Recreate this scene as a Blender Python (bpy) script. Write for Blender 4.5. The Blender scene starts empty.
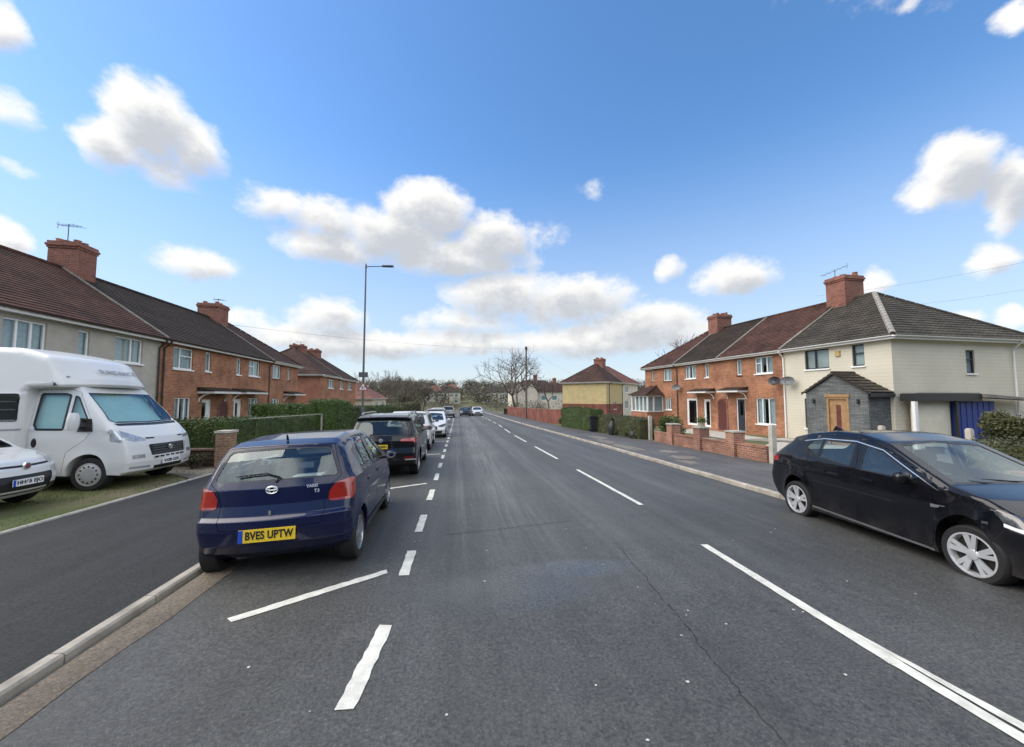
import bpy, bmesh, math, random
from mathutils import Vector, Matrix, noise as mnoise
rad = math.radians
PI = math.pi
random.seed(11)
scene = bpy.context.scene
C = scene.collection

# ------------------------------------------------------------------ camera
camd = bpy.data.cameras.new('camera')
camd.sensor_width = 36.0
camd.lens = 385.0 / 1024.0 * 36.0
camd.clip_start = 0.05
camd.clip_end = 3000
cam = bpy.data.objects.new('camera', camd)
C.objects.link(cam)
cam.location = (0, 0, 1.93)
cam.rotation_euler = (rad(90 + 3.49), 0, rad(-8.1))
scene.camera = cam

# ------------------------------------------------------------------ light and exposure
SUN_AZ, SUN_EL = -88.0, 48.0            # degrees: azimuth from +Y towards +X, elevation
SKY_STRENGTH = 0.10
scene.view_settings.view_transform = 'Standard'
scene.view_settings.look = 'None'
scene.view_settings.gamma = 1.0
scene.view_settings.use_curve_mapping = False
scene.view_settings.exposure = 1.2
sd = bpy.data.lights.new('sun', 'SUN')
sd.energy = 1.6
sd.angle = rad(60)
sd.color = (1.0, 0.90, 0.76)
so = bpy.data.objects.new('sun', sd)
C.objects.link(so)
_s = Vector((math.sin(rad(SUN_AZ)) * math.cos(rad(SUN_EL)), math.cos(rad(SUN_AZ)) * math.cos(rad(SUN_EL)), math.sin(rad(SUN_EL))))
so.rotation_euler = _s.to_track_quat('Z', 'Y').to_euler()
so.location = _s * 60

CLOUDS = [(-36.4, 28.0, 4.13, 3.53, 1), (-39.1, 25.0, 2.86, 2.63, 1), (-32.7, 26.7, 3.55, 2.86, 0.9), (-31.2, 25.8, 1.9, 1.3, 0.5),
 (-36.6, 24.3, 4.6, 2.1, 0.55), (-23.9, 23.6, 4.4, 2.1, 0.7), (-18.4, 23.1, 4.89, 2.84, 0.8), (-4.3, 26.0, 6.98, 3.72, 1),
 (5.1, 22.6, 5.75, 3.71, 1), (-9.2, 22.2, 8.98, 3.82, 1), (-17.1, 19.7, 6.84, 2.48, 0.9), (-1.2, 19.9, 12.39, 2.7, 0.9),
 (6.3, 14.9, 8.97, 3.57, 0.9), (16.8, 13.9, 9.5, 3.8, 0.85), (26.7, 10.1, 8.6, 3.2, 0.85), (31, 8.6, 7, 2.4, .8), (1.8, 11.3, 8.85, 2.03, 0.65),
 (21.1, 8.3, 12.63, 2.6, 0.85), (2, 8, 14, 2.2, .7), (-17.4, 10.6, 4.89, 2.91, 0.8), (-9.6, 7.4, 6.51, 2.12, 0.9), (-22.1, 8.0, 6.73, 1.92, 0.75),
 (-16.1, 7.1, 8.69, 2.43, 0.8), (-27.4, 9.6, 2.99, 1.2, 0.5), (-31.9, 15.3, 3.74, 1.97, 0.75), (30.5, 17.5, 1.94, 1.94, 0.75),
 (38.6, 15.3, 4.95, 2.21, 0.85), (58.1, 21.2, 2.87, 3.14, 1), (61.0, 18.5, 2.02, 3.03, 1), (56.0, 20.4, 1.8, 1.65, 0.8),
 (59.8, 12.5, 1.75, 1.8, 0.8), (60.6, 16.5, 1.25, 1.9, 0.8), (52.1, 12.5, 1.25, 1.57, 0.7), (57.7, 7.6, 1.58, 0.96, 0.7),
 (60.7, 7.2, 0.89, 1.08, 0.8), (-46.6, 30.6, 1.69, 1.93, 0.9), (-45.9, 25.2, 1.94, 1.37, 0.5), (-45.6, 13.9, 1.6, 1.71, 0.85),
 (-45.4, 20.3, 1.64, 0.82, 0.4), (20.2, 28.4, 1.7, 1.2, 0.20), (13.1, 22.8, 3.6, 1.7, 0.26), (55.8, 36.2, 1.0, 0.57, 0.3),
 (62.5, 31.7, 1.18, 1.22, 0.7),
 # banks of cloud outside the picture (they light the street and show in windows and paint)
 (-78, 26, 22, 9, 1), (-110, 36, 20, 12, 1), (-150, 38, 24, 10, 1), (95, 26, 24, 13, 1), (130, 36, 20, 14, 1), (170, 40, 24, 10, 1), (-95, 14, 30, 6, .9), (110, 14, 34, 8, .9), (0, 62, 30, 7, .8), (180, 55, 50, 12, 1), (82, 48, 34, 13, 1)]

def build_world():
    w = bpy.data.worlds.new('World')
    scene.world = w
    w.use_nodes = True
    nt = w.node_tree
    nt.nodes.clear()
    N, Lk = nt.nodes, nt.links
    def m(op, a, b=None, c=None, clamp=False):
        n = N.new('ShaderNodeMath'); n.operation = op; n.use_clamp = clamp
        for i, v in enumerate((a, b, c)):
            if v is None: continue
            if isinstance(v, (int, float)): n.inputs[i].default_value = v
            else: Lk.new(v, n.inputs[i])
        return n.outputs[0]
    out = N.new('ShaderNodeOutputWorld')
    bg = N.new('ShaderNodeBackground')
    Lk.new(bg.outputs[0], out.inputs[0])
    sky = N.new('ShaderNodeTexSky'); sky.sky_type = 'NISHITA'; sky.sun_disc = False
    sky.sun_elevation = rad(SUN_EL); sky.sun_rotation = rad(SUN_AZ)
    sky.air_density = 1.0; sky.dust_density = 0.4; sky.ozone_density = 2.2
    tc = N.new('ShaderNodeTexCoord')
    sep = N.new('ShaderNodeSeparateXYZ'); Lk.new(tc.outputs['Generated'], sep.inputs[0])
    az = m('MULTIPLY', m('ARCTAN2', sep.outputs[0], sep.outputs[1]), 180 / PI)
    el = m('MULTIPLY', m('ARCSINE', sep.outputs[2]), 180 / PI)
    # ragged edges: displace the lookup by fractal noise
    def noise(scale, detail, off, rough=0.55):
        mp = N.new('ShaderNodeMapping'); Lk.new(tc.outputs['Generated'], mp.inputs[0])
        mp.inputs['Location'].default_value = off
        mp.inputs['Scale'].default_value = (1, 1, 1.35)
        t = N.new('ShaderNodeTexNoise'); t.inputs['Scale'].default_value = scale
        t.inputs['Detail'].default_value = detail; t.inputs['Roughness'].default_value = rough
        Lk.new(mp.outputs[0], t.inputs['Vector'])
        return t.outputs[0]
    n1 = noise(9, 7, (0, 0, 0)); n2 = noise(9, 7, (5.2, 1.3, 2.1)); n3 = noise(20, 10, (2.2, 7.3, 1.1), .64)
    ad = m('ADD', az, m('MULTIPLY_ADD', n1, 3.4, -1.7))
    ed = m('ADD', el, m('MULTIPLY_ADD', n2, 2.8, -1.4))
    def field(a, e):
        cmb = N.new('ShaderNodeCombineXYZ'); Lk.new(a, cmb.inputs[0]); Lk.new(e, cmb.inputs[1])
        tot = None
        for (ca, ce, ra, re, wt) in CLOUDS:
            s = N.new('ShaderNodeVectorMath'); s.operation = 'SUBTRACT'; Lk.new(cmb.outputs[0], s.inputs[0]); s.inputs[1].default_value = (ca, ce, 0)
            q = N.new('ShaderNodeVectorMath'); q.operation = 'MULTIPLY'; Lk.new(s.outputs[0], q.inputs[0]); q.inputs[1].default_value = (1 / (ra * 1.12), 1 / (re * 1.12), 0)
            d = N.new('ShaderNodeVectorMath'); d.operation = 'DOT_PRODUCT'; Lk.new(q.outputs[0], d.inputs[0]); Lk.new(q.outputs[0], d.inputs[1])
            v = m('MULTIPLY_ADD', d.outputs['Value'], -wt, wt)
            if tot is None: tot = v
            else:
                sm = N.new('ShaderNodeMath'); sm.operation = 'SMOOTH_MAX'; Lk.new(tot, sm.inputs[0]); Lk.new(v, sm.inputs[1]); sm.inputs[2].default_value = 0.25
                tot = sm.outputs[0]
        return tot
    def ramp(v, lo, hi):
        r = N.new('ShaderNodeMapRange'); r.interpolation_type = 'SMOOTHSTEP'; Lk.new(v, r.inputs[0])
        r.inputs[1].default_value = lo; r.inputs[2].default_value = hi
        return r.outputs[0]
    calm = m('MULTIPLY_ADD', ramp(sep.outputs[1], 0.45, 0.1), -1.0, 1.45)
    F = m('ADD', field(ad, ed), m('MULTIPLY', m('SUBTRACT', n3, 0.5), calm))
    F2 = field(m('ADD', ad, -0.9), m('ADD', ed, 1.9))
    soft = ramp(F2, 0.35, 1.0)
    dens = ramp(m('SUBTRACT', F, m('MULTIPLY', soft, 0.10)), -0.10, 0.72)
    shade = ramp(m('ADD', F2, m('MULTIPLY_ADD', n3, 1.2, -0.6)), 0.0, 1.0)
    cc = N.new('ShaderNodeMix'); cc.data_type = 'RGBA'
    Lk.new(shade, cc.inputs['Factor'])
    cc.inputs['A'].default_value = (0.475, 0.465, 0.445, 1); cc.inputs['B'].default_value = (0.265, 0.275, 0.295, 1)
    # unseen cloud beside and behind the camera is boosted as fill light
    fill_boost = ramp(sep.outputs[1], 0.45, -0.15)
    # sky blue graded as the clear winter sky of the photograph
    hs = N.new('ShaderNodeHueSaturation'); hs.inputs['Saturation'].default_value = SKY_SAT; hs.inputs['Value'].default_value = SKY_VAL
    hs.inputs['Hue'].default_value = 0.5
    Lk.new(sky.outputs[0], hs.inputs['Color'])
    sc = N.new('ShaderNodeVectorMath'); sc.operation = 'SCALE'; Lk.new(hs.outputs[0], sc.inputs[0]); sc.inputs['Scale'].default_value = 1.0
    # pale band of distant cloud low down
    hz = ramp(el, 34.0, 0.0)
    hm = N.new('ShaderNodeMix'); hm.data_type = 'RGBA'
    Lk.new(m('MULTIPLY', hz, 0.78), hm.inputs['Factor']); Lk.new(sc.outputs[0], hm.inputs['A'])
    k = 1.0 / SKY_STRENGTH
    hm.inputs['B'].default_value = (0.265 * k, 0.30 * k, 0.35 * k, 1)
    cs = N.new('ShaderNodeVectorMath'); cs.operation = 'SCALE'; Lk.new(cc.outputs['Result'], cs.inputs[0]); Lk.new(m('MULTIPLY_ADD', fill_boost, 2.3 * k, k), cs.inputs['Scale'])
    mx = N.new('ShaderNodeMix'); mx.data_type = 'RGBA'
    Lk.new(m('MULTIPLY', dens, 0.97), mx.inputs['Factor']); Lk.new(hm.outputs['Result'], mx.inputs['A']); Lk.new(cs.outputs[0], mx.inputs['B'])
    Lk.new(mx.outputs['Result'], bg.inputs['Color'])
    bg.inputs['Strength'].default_value = SKY_STRENGTH
    w.cycles.sampling_method = 'MANUAL'
    w.cycles.sample_map_resolution = 512
SKY_SAT, SKY_VAL = 1.20, 1.07
build_world()

# ------------------------------------------------------------------ helpers
def link(o):
    C.objects.link(o); return o

def tag(o, label, cat, group=None):
    o['label'] = label; o['category'] = cat
    if group: o['group'] = group
    return o

def empty(name, loc, rz=0.0, label=None, cat=None, group=None, rx=0.0):
    o = bpy.data.objects.new(name, None); link(o)
    o.location = loc; o.rotation_euler = (rx, 0, rz); o.empty_display_size = .3
    if label: tag(o, label, cat, group)
    return o

class MB:
    def __init__(self): self.v = []; self.f = []; self.mi = []; self.cur = 0
    def vert(self, p): self.v.append(tuple(p)); return len(self.v) - 1
    def face(self, idx): self.f.append(tuple(idx)); self.mi.append(self.cur)
    def poly(self, pts): self.face([self.vert(p) for p in pts])
    def box(self, x0, x1, y0, y1, z0, z1):
        b = len(self.v)
        for z in (z0, z1):
            for (x, y) in ((x0, y0), (x1, y0), (x1, y1), (x0, y1)): self.v.append((x, y, z))
        for q in ((0, 3, 2, 1), (4, 5, 6, 7), (0, 1, 5, 4), (1, 2, 6, 5), (2, 3, 7, 6), (3, 0, 4, 7)):
            self.face([b + i for i in q])
    def bar(self, p0, p1, w, h, upv=(0, 0, 1)):
        p0 = Vector(p0); p1 = Vector(p1); d = (p1 - p0).normalized(); u = Vector(upv)
        s = d.cross(u)
        if s.length < 1e-4: s = d.cross(Vector((1, 0, 0)))
        s.normalize(); u = s.cross(d)
        b = len(self.v)
        for p in (p0, p1):
            for a, c in ((-1, -1), (1, -1), (1, 1), (-1, 1)): self.v.append(tuple(p + s * a * w / 2 + u * c * h / 2))
        for q in ((0, 3, 2, 1), (4, 5, 6, 7), (0, 1, 5, 4), (1, 2, 6, 5), (2, 3, 7, 6), (3, 0, 4, 7)): self.face([b + i for i in q])
    def tube(self, p0, p1, r0, r1, n=8, cap=True):
        p0 = Vector(p0); p1 = Vector(p1); d = p1 - p0
        if d.length < 1e-6: return
        d.normalize(); a = d.cross(Vector((0, 0, 1)) if abs(d.z) < .9 else Vector((1, 0, 0))).normalized(); c = d.cross(a)
        b = len(self.v)
        for p, r in ((p0, r0), (p1, r1)):
            for i in range(n):
                t = 2 * PI * i / n; self.v.append(tuple(p + (a * math.cos(t) + c * math.sin(t)) * r))
        for i in range(n): self.face((b + i, b + (i + 1) % n, b + n + (i + 1) % n, b + n + i))
        if cap: self.face([b + i for i in range(n)][::-1]); self.face([b + n + i for i in range(n)])
    def lathe(self, prof, n=24, axis='Z', center=(0, 0, 0)):
        b = len(self.v)
        for (r, h) in prof:
            for i in range(n):
                t = 2 * PI * i / n; x, y = r * math.cos(t), r * math.sin(t)
                p = (x, y, h) if axis == 'Z' else ((h, x, y) if axis == 'X' else (x, h, y))
                self.v.append((p[0] + center[0], p[1] + center[1], p[2] + center[2]))
        for k in range(len(prof) - 1):
            for i in range(n):
                j = (i + 1) % n; self.face((b + k * n + i, b + k * n + j, b + (k + 1) * n + j, b + (k + 1) * n + i))
    def prism(self, pts, vec):
        n = len(pts); b = len(self.v); vec = Vector(vec)
        for p in pts: self.v.append(tuple(p))
        for p in pts: self.v.append(tuple(Vector(p) + vec))
        self.face([b + i for i in range(n)][::-1]); self.face([b + n + i for i in range(n)])
        for i in range(n): j = (i + 1) % n; self.face((b + i, b + j, b + n + j, b + n + i))
    def leaf(self, p, s, nrm=None, asp=.6):
        d = Vector((random.gauss(0, 1), random.gauss(0, 1), random.gauss(0, 1)))
        if nrm is not None: d = d * .6 + Vector(nrm)
        if d.length < 1e-4: d = Vector((0, 0, 1))
        d.normalize(); a = d.orthogonal().normalized(); a.rotate(Matrix.Rotation(random.uniform(0, 6.28), 3, d)); c = d.cross(a)
        p = Vector(p); b = len(self.v)
        self.v += [tuple(p - a * s), tuple(p - c * s * asp), tuple(p + a * s), tuple(p + c * s * asp)]
        self.face((b, b + 1, b + 2, b + 3))
    def build(self, name, mats, parent=None, loc=(0, 0, 0), rot=(0, 0, 0), smooth=None, kind=None, recalc=True):
        me = bpy.data.meshes.new(name)
        me.from_pydata(self.v, [], self.f)
        mats = mats if isinstance(mats, (list, tuple)) else [mats]
        for mm in mats: me.materials.append(mm)
        if len(mats) > 1: me.polygons.foreach_set('material_index', self.mi)
        if recalc:
            bm = bmesh.new(); bm.from_mesh(me); bmesh.ops.recalc_face_normals(bm, faces=bm.faces); bm.to_mesh(me); bm.free()
        if smooth is not None:
            me.polygons.foreach_set('use_smooth', [True] * len(me.polygons)); me.set_sharp_from_angle(angle=rad(smooth))
        me.update()
        o = bpy.data.objects.new(name, me); link(o)
        o.location = loc; o.rotation_euler = rot
        if parent: o.parent = parent
        if kind: o['kind'] = kind
        return o

def copy_tree(o, parent=None):
    c = o.copy(); C.objects.link(c)
    if parent: c.parent = parent
    for ch in list(o.children): copy_tree(ch, c)
    return c

# ------------------------------------------------------------------ materials
def new_mat(name):
    m = bpy.data.materials.new(name); m.use_nodes = True
    nt = m.node_tree; b = nt.nodes['Principled BSDF']
    return m, nt, b

def hexs(r, g, b, a=1): return (r, g, b, a)

def mat(name, col, rough=.6, var=.15, scale=6, bump=0, bscale=None, spec=.5, metal=0, coat=0, col2=None, detail=5, sub=None):
    m, nt, b = new_mat(name)
    N, L = nt.nodes, nt.links
    b.inputs['Roughness'].default_value = rough; b.inputs['Metallic'].default_value = metal
    b.inputs['Specular IOR Level'].default_value = spec
    b.inputs['Coat Weight'].default_value = coat; b.inputs['Coat Roughness'].default_value = .03
    tc = N.new('ShaderNodeTexCoord')
    if var or col2:
        t = N.new('ShaderNodeTexNoise'); t.inputs['Scale'].default_value = scale; t.inputs['Detail'].default_value = detail; t.inputs['Roughness'].default_value = .6
        L.new(tc.outputs['Object'], t.inputs['Vector'])
        r = N.new('ShaderNodeValToRGB')
        lo = tuple(c * (1 - var) for c in col) if col2 is None else col2
        hi = tuple(c * (1 + var) for c in col) if col2 is None else col
        r.color_ramp.elements[0].color = (*lo, 1); r.color_ramp.elements[1].color = (*hi, 1)
        r.color_ramp.elements[0].position = .3; r.color_ramp.elements[1].position = .7
        L.new(t.outputs[0], r.inputs[0]); L.new(r.outputs[0], b.inputs['Base Color'])
    else: b.inputs['Base Color'].default_value = (*col, 1)
    if bump:
        t2 = N.new('ShaderNodeTexNoise'); t2.inputs['Scale'].default_value = bscale or scale * 4; t2.inputs['Detail'].default_value = 4
        L.new(tc.outputs['Object'], t2.inputs['Vector'])
        bp = N.new('ShaderNodeBump'); bp.inputs['Strength'].default_value = bump; bp.inputs['Distance'].default_value = .01
        L.new(t2.outputs[0], bp.inputs['Height']); L.new(bp.outputs[0], b.inputs['Normal'])
    return m

def brick_mat(name, c1, c2, mortar, bw=.225, bh=.075, msize=.012, k=1.0, rough=.85, stain=.35, bump=.5, use_slope=False, offset=.5, bias=0.0):
    """Coursed material: bricks, stone slips, tiles. u runs along whichever wall axis varies, v is height."""
    m, nt, b = new_mat(name); N, L = nt.nodes, nt.links
    tc = N.new('ShaderNodeTexCoord'); sp = N.new('ShaderNodeSeparateXYZ'); L.new(tc.outputs['Object'], sp.inputs[0])
    ad = N.new('ShaderNodeMath'); L.new(sp.outputs[0], ad.inputs[0]); L.new(sp.outputs[1], ad.inputs[1])
    vz = N.new('ShaderNodeMath'); vz.operation = 'MULTIPLY'; L.new(sp.outputs[2], vz.inputs[0]); vz.inputs[1].default_value = k
    cb = N.new('ShaderNodeCombineXYZ'); L.new(ad.outputs[0], cb.inputs[0]); L.new(vz.outputs[0], cb.inputs[1])
    t = N.new('ShaderNodeTexBrick'); L.new(cb.outputs[0], t.inputs['Vector'])
    t.inputs['Scale'].default_value = 1; t.inputs['Brick Width'].default_value = bw; t.inputs['Row Height'].default_value = bh
    t.inputs['Mortar Size'].default_value = msize; t.inputs['Mortar Smooth'].default_value = .3; t.offset = offset
    t.inputs['Bias'].default_value = bias
    t.inputs['Color1'].default_value = (*c1, 1); t.inputs['Color2'].default_value = (*c2, 1); t.inputs['Mortar'].default_value = (*mortar, 1)
    n = N.new('ShaderNodeTexNoise'); n.inputs['Scale'].default_value = .9; n.inputs['Detail'].default_value = 7; n.inputs['Roughness'].default_value = .65
    L.new(tc.outputs['Object'], n.inputs['Vector'])
    mr = N.new('ShaderNodeMapRange'); L.new(n.outputs[0], mr.inputs[0]); mr.inputs[1].default_value = .3; mr.inputs[2].default_value = .7
    mr.inputs[3].default_value = 1 - stain; mr.inputs[4].default_value = 1 + stain * .5
    n2 = N.new('ShaderNodeTexNoise'); n2.inputs['Scale'].default_value = 14; n2.inputs['Detail'].default_value = 3; L.new(tc.outputs['Object'], n2.inputs['Vector'])
    mr2 = N.new('ShaderNodeMapRange'); L.new(n2.outputs[0], mr2.inputs[0]); mr2.inputs[1].default_value = .3; mr2.inputs[2].default_value = .7; mr2.inputs[3].default_value = .85; mr2.inputs[4].default_value = 1.15
    mu = N.new('ShaderNodeMath'); mu.operation = 'MULTIPLY'; L.new(mr.outputs[0], mu.inputs[0]); L.new(mr2.outputs[0], mu.inputs[1])
    sc = N.new('ShaderNodeVectorMath'); sc.operation = 'SCALE'; L.new(t.outputs['Color'], sc.inputs[0]); L.new(mu.outputs[0], sc.inputs['Scale'])
    L.new(sc.outputs[0], b.inputs['Base Color'])
    b.inputs['Roughness'].default_value = rough; b.inputs['Specular IOR Level'].default_value = .3
    bp = N.new('ShaderNodeBump'); bp.inputs['Strength'].default_value = bump; bp.inputs['Distance'].default_value = .01; bp.invert = True
    L.new(t.outputs['Fac'], bp.inputs['Height']); L.new(bp.outputs[0], b.inputs['Normal'])
    return m

def clad_mat(name, col, pitch):
    m, nt, b = new_mat(name); N, L = nt.nodes, nt.links
    tc = N.new('ShaderNodeTexCoord'); sp = N.new('ShaderNodeSeparateXYZ'); L.new(tc.outputs['Object'], sp.inputs[0])
    d = N.new('ShaderNodeMath'); d.operation = 'DIVIDE'; L.new(sp.outputs[2], d.inputs[0]); d.inputs[1].default_value = pitch
    f = N.new('ShaderNodeMath'); f.operation = 'FRACT'; L.new(d.outputs[0], f.inputs[0])
    r = N.new('ShaderNodeValToRGB'); L.new(f.outputs[0], r.inputs[0])
    e = r.color_ramp.elements; e[0].position = 0; e[0].color = (.45, .45, .45, 1); e[1].position = .14; e[1].color = (1, 1, 1, 1)
    n = N.new('ShaderNodeTexNoise'); n.inputs['Scale'].default_value = .7; n.inputs['Detail'].default_value = 6; L.new(tc.outputs['Object'], n.inputs['Vector'])
    mr = N.new('ShaderNodeMapRange'); L.new(n.outputs[0], mr.inputs[0]); mr.inputs[1].default_value = .3; mr.inputs[2].default_value = .7; mr.inputs[3].default_value = .9; mr.inputs[4].default_value = 1.05
    g = N.new('ShaderNodeMapRange'); L.new(r.outputs[0], g.inputs[0]); g.inputs[3].default_value = .55; g.inputs[4].default_value = 1.0
    mu = N.new('ShaderNodeMath'); mu.operation = 'MULTIPLY'; L.new(mr.outputs[0], mu.inputs[0]); L.new(g.outputs[0], mu.inputs[1])
    sc = N.new('ShaderNodeVectorMath'); sc.operation = 'SCALE'; sc.inputs[0].default_value = col; L.new(mu.outputs[0], sc.inputs['Scale']); L.new(sc.outputs[0], b.inputs['Base Color'])
    b.inputs['Roughness'].default_value = .6
    bp = N.new('ShaderNodeBump'); bp.inputs['Strength'].default_value = .8; bp.inputs['Distance'].default_value = .012; L.new(f.outputs[0], bp.inputs['Height']); L.new(bp.outputs[0], b.inputs['Normal'])
    return m

def glass_mat(name, tint=(.75, .85, .85), opac=.25, rough=.02, dark=(.02, .025, .03), ior=1.65):
    """Window glass: a partly clear sheet with a mirror coat."""
    m, nt, b = new_mat(name); N, L = nt.nodes, nt.links
    out = N['Material Output']
    b.inputs['Base Color'].default_value = (*dark, 1); b.inputs['Roughness'].default_value = .3; b.inputs['Specular IOR Level'].default_value = 0
    tr = N.new('ShaderNodeBsdfTransparent'); tr.inputs[0].default_value = (*tint, 1)
    gl = N.new('ShaderNodeBsdfGlossy'); gl.inputs['Roughness'].default_value = rough; gl.inputs['Color'].default_value = (.86, .97, 1, 1)
    m1 = N.new('ShaderNodeMixShader'); m1.inputs[0].default_value = opac; L.new(tr.outputs[0], m1.inputs[1]); L.new(b.outputs[0], m1.inputs[2])
    fr = N.new('ShaderNodeFresnel'); fr.inputs[0].default_value = ior
    geo = N.new('ShaderNodeNewGeometry')
    m2 = N.new('ShaderNodeMixShader'); L.new(fr.outputs[0], m2.inputs[0]); L.new(m1.outputs[0], m2.inputs[1]); L.new(gl.outputs[0], m2.inputs[2])
    # from behind, plain tinted glass
    m3 = N.new('ShaderNodeMixShader'); L.new(geo.outputs['Backfacing'], m3.inputs[0]); L.new(m2.outputs[0], m3.inputs[1]); L.new(m1.outputs[0], m3.inputs[2])
    L.new(m3.outputs[0], out.inputs[0])
    return m

def paint_mat(name, col, rough=.25, coat=1.0, flake=0.0, dirt=.12, spec=.5, metal=0.0):
    """Car paint: clear coat over colour, dark trim on the inside of the shell."""
    m, nt, b = new_mat(name); N, L = nt.nodes, nt.links
    b.inputs['Roughness'].default_value = rough; b.inputs['Coat Weight'].default_value = coat; b.inputs['Coat Roughness'].default_value = .04
    b.inputs['Specular IOR Level'].default_value = spec; b.inputs['Metallic'].default_value = metal
    tc = N.new('ShaderNodeTexCoord'); n = N.new('ShaderNodeTexNoise'); n.inputs['Scale'].default_value = 3; n.inputs['Detail'].default_value = 6; n.inputs['Roughness'].default_value = .65
    L.new(tc.outputs['Object'], n.inputs['Vector'])
    sp = N.new('ShaderNodeSeparateXYZ'); L.new(tc.outputs['Object'], sp.inputs[0])
    low = N.new('ShaderNodeMapRange'); L.new(sp.outputs[2], low.inputs[0]); low.inputs[1].default_value = .55; low.inputs[2].default_value = .15; low.inputs[3].default_value = .15; low.inputs[4].default_value = 1.0
    dn = N.new('ShaderNodeMapRange'); L.new(n.outputs[0], dn.inputs[0]); dn.inputs[1].default_value = .35; dn.inputs[2].default_value = .75
    mu = N.new('ShaderNodeMath'); mu.operation = 'MULTIPLY'; L.new(low.outputs[0], mu.inputs[0]); L.new(dn.outputs[0], mu.inputs[1])
    mu2 = N.new('ShaderNodeMath'); mu2.operation = 'MULTIPLY'; L.new(mu.outputs[0], mu2.inputs[0]); mu2.inputs[1].default_value = dirt * 3
    mx = N.new('ShaderNodeMix'); mx.data_type = 'RGBA'; L.new(mu2.outputs[0], mx.inputs['Factor']); mx.inputs['A'].default_value = (*col, 1); mx.inputs['B'].default_value = (.10, .085, .07, 1)
    geo = N.new('ShaderNodeNewGeometry')
    m2 = N.new('ShaderNodeMix'); m2.data_type = 'RGBA'; L.new(geo.outputs['Backfacing'], m2.inputs['Factor']); L.new(mx.outputs['Result'], m2.inputs['A']); m2.inputs['B'].default_value = (.02, .02, .022, 1)
    L.new(m2.outputs['Result'], b.inputs['Base Color'])
    rg = N.new('ShaderNodeMath'); rg.operation = 'MULTIPLY_ADD'; L.new(mu2.outputs[0], rg.inputs[0]); rg.inputs[1].default_value = .5; rg.inputs[2].default_value = rough
    L.new(rg.outputs[0], b.inputs['Roughness'])
    return m

M = {}
M['brick'] = brick_mat('orange_red_brick', (.44, .175, .082), (.28, .095, .05), (.34, .24, .165), stain=.5)
M['brick_side'] = brick_mat('plain_red_brick', (.36, .12, .06), (.29, .09, .05), (.33, .24, .18))
M['chim'] = brick_mat('chimney_brick', (.30, .10, .06), (.20, .065, .045), (.24, .18, .15))
M['tanbrick'] = brick_mat('tan_brick', (.36, .20, .11), (.27, .14, .08), (.36, .29, .22), stain=.5)
M['stonewall'] = brick_mat('weathered_stone', (.15, .11, .075), (.095, .075, .055), (.06, .05, .04), bw=.32, bh=.13, msize=.02, stain=.6, bump=1)
M['wallbrick'] = brick_mat('garden_wall_brick', (.34, .14, .08), (.24, .09, .06), (.30, .25, .20), stain=.5)
M['red_low'] = brick_mat('yellow_house_red_base', (.24, .070, .045), (.17, .05, .038), (.24, .13, .10), stain=.5)
M['render_grey'] = mat('grey_pebbledash', (.40, .375, .32), .95, .14, 1.6, .8, 60)
M['render_cream'] = clad_mat('cream_board_cladding', (.62, .575, .46), .155)
M['render_cream_plain'] = mat('cream_render', (.66, .61, .47), .85, .08, 2, .3, 50)
M['render_yellow'] = mat('yellow_render', (.46, .37, .19), .9, .12, 2, .3, 40)
M['render_pale'] = mat('far_pale_render', (.55, .50, .40), .9, .15, 1, 0)
M['slate'] = brick_mat('grey_slate_cladding', (.105, .115, .115), (.175, .185, .18), (.045, .048, .05), bw=.34, bh=.06, msize=.006, stain=.35, bump=1.0)
M['roof_red'] = brick_mat('red_brown_tiles', (.130, .056, .036), (.080, .037, .026), (.035, .02, .018), bw=.20, bh=.10, msize=.014, k=1.75, stain=.6, bump=.7)
M['roof_brown'] = brick_mat('brown_tiles', (.10, .052, .036), (.066, .036, .028), (.03, .02, .018), bw=.20, bh=.10, msize=.014, k=1.75, stain=.55, bump=.7)
M['roof_dark'] = brick_mat('dark_brown_tiles', (.056, .038, .024), (.036, .026, .018), (.018, .015, .013), bw=.25, bh=.15, msize=.016, k=1.75, stain=.5, bump=.7)
M['roof_grey'] = brick_mat('grey_brown_tiles', (.085, .072, .052), (.056, .047, .036), (.022, .02, .018), bw=.30, bh=.165, msize=.02, k=1.75, stain=.5, bump=.9)
M['roof_pink'] = brick_mat('faded_red_tiles', (.24, .11, .085), (.19, .085, .065), (.10, .05, .04), bw=.25, bh=.15, msize=.012, k=1.75, stain=.35)
M['verge'] = mat('pale_mortar', (.20, .18, .15), .9, .3, 5, .5)
M['white'] = mat('white_upvc', (.78, .78, .76), .35, .05, 3)
M['fascia'] = mat('white_fascia', (.70, .69, .66), .45, .08, 2)
M['fascia_dark'] = mat('black_fascia', (.02, .021, .024), .4, .2, 4)
M['anthracite'] = mat('dark_grey_frame', (.025, .027, .032), .4, .1, 3)
M['pipe_brown'] = mat('brown_pipe', (.045, .028, .022), .5, .2, 6)
M['pane'] = glass_mat('house_glass', opac=.12)
M['curtain'] = mat('net_curtain', (.50, .52, .55), .9, .15, 7)
M['blind'] = mat('pale_blind', (.55, .53, .52), .9, .08, 3)
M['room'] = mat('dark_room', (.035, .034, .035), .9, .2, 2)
M['stone_sill'] = mat('dark_tile_sill', (.10, .05, .035), .7, .25, 8)
M['conc'] = mat('concrete', (.36, .34, .29), .9, .2, 5, .5)
M['conc_pale'] = mat('pale_concrete', (.42, .39, .33), .9, .22, 3, .5)
M['wood_door'] = mat('oak_door', (.30, .18, .085), .45, .25, 7)
M['red_door'] = mat('dark_red_gate', (.11, .028, .02), .55, .25, 5)
M['dark_door'] = mat('dark_door', (.03, .034, .04), .35, .15, 4)
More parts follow.
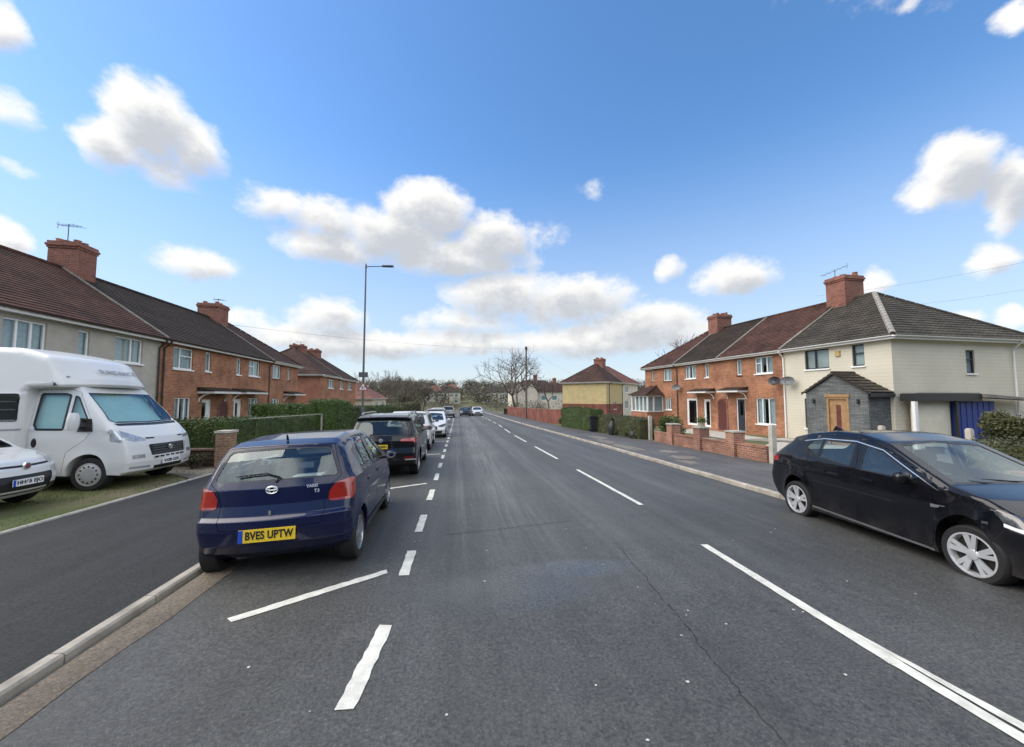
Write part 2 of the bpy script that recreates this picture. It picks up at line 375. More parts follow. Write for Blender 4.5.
M['blue_door'] = mat('blue_garage_door', (.012, .035, .20), .45, .15, 2)
M['metal_grey'] = mat('galvanised_grey', (.12, .125, .13), .5, .12, 5, metal=.3)
M['black_plastic'] = mat('black_plastic', (.018, .018, .02), .45, .15, 8)
M['rubber'] = mat('tyre_rubber', (.009, .009, .009), .75, .2, 12, .2)
M['terracotta'] = mat('terracotta_pot', (.32, .12, .06), .8, .2, 8)
M['bark'] = mat('grey_bark', (.12, .098, .082), .9, .3, 4, .5)
M['bark_far'] = mat('far_bark', (.15, .125, .10), .9, .3, 1)

def foliage_mat(name, c1, c2, scale=2.6):
    m, nt, b = new_mat(name); N, L = nt.nodes, nt.links
    tc = N.new('ShaderNodeTexCoord'); n = N.new('ShaderNodeTexNoise'); n.inputs['Scale'].default_value = scale; n.inputs['Detail'].default_value = 6; n.inputs['Roughness'].default_value = .7
    L.new(tc.outputs['Object'], n.inputs['Vector'])
    r = N.new('ShaderNodeValToRGB'); r.color_ramp.elements[0].color = (*c1, 1); r.color_ramp.elements[1].color = (*c2, 1)
    r.color_ramp.elements[0].position = .32; r.color_ramp.elements[1].position = .68
    L.new(n.outputs[0], r.inputs[0]); L.new(r.outputs[0], b.inputs['Base Color'])
    b.inputs['Roughness'].default_value = .55; b.inputs['Specular IOR Level'].default_value = .35
    return m
M['hedge'] = foliage_mat('privet_green', (.030, .052, .012), (.075, .11, .026))
M['hedge_bright'] = foliage_mat('leafy_green', (.035, .07, .015), (.09, .14, .03))
M['hedge_brown'] = foliage_mat('winter_hedge', (.045, .05, .02), (.085, .09, .036))
M['olive'] = foliage_mat('olive_leaf', (.05, .055, .02), (.10, .10, .04), .4)
M['wood_far'] = foliage_mat('winter_wood', (.055, .048, .032), (.105, .092, .062), .08)
M['wood_green'] = foliage_mat('evergreen_wood', (.03, .045, .02), (.06, .075, .03), .1)
M['grass'] = foliage_mat('grass_blades', (.05, .075, .016), (.12, .14, .04), 2.5)

def text_mesh(body, size, extrude=.0015, space=1.0, font_bold=0.0):
    cu = bpy.data.curves.new('lettering', 'FONT'); cu.body = body; cu.size = size; cu.extrude = extrude; cu.align_x = 'CENTER'; cu.align_y = 'CENTER'
    cu.space_character = space; cu.offset = font_bold
    o = bpy.data.objects.new('lettering', cu); link(o)
    dg = bpy.context.evaluated_depsgraph_get()
    me = bpy.data.meshes.new_from_object(o.evaluated_get(dg))
    bpy.data.objects.remove(o); bpy.data.curves.remove(cu)
    return me

def lettering(body, size, m, parent, loc, rot, fit=None, **kw):
    me = text_mesh(body, size, **kw)
    if fit:
        xs_ = [v.co.x for v in me.vertices]; k = fit / (max(xs_) - min(xs_)); me.transform(Matrix.Diagonal((k, 1, 1, 1)))
    me.materials.clear(); me.materials.append(m)
    o = bpy.data.objects.new('lettering', me); link(o); o.parent = parent; o.location = loc; o.rotation_euler = rot
    return o

# ------------------------------------------------------------------ lie of the land (the street falls gently away from the camera)
SL = -0.018
def smooth(t): t = max(0, min(1, t)); return t * t * (3 - 2 * t)
def gz(y):
    y = min(y, 100.0)
    return SL * y
def hill(x, y):
    if y < 0: return 34.0 * smooth((-30 - y) / 80.0)  # unseen bank added behind the camera to darken reflections in car paint
    d = math.hypot(x * .6, y)
    return 11.0 * smooth((d - 125) / 190.0)
def interp(tab, y):
    if y <= tab[0][0]: return tab[0][1]
    for (a, va), (b, vb) in zip(tab, tab[1:]):
        if y <= b: return va + (vb - va) * (y - a) / (b - a)
    return tab[-1][1]
KERB_R = [(-12, 6.5), (17, 6.5), (23, 6.35), (37, 6.1), (120, 6.3)]
BOUND_R = [(-12, 9.6), (19, 9.6), (24, 9.3), (28, 8.75), (32, 8.4), (38, 8.65), (120, 8.9)]
CENTRE = [(-12, 3.15), (3, 3.28), (7, 3.5), (25, 3.5), (36, 3.85), (120, 4.0)]
KL = -2.92
def kr(y): return interp(KERB_R, y)
def br(y): return interp(BOUND_R, y)

def asphalt_mat(name, base, vary=.25, worn=0.0, wet=None, rough=.75, tracks=None, spec=.5):
    m, nt, b = new_mat(name); N, L = nt.nodes, nt.links
    tc = N.new('ShaderNodeTexCoord')
    def noise(scale, detail=4, rough_=.6, sc=(1, 1, 1), off=(0, 0, 0)):
        mp = N.new('ShaderNodeMapping'); mp.inputs['Scale'].default_value = sc; mp.inputs['Location'].default_value = off; L.new(tc.outputs['Object'], mp.inputs[0])
        t = N.new('ShaderNodeTexNoise'); t.inputs['Scale'].default_value = scale; t.inputs['Detail'].default_value = detail; t.inputs['Roughness'].default_value = rough_
        L.new(mp.outputs[0], t.inputs['Vector']); return t.outputs[0]
    def mr(v, a, c, lo, hi, clamp=True):
        r = N.new('ShaderNodeMapRange'); L.new(v, r.inputs[0]); r.inputs[1].default_value = a; r.inputs[2].default_value = c; r.inputs[3].default_value = lo; r.inputs[4].default_value = hi; return r.outputs[0]
    def mul(a, c):
        n = N.new('ShaderNodeMath'); n.operation = 'MULTIPLY'
        for i, v in enumerate((a, c)):
            if isinstance(v, float): n.inputs[i].default_value = v
            else: L.new(v, n.inputs[i])
        return n.outputs[0]
    fine = noise(40, 6, .85); speck = noise(70, 2, .5); big = noise(.55, 6, .6); streak = noise(2.2, 6, .65, (1, .05, 1)); mid = noise(5, 5, .7)
    val = mul(mul(mr(fine, .37, .63, .42, 1.58), mr(big, .3, .7, 1 - vary, 1 + vary)), mul(mr(streak, .3, .7, 1 - worn, 1 + worn), mr(mid, .3, .7, .88, 1.12)))
    val = mul(val, mr(speck, .62, .72, 1.0, 1.8))
    col = N.new('ShaderNodeVectorMath'); col.operation = 'SCALE'; col.inputs[0].default_value = base; L.new(val, col.inputs['Scale'])
    rgh = mr(streak, .3, .75, rough, rough - .12)
    if tracks:
        s2 = N.new('ShaderNodeSeparateXYZ'); L.new(tc.outputs['Object'], s2.inputs[0])
        stk = noise(9, 5, .7, (1, .035, 1), (3, 1, 0)); tt = None
        for (c, w_, a_) in tracks:
            d_ = N.new('ShaderNodeMath'); d_.operation = 'SUBTRACT'; L.new(s2.outputs[0], d_.inputs[0]); d_.inputs[1].default_value = c
            ab = N.new('ShaderNodeMath'); ab.operation = 'ABSOLUTE'; L.new(d_.outputs[0], ab.inputs[0])
            q_ = N.new('ShaderNodeMapRange'); q_.interpolation_type = 'SMOOTHSTEP'; L.new(ab.outputs[0], q_.inputs[0]); q_.inputs[1].default_value = w_; q_.inputs[2].default_value = w_ * .3; q_.inputs[3].default_value = 0; q_.inputs[4].default_value = a_
            if tt is None: tt = q_.outputs[0]
            else:
                mx = N.new('ShaderNodeMath'); mx.operation = 'MAXIMUM'; L.new(tt, mx.inputs[0]); L.new(q_.outputs[0], mx.inputs[1]); tt = mx.outputs[0]
        tt = mul(mul(tt, mr(s2.outputs[1], 4.2, 7.0, 0, 1)), mr(stk, .36, .62, .15, 1))
        up_ = N.new('ShaderNodeVectorMath'); up_.operation = 'SCALE'; L.new(col.outputs[0], up_.inputs[0]); L.new(mr(tt, 0, 1, 1, 1.75), up_.inputs['Scale']); col = up_
        rr0 = N.new('ShaderNodeMath'); rr0.operation = 'MULTIPLY_ADD'; L.new(tt, rr0.inputs[0]); rr0.inputs[1].default_value = -.12; L.new(rgh, rr0.inputs[2]); rgh = rr0.outputs[0]
    strength = None
    if wet:
        sp = N.new('ShaderNodeSeparateXYZ'); L.new(tc.outputs['Object'], sp.inputs[0])
        tot = None
        for (cx, cy, rx, ry) in wet:
            cb = N.new('ShaderNodeVectorMath'); cb.operation = 'SUBTRACT'; L.new(tc.outputs['Object'], cb.inputs[0]); cb.inputs[1].default_value = (cx, cy, 0)
            q = N.new('ShaderNodeVectorMath'); q.operation = 'MULTIPLY'; L.new(cb.outputs[0], q.inputs[0]); q.inputs[1].default_value = (1 / rx, 1 / ry, 0)
            d = N.new('ShaderNodeVectorMath'); d.operation = 'DOT_PRODUCT'; L.new(q.outputs[0], d.inputs[0]); L.new(q.outputs[0], d.inputs[1])
            a = N.new('ShaderNodeMath'); a.operation = 'MULTIPLY_ADD'; L.new(mid, a.inputs[0]); a.inputs[1].default_value = 1.1; L.new(d.outputs['Value'], a.inputs[2])
            w = mr(a.outputs[0], 1.7, .75, 0, 1)
            if tot is None: tot = w
            else:
                mx = N.new('ShaderNodeMath'); mx.operation = 'MAXIMUM'; L.new(tot, mx.inputs[0]); L.new(w, mx.inputs[1]); tot = mx.outputs[0]
        dk = N.new('ShaderNodeVectorMath'); dk.operation = 'SCALE'; L.new(col.outputs[0], dk.inputs[0]); L.new(mr(tot, 0, 1, 1, 1.0), dk.inputs['Scale']); col = dk
        rr = N.new('ShaderNodeMath'); rr.operation = 'MULTIPLY_ADD'; L.new(tot, rr.inputs[0]); rr.inputs[1].default_value = -.36; L.new(rgh, rr.inputs[2]); rgh = rr.outputs[0]
        strength = mr(tot, 0, 1, .55, .10)
    L.new(col.outputs[0], b.inputs['Base Color']); L.new(rgh, b.inputs['Roughness'])
    b.inputs['Specular IOR Level'].default_value = spec
    bp = N.new('ShaderNodeBump'); bp.inputs['Strength'].default_value = .55; bp.inputs['Distance'].default_value = .006
    if strength is not None: L.new(strength, bp.inputs['Strength'])
    L.new(fine, bp.inputs['Height']); L.new(bp.outputs[0], b.inputs['Normal'])
    return m
M['road'] = asphalt_mat('road_asphalt', (.058, .058, .053), .16, .18, wet=[(.6, 4.1, .95, .5), (1.3, 4.5, .9, .3)], rough=.60, tracks=[(.08, .12, .8), (1.0, .8, 1.0), (2.3, .5, .5), (5.0, .7, .4)])
M['pave_new'] = asphalt_mat('fresh_pavement_asphalt', (.024, .0248, .0245), .10, .05, rough=.85, spec=.3)
M['pave_old'] = asphalt_mat('old_pavement_asphalt', (.078, .076, .074), .28, .12, rough=.8)
M['gutter_conc'] = asphalt_mat('brown_channel_concrete', (.105, .086, .062), .35, .25, rough=.85)
M['kerb_conc'] = mat('kerb_concrete', (.33, .30, .25), .9, .38, 3, .6, 60)
M['mark'] = mat('road_paint', (.72, .71, .64), .6, .0, 6)
M['mark'] = mat('road_paint', (.70, .69, .61), .6, 0, 7, .5, 70, col2=(.44, .43, .38), detail=9)
M['mark_old'] = mat('worn_road_paint', (.72, .71, .66), .6, 0, 30, .4, 70, col2=(.30, .30, .28), detail=8)
M['crackfill'] = mat('dark_crack', (.026, .026, .025), .9, .2, 20)
M['patch'] = asphalt_mat('pale_patch', (.17, .15, .12), .25, .2)

def ground_mat():
    m, nt, b = new_mat('rough_grass_ground'); N, L = nt.nodes, nt.links
    tc = N.new('ShaderNodeTexCoord')
    n = N.new('ShaderNodeTexNoise'); n.inputs['Scale'].default_value = .8; n.inputs['Detail'].default_value = 8; n.inputs['Roughness'].default_value = .7; L.new(tc.outputs['Object'], n.inputs['Vector'])
    n2 = N.new('ShaderNodeTexNoise'); n2.inputs['Scale'].default_value = 40; n2.inputs['Detail'].default_value = 4; L.new(tc.outputs['Object'], n2.inputs['Vector'])
    ad = N.new('ShaderNodeMath'); ad.operation = 'MULTIPLY_ADD'; L.new(n2.outputs[0], ad.inputs[0]); ad.inputs[1].default_value = .35; L.new(n.outputs[0], ad.inputs[2])
    r = N.new('ShaderNodeValToRGB'); L.new(ad.outputs[0], r.inputs[0])
    r.color_ramp.elements[0].position = .5; r.color_ramp.elements[0].color = (.17, .135, .085, 1)
    r.color_ramp.elements[1].position = .78; r.color_ramp.elements[1].color = (.075, .095, .025, 1)
    e = r.color_ramp.elements.new(.64); e.color = (.125, .115, .05, 1)
    L.new(r.outputs[0], b.inputs['Base Color']); b.inputs['Roughness'].default_value = .95
    bp = N.new('ShaderNodeBump'); bp.inputs['Strength'].default_value = .8; bp.inputs['Distance'].default_value = .03; L.new(n2.outputs[0], bp.inputs['Height']); L.new(bp.outputs[0], b.inputs['Normal'])
    return m
M['ground'] = ground_mat()

def struct(o): o['kind'] = 'structure'; return o

# ground sheet to the horizon
g = MB()
xs = [-900, -600, -400, -280, -200, -140, -100, -70, -45, -30, -20, -12, -8, -6.8, -6.6, -5, -2.6, 0, 3, 6.6, 8.3, 9.75, 11, 14, 20, 30, 45, 70, 100, 140, 200, 280, 400, 600, 900]
ys = [-420, -200, -115, -100, -85, -70, -60, -50, -38, -25, -12] + list(range(-8, 125, 4)) + [130, 140, 155, 170, 190, 210, 235, 260, 290, 330, 400, 520, 700, 1000]
for y in ys:
    for x in xs:
        inner = -6.65 < x < 8.4 and y < 105
        g.v.append((x, y, gz(y) + (-.09 if inner else .06) + hill(x, y)))
nx = len(xs)
for j in range(len(ys) - 1):
    for i in range(nx - 1): g.face((j * nx + i, j * nx + i + 1, (j + 1) * nx + i + 1, (j + 1) * nx + i))
g.mi = [1 if g.v[f[0]][1] < -29 else 0 for f in g.f]  # dark colour on the added rear bank, there only to be reflected
struct(g.build('ground', [M['ground'], mat('dark_reflection_bank', (.03, .032, .022), .95, .4, .15)], smooth=60))

def ribbon(name, m, fa, fb, ys, dz, thick=0.0, wob=0.0):
    """sheet (or slab) between x = fa(y) and x = fb(y)"""
    mb = MB()
    def pt(f, y, z): return ((f(y) if callable(f) else f) + (random.uniform(-wob, wob) if wob else 0), y, gz(y) + z)
    for y in ys:
        mb.vert(pt(fa, y, dz)); mb.vert(pt(fb, y, dz))
        if thick: mb.v.append((mb.v[-2][0], y, mb.v[-2][2] - thick)); mb.v.append((mb.v[-2][0], y, mb.v[-2][2] - thick))
    s = 4 if thick else 2
    for k in range(len(ys) - 1):
        a = k * s; c = a + s
        mb.face((a, a + 1, c + 1, c))
        if thick:
            mb.face((a, c, c + 2, a + 2)); mb.face((a + 1, a + 3, c + 3, c + 1))
    return mb.build(name, m, recalc=False)
def frange(a, b, s):
    out = []; x = a
    while x < b - 1e-6: out.append(x); x += s
    return out + [b]
Y_ALL = frange(-10, 20, 1) + frange(21, 118, 3)
struct(ribbon('road', M['road'], KL + .05, lambda y: kr(y) + .05, Y_ALL, 0.0))
struct(ribbon('pavement_left', M['pave_new'], -6.58, KL - .13, Y_ALL, .040, .2))
struct(ribbon('pavement_right', M['pave_old'], lambda y: kr(y) + .12, br, Y_ALL, .085, .2))
struct(ribbon('gutter_channel', M['gutter_conc'], KL + .05, lambda y: -2.58 + .025 * math.sin(y * 1.7) + .015 * math.sin(y * 5.1), frange(-10, 5.4, .4), .004))
# kerb stones: 0.9 m lengths with fine joints
def kerb(name, f, w, y0, y1, h, m, rng=.006):
    mb = MB(); y = y0
    while y < y1:
        L_ = .9 if y < 30 else 3.0
        x = f(y + L_ / 2); z = gz(y + L_ / 2); j = random.uniform(-rng, rng)
        hh = h + random.uniform(-rng, rng) * .7
        b = len(mb.v); c = .018
        ya, yb = y + .006, y + L_ - .006
        prof = [(x + j, z - .2), (x + j, z + hh - c), (x + j + c, z + hh), (x + w + j - c, z + hh), (x + w + j, z + hh - c), (x + w + j, z - .2)]
        for yy, dzz in ((ya, gz(ya) - z), (yb, gz(yb) - z)):
            for (px, pz) in prof: mb.v.append((px, yy, pz + dzz))
        n = len(prof)
        for k in range(n - 1): mb.face((b + k, b + k + 1, b + n + k + 1, b + n + k))
        mb.face([b + k for k in range(n)]); mb.face([b + n + k for k in range(n)][::-1])
        y += L_
    return struct(mb.build(name, m))
kerb('kerb_left', lambda y: KL - .13, .115, -10, 110, .050, M['kerb_conc'])
kerb('kerb_right', lambda y: kr(y), .12, -10, 110, .095, M['kerb_conc'])
kerb('path_edging', lambda y: -6.64, .07, -10, 60, .075, M['conc'])

# painted markings
def strip_poly(mb, p0, p1, w0, w1=None, jit=.006, n=None, z=.006, ragged_end=False):
    p0 = Vector(p0); p1 = Vector(p1); d = p1 - p0; L_ = d.length; d.normalize(); s = Vector((d.y, -d.x)); w1 = w1 or w0
    n = n or max(4, int(L_ / .07)); b = len(mb.v)
    for k in range(n + 1):
        t = k / n; p = p0 + (p1 - p0) * t; w = w0 + (w1 - w0) * t
        a = p + s * (w / 2 + random.uniform(-jit, jit)); c = p - s * (w / 2 + random.uniform(-jit, jit))
        if ragged_end and k in (0, n):
            a = a + d * random.uniform(-jit, jit) * 3; c = c + d * random.uniform(-jit, jit) * 3
        mb.v.append((a.x, a.y, gz(a.y) + z)); mb.v.append((c.x, c.y, gz(c.y) + z))
    for k in range(n): mb.face((b + 2 * k, b + 2 * k + 1, b + 2 * k + 3, b + 2 * k + 2))
mb = MB()
y = 2.66
strip_poly(mb, (-.69, 2.68), (-.60, 3.60), .12, jit=.008, ragged_end=True)
k = 0
for (ya, yb) in [(4.6, 5.34), (6.1, 7.0), (8.05, 9.0)]:
    strip_poly(mb, (-.60 + .012 * (ya - 3), ya), (-.60 + .012 * (yb - 3), yb), .115, jit=.006)
y = 10.1
while y < 75:
    X = -.53 + min(.10, .005 * (y - 8)); X2 = X
    if y > 40: X = -.40 - .0012 * (y - 40) ** 1.5
    strip_poly(mb, (X, y), (X, y + .95), .11, jit=.005, n=6); y += 1.95
strip_poly(mb, (-2.0, 3.9), (-.78, 4.74), .105, jit=.008, ragged_end=True)      # bay corner, diagonal
strip_poly(mb, (-1.55, 9.25), (-.72, 9.72), .10, jit=.005)
for yy in (15.2, 20.4, 25.8, 31.2, 36.6, 42): strip_poly(mb, (-2.2, yy - .25), (-.62, yy + .1), .10, jit=.005)
struct(mb.build('parking_bay_markings', M['mark']))
mb = MB()
def cx(y): return interp(CENTRE, y)
strip_poly(mb, (3.36, 4.98), (3.245, 2.55), .10, .115, jit=.004)
strip_poly(mb, (3.245, 2.55), (3.10, -9), .10, .10, jit=.004)                    # from here on the line is double
strip_poly(mb, (3.312, 3.1), (3.354, 1.9), .02, .085, jit=.003, z=.0085)
strip_poly(mb, (3.354, 1.9), (3.26, -9), .085, .09, jit=.003, z=.0085)
y = 7.06
while y < 100:
    strip_poly(mb, (cx(y), y), (cx(y + 4), y + 4), .095, jit=.004, n=20); y += 6.2
struct(mb.build('centre_line_markings', M['mark']))
# long crack and old reinstatement joints
mb = MB()
pts = [(2.22, 5.3), (2.12, 4.6), (2.1, 4.2), (2.03, 3.7), (2.0, 3.3), (1.93, 2.9), (1.9, 2.5), (1.86, 2.1), (1.8, 1.6), (1.8, .9)]
fine = []
for a, c in zip(pts, pts[1:]):
    for t in range(8):
        u = t / 8; fine.append((a[0] + (c[0] - a[0]) * u + random.uniform(-.014, .014), a[1] + (c[1] - a[1]) * u))
for i, (a, c) in enumerate(zip(fine, fine[1:])):
    w = .004 + .008 * abs(math.sin(i * .9)) * random.uniform(.4, 1.2); strip_poly(mb, a, c, w, jit=.003, n=2, z=.0035)
for (a, c) in [((-.15, 5.9), (1.9, 6.3)), ((.1, 12), (.05, 30))]:
    q = [(a[0] + (c[0] - a[0]) * t / 30, a[1] + (c[1] - a[1]) * t / 30 + random.uniform(-.02, .02)) for t in range(31)]
    for u, v in zip(q, q[1:]): strip_poly(mb, u, v, .010, jit=.002, n=1, z=.003)
struct(mb.build('road_cracks', M['crackfill']))
# pale worn places on the right-hand pavement
mb = MB()
for (x, y_, rx, ry) in [(7.15, 15.6, .35, 1.5), (7.7, 12.4, .5, .6), (7.2, 18.2, .4, 1.3), (8.1, 14.0, .4, .5), (7.2, 11.4, .28, .5), (7.7, 20.5, .5, 1.2)]:
    pts = [(x + rx * math.cos(t / 22 * 2 * PI) * random.uniform(.55, 1.1), y_ + ry * math.sin(t / 22 * 2 * PI) * random.uniform(.6, 1.1)) for t in range(22)]
    mb.poly([(p[0], p[1], gz(p[1]) + .089) for p in pts])
struct(mb.build('pavement_patches', M['patch']))
# litter and grit on the carriageway
mb = MB()
for (x, y_) in [(1.9, 3.95), (2.15, 3.45), (2.35, 3.2), (1.6, 2.6), (-.05, 2.55), (1.75, 4.55), (-1.5, 3.2), (-.9, 2.7), (2.75, 2.5), (1.1, 2.2)] + [(random.uniform(-2.4, 5), random.uniform(1.5, 8)) for _ in range(34)]:
    s = random.uniform(.006, .016)
    mb.poly([(x + s * math.cos(t / 5 * 2 * PI + .4) * random.uniform(.6, 1.2), y_ + s * math.sin(t / 5 * 2 * PI + .4) * random.uniform(.6, 1.2), gz(y_) + .006) for t in range(5)])
lo = mb.build('road_grit', mat('pale_grit', (.45, .43, .38), .9, .4, 30)); lo['kind'] = 'stuff'
# concrete crossing to the left-hand drive, drive of the cream house, garden path
def slab(name, m, pts, dz):
    mb = MB(); mb.poly([(x, y_, gz(y_) + dz) for x, y_ in pts]); return struct(mb.build(name, m))
slab('drive_left', M['patch'], [(-6.66, 10.9), (-6.66, 12.5), (-7.6, 12.9), (-9.0, 13.0), (-8.6, 12.3), (-7.4, 11.5)], .075)
slab('drive_right', M['pave_old'], [(9.62, 6.5), (9.62, 10.6), (17.6, 13.4), (26, 13.5), (26, 9.5), (13, 6.5)], .075)
slab('garden_path', M['conc_pale'], [(9.9, 10.95), (9.9, 12.6), (16.2, 17.6), (17.35, 24), (17.2, 26.6), (14.5, 24), (14, 18.3), (17.4, 18.6), (17.6, 13.8)], .07)

# ------------------------------------------------------------------ houses
def wall_open(mb, x0, x1, z0, z1, ops, y=0.0, ny=-1, reveal=.10, swap=None):
    """wall sheet with rectangular holes and reveals; swap maps (u, depth, z) to local xyz"""
    S = swap or (lambda u, d, z: (u, y + d, z))
    us = sorted(set([x0, x1] + [v for o in ops for v in o[:2]])); zs = sorted(set([z0, z1] + [v for o in ops for v in o[2:4]]))
    for i in range(len(us) - 1):
        for k in range(len(zs) - 1):
            uc, zc = (us[i] + us[i + 1]) / 2, (zs[k] + zs[k + 1]) / 2
            if any(o[0] < uc < o[1] and o[2] < zc < o[3] for o in ops): continue
            mb.poly([S(us[i], 0, zs[k]), S(us[i + 1], 0, zs[k]), S(us[i + 1], 0, zs[k + 1]), S(us[i], 0, zs[k + 1])])
    for (a, b, c, d) in [o[:4] for o in ops]:
        mb.poly([S(a, 0, c), S(a, 0, d), S(a, reveal, d), S(a, reveal, c)]); mb.poly([S(b, 0, c), S(b, reveal, c), S(b, reveal, d), S(b, 0, d)])
        mb.poly([S(a, 0, c), S(a, reveal, c), S(b, reveal, c), S(b, 0, c)]); mb.poly([S(a, 0, d), S(b, 0, d), S(b, reveal, d), S(a, reveal, d)])

def window(house, a, b, c, d, S, mull=(.5,), trans=(), fm='white', sill='stone_sill', blind=None, fw=.055, sill_out=.06):
    """frame (part) > pane, sill, curtain; a..b along the wall, c..d heights"""
    dep = .055
    mb = MB()
    def bx(u0, u1, z0, z1, d0=dep, d1=dep + .06):
        P = [S(u, dd, z) for u, dd, z in ((u0, d0, z0), (u1, d0, z0), (u1, d1, z0), (u0, d1, z0), (u0, d0, z1), (u1, d0, z1), (u1, d1, z1), (u0, d1, z1))]
        k = len(mb.v); mb.v += P
        for q in ((0, 3, 2, 1), (4, 5, 6, 7), (0, 1, 5, 4), (1, 2, 6, 5), (2, 3, 7, 6), (3, 0, 4, 7)): mb.face([k + i for i in q])
    e = .002
    bx(a + e, a + fw, c + e, d - e); bx(b - fw, b - e, c + e, d - e); bx(a + fw, b - fw, c + e, c + fw); bx(a + fw, b - fw, d - fw, d - e)
    for mu in mull:
        u = a + (b - a) * mu; bx(u - .03, u + .03, c + fw, d - fw, dep - .004, dep + .055)
    for (tz, m0, m1) in trans:
        z = c + (d - c) * tz; bx(a + (b - a) * m0 + .02, a + (b - a) * m1 - .02, z - .025, z + .025, dep + .003, dep + .05)
    fr = mb.build('window', M[fm], house)
    mb = MB(); p = dep + .03
    mb.poly([S(a + fw * .5, p, c + fw * .5), S(b - fw * .5, p, c + fw * .5), S(b - fw * .5, p, d - fw * .5), S(a + fw * .5, p, d - fw * .5)])
    mb.build('pane', M['pane'], fr, recalc=False)
    if sill:
        mb = MB()
        P = [S(u, dd, z) for u, dd, z in ((a - .05, -sill_out, c - .07), (b + .05, -sill_out, c - .07), (b + .05, .05, c - .07), (a - .05, .05, c - .07), (a - .05, -sill_out, c - .005), (b + .05, -sill_out, c - .005), (b + .05, .05, c + .001), (a - .05, .05, c + .001))]
        mb.v += P
        for q in ((0, 3, 2, 1), (4, 5, 6, 7), (0, 1, 5, 4), (1, 2, 6, 5), (2, 3, 7, 6), (3, 0, 4, 7)): mb.face(q)
        mb.build('sill', M[sill], fr)
    # what hangs inside: folded net or a plain blind
    mb = MB(); q = .16
    parts = blind or [(0, 1, 'curtain')]
    for (f0, f1, kind) in parts:
        n = max(3, int((f1 - f0) * (b - a) / .05)); k0 = len(mb.v)
        for i in range(n + 1):
            u = a + (b - a) * (f0 + (f1 - f0) * i / n); dd = q + (.022 * math.sin(i * 1.9) if kind == 'curtain' else 0)
            mb.v.append(S(u, dd, c - .05)); mb.v.append(S(u, dd, d + .05))
        for i in range(n): mb.face((k0 + 2 * i, k0 + 2 * i + 2, k0 + 2 * i + 3, k0 + 2 * i + 1))
    if mb.v: mb.build('curtain', M['curtain'] if parts[0][2] == 'curtain' else M['blind'], fr, recalc=False)
    # the dim room behind
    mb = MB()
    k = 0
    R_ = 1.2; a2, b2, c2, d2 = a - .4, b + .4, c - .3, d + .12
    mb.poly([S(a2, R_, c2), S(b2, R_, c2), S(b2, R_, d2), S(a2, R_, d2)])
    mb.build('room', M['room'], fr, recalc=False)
    return fr

def door(house, a, b, c, d, S, m='white', glass=(.2, .8, .45, .92), fm='white'):
    dep = .07
    mb = MB()
    def bx(u0, u1, z0, z1, d0, d1):
        P = [S(u, dd, z) for u, dd, z in ((u0, d0, z0), (u1, d0, z0), (u1, d1, z0), (u0, d1, z0), (u0, d0, z1), (u1, d0, z1), (u1, d1, z1), (u0, d1, z1))]
        k = len(mb.v); mb.v += P
        for q in ((0, 3, 2, 1), (4, 5, 6, 7), (0, 1, 5, 4), (1, 2, 6, 5), (2, 3, 7, 6), (3, 0, 4, 7)): mb.face([k + i for i in q])
    fw = .06; e = .002
    bx(a + e, a + fw, c, d - e, dep - .03, dep + .05); bx(b - fw, b - e, c, d - e, dep - .03, dep + .05); bx(a + fw, b - fw, d - fw, d - e, dep - .03, dep + .05)
    fr = mb.build('door_frame', M[fm], house)
    mb = MB(); g0, g1, h0, h1 = glass; A, B = a + fw, b - fw; w = B - A; H = d - fw - c
    u0, u1, z0, z1 = A + w * g0, A + w * g1, c + H * h0, c + H * h1
    bx(A, u0, c, d - fw, dep, dep + .045); bx(u1, B, c, d - fw, dep, dep + .045); bx(u0, u1, c, z0, dep, dep + .045); bx(u0, u1, z1, d - fw, dep, dep + .045)
    bx(u0 + .02, u1 - .02, c + H * .08, z0 - .06, dep - .008, dep)
    dr = mb.build('door', M[m], house)
    mb = MB(); mb.poly([S(u0, dep + .02, z0), S(u1, dep + .02, z0), S(u1, dep + .02, z1), S(u0, dep + .02, z1)]); mb.build('pane', M['pane'], dr, recalc=False)
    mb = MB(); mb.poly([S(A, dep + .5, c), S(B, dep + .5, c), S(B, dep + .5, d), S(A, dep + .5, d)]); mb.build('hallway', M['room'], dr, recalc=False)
    mb = MB(); p = S(B - .07, dep - .03, c + H * .47); q = S(B - .16, dep - .03, c + H * .47); mb.tube(p, q, .012, .012, 8); mb.build('handle', M['metal_grey'], dr)
    return dr

def slope_courses(mb, A, B, Cc, D, rows, lift=.022):
    """roof plane as overlapping courses: A-B eave edge, D-C ridge edge"""
    A, B, Cc, D = map(Vector, (A, B, Cc, D)); n = (B - A).cross(D - A)
    if n.length < 1e-6: n = (B - A).cross(Cc - A)
    n.normalize()
    if n.z < 0: n = -n
    for r in range(rows):
        t0, t1 = r / rows, (r + 1) / rows
        a0, b0 = A.lerp(D, t0), B.lerp(Cc, t0); a1, b1 = A.lerp(D, t1), B.lerp(Cc, t1)
        mb.poly([a0 + n * lift, b0 + n * lift, b1, a1]); mb.poly([a0, b0, b0 + n * lift, a0 + n * lift])

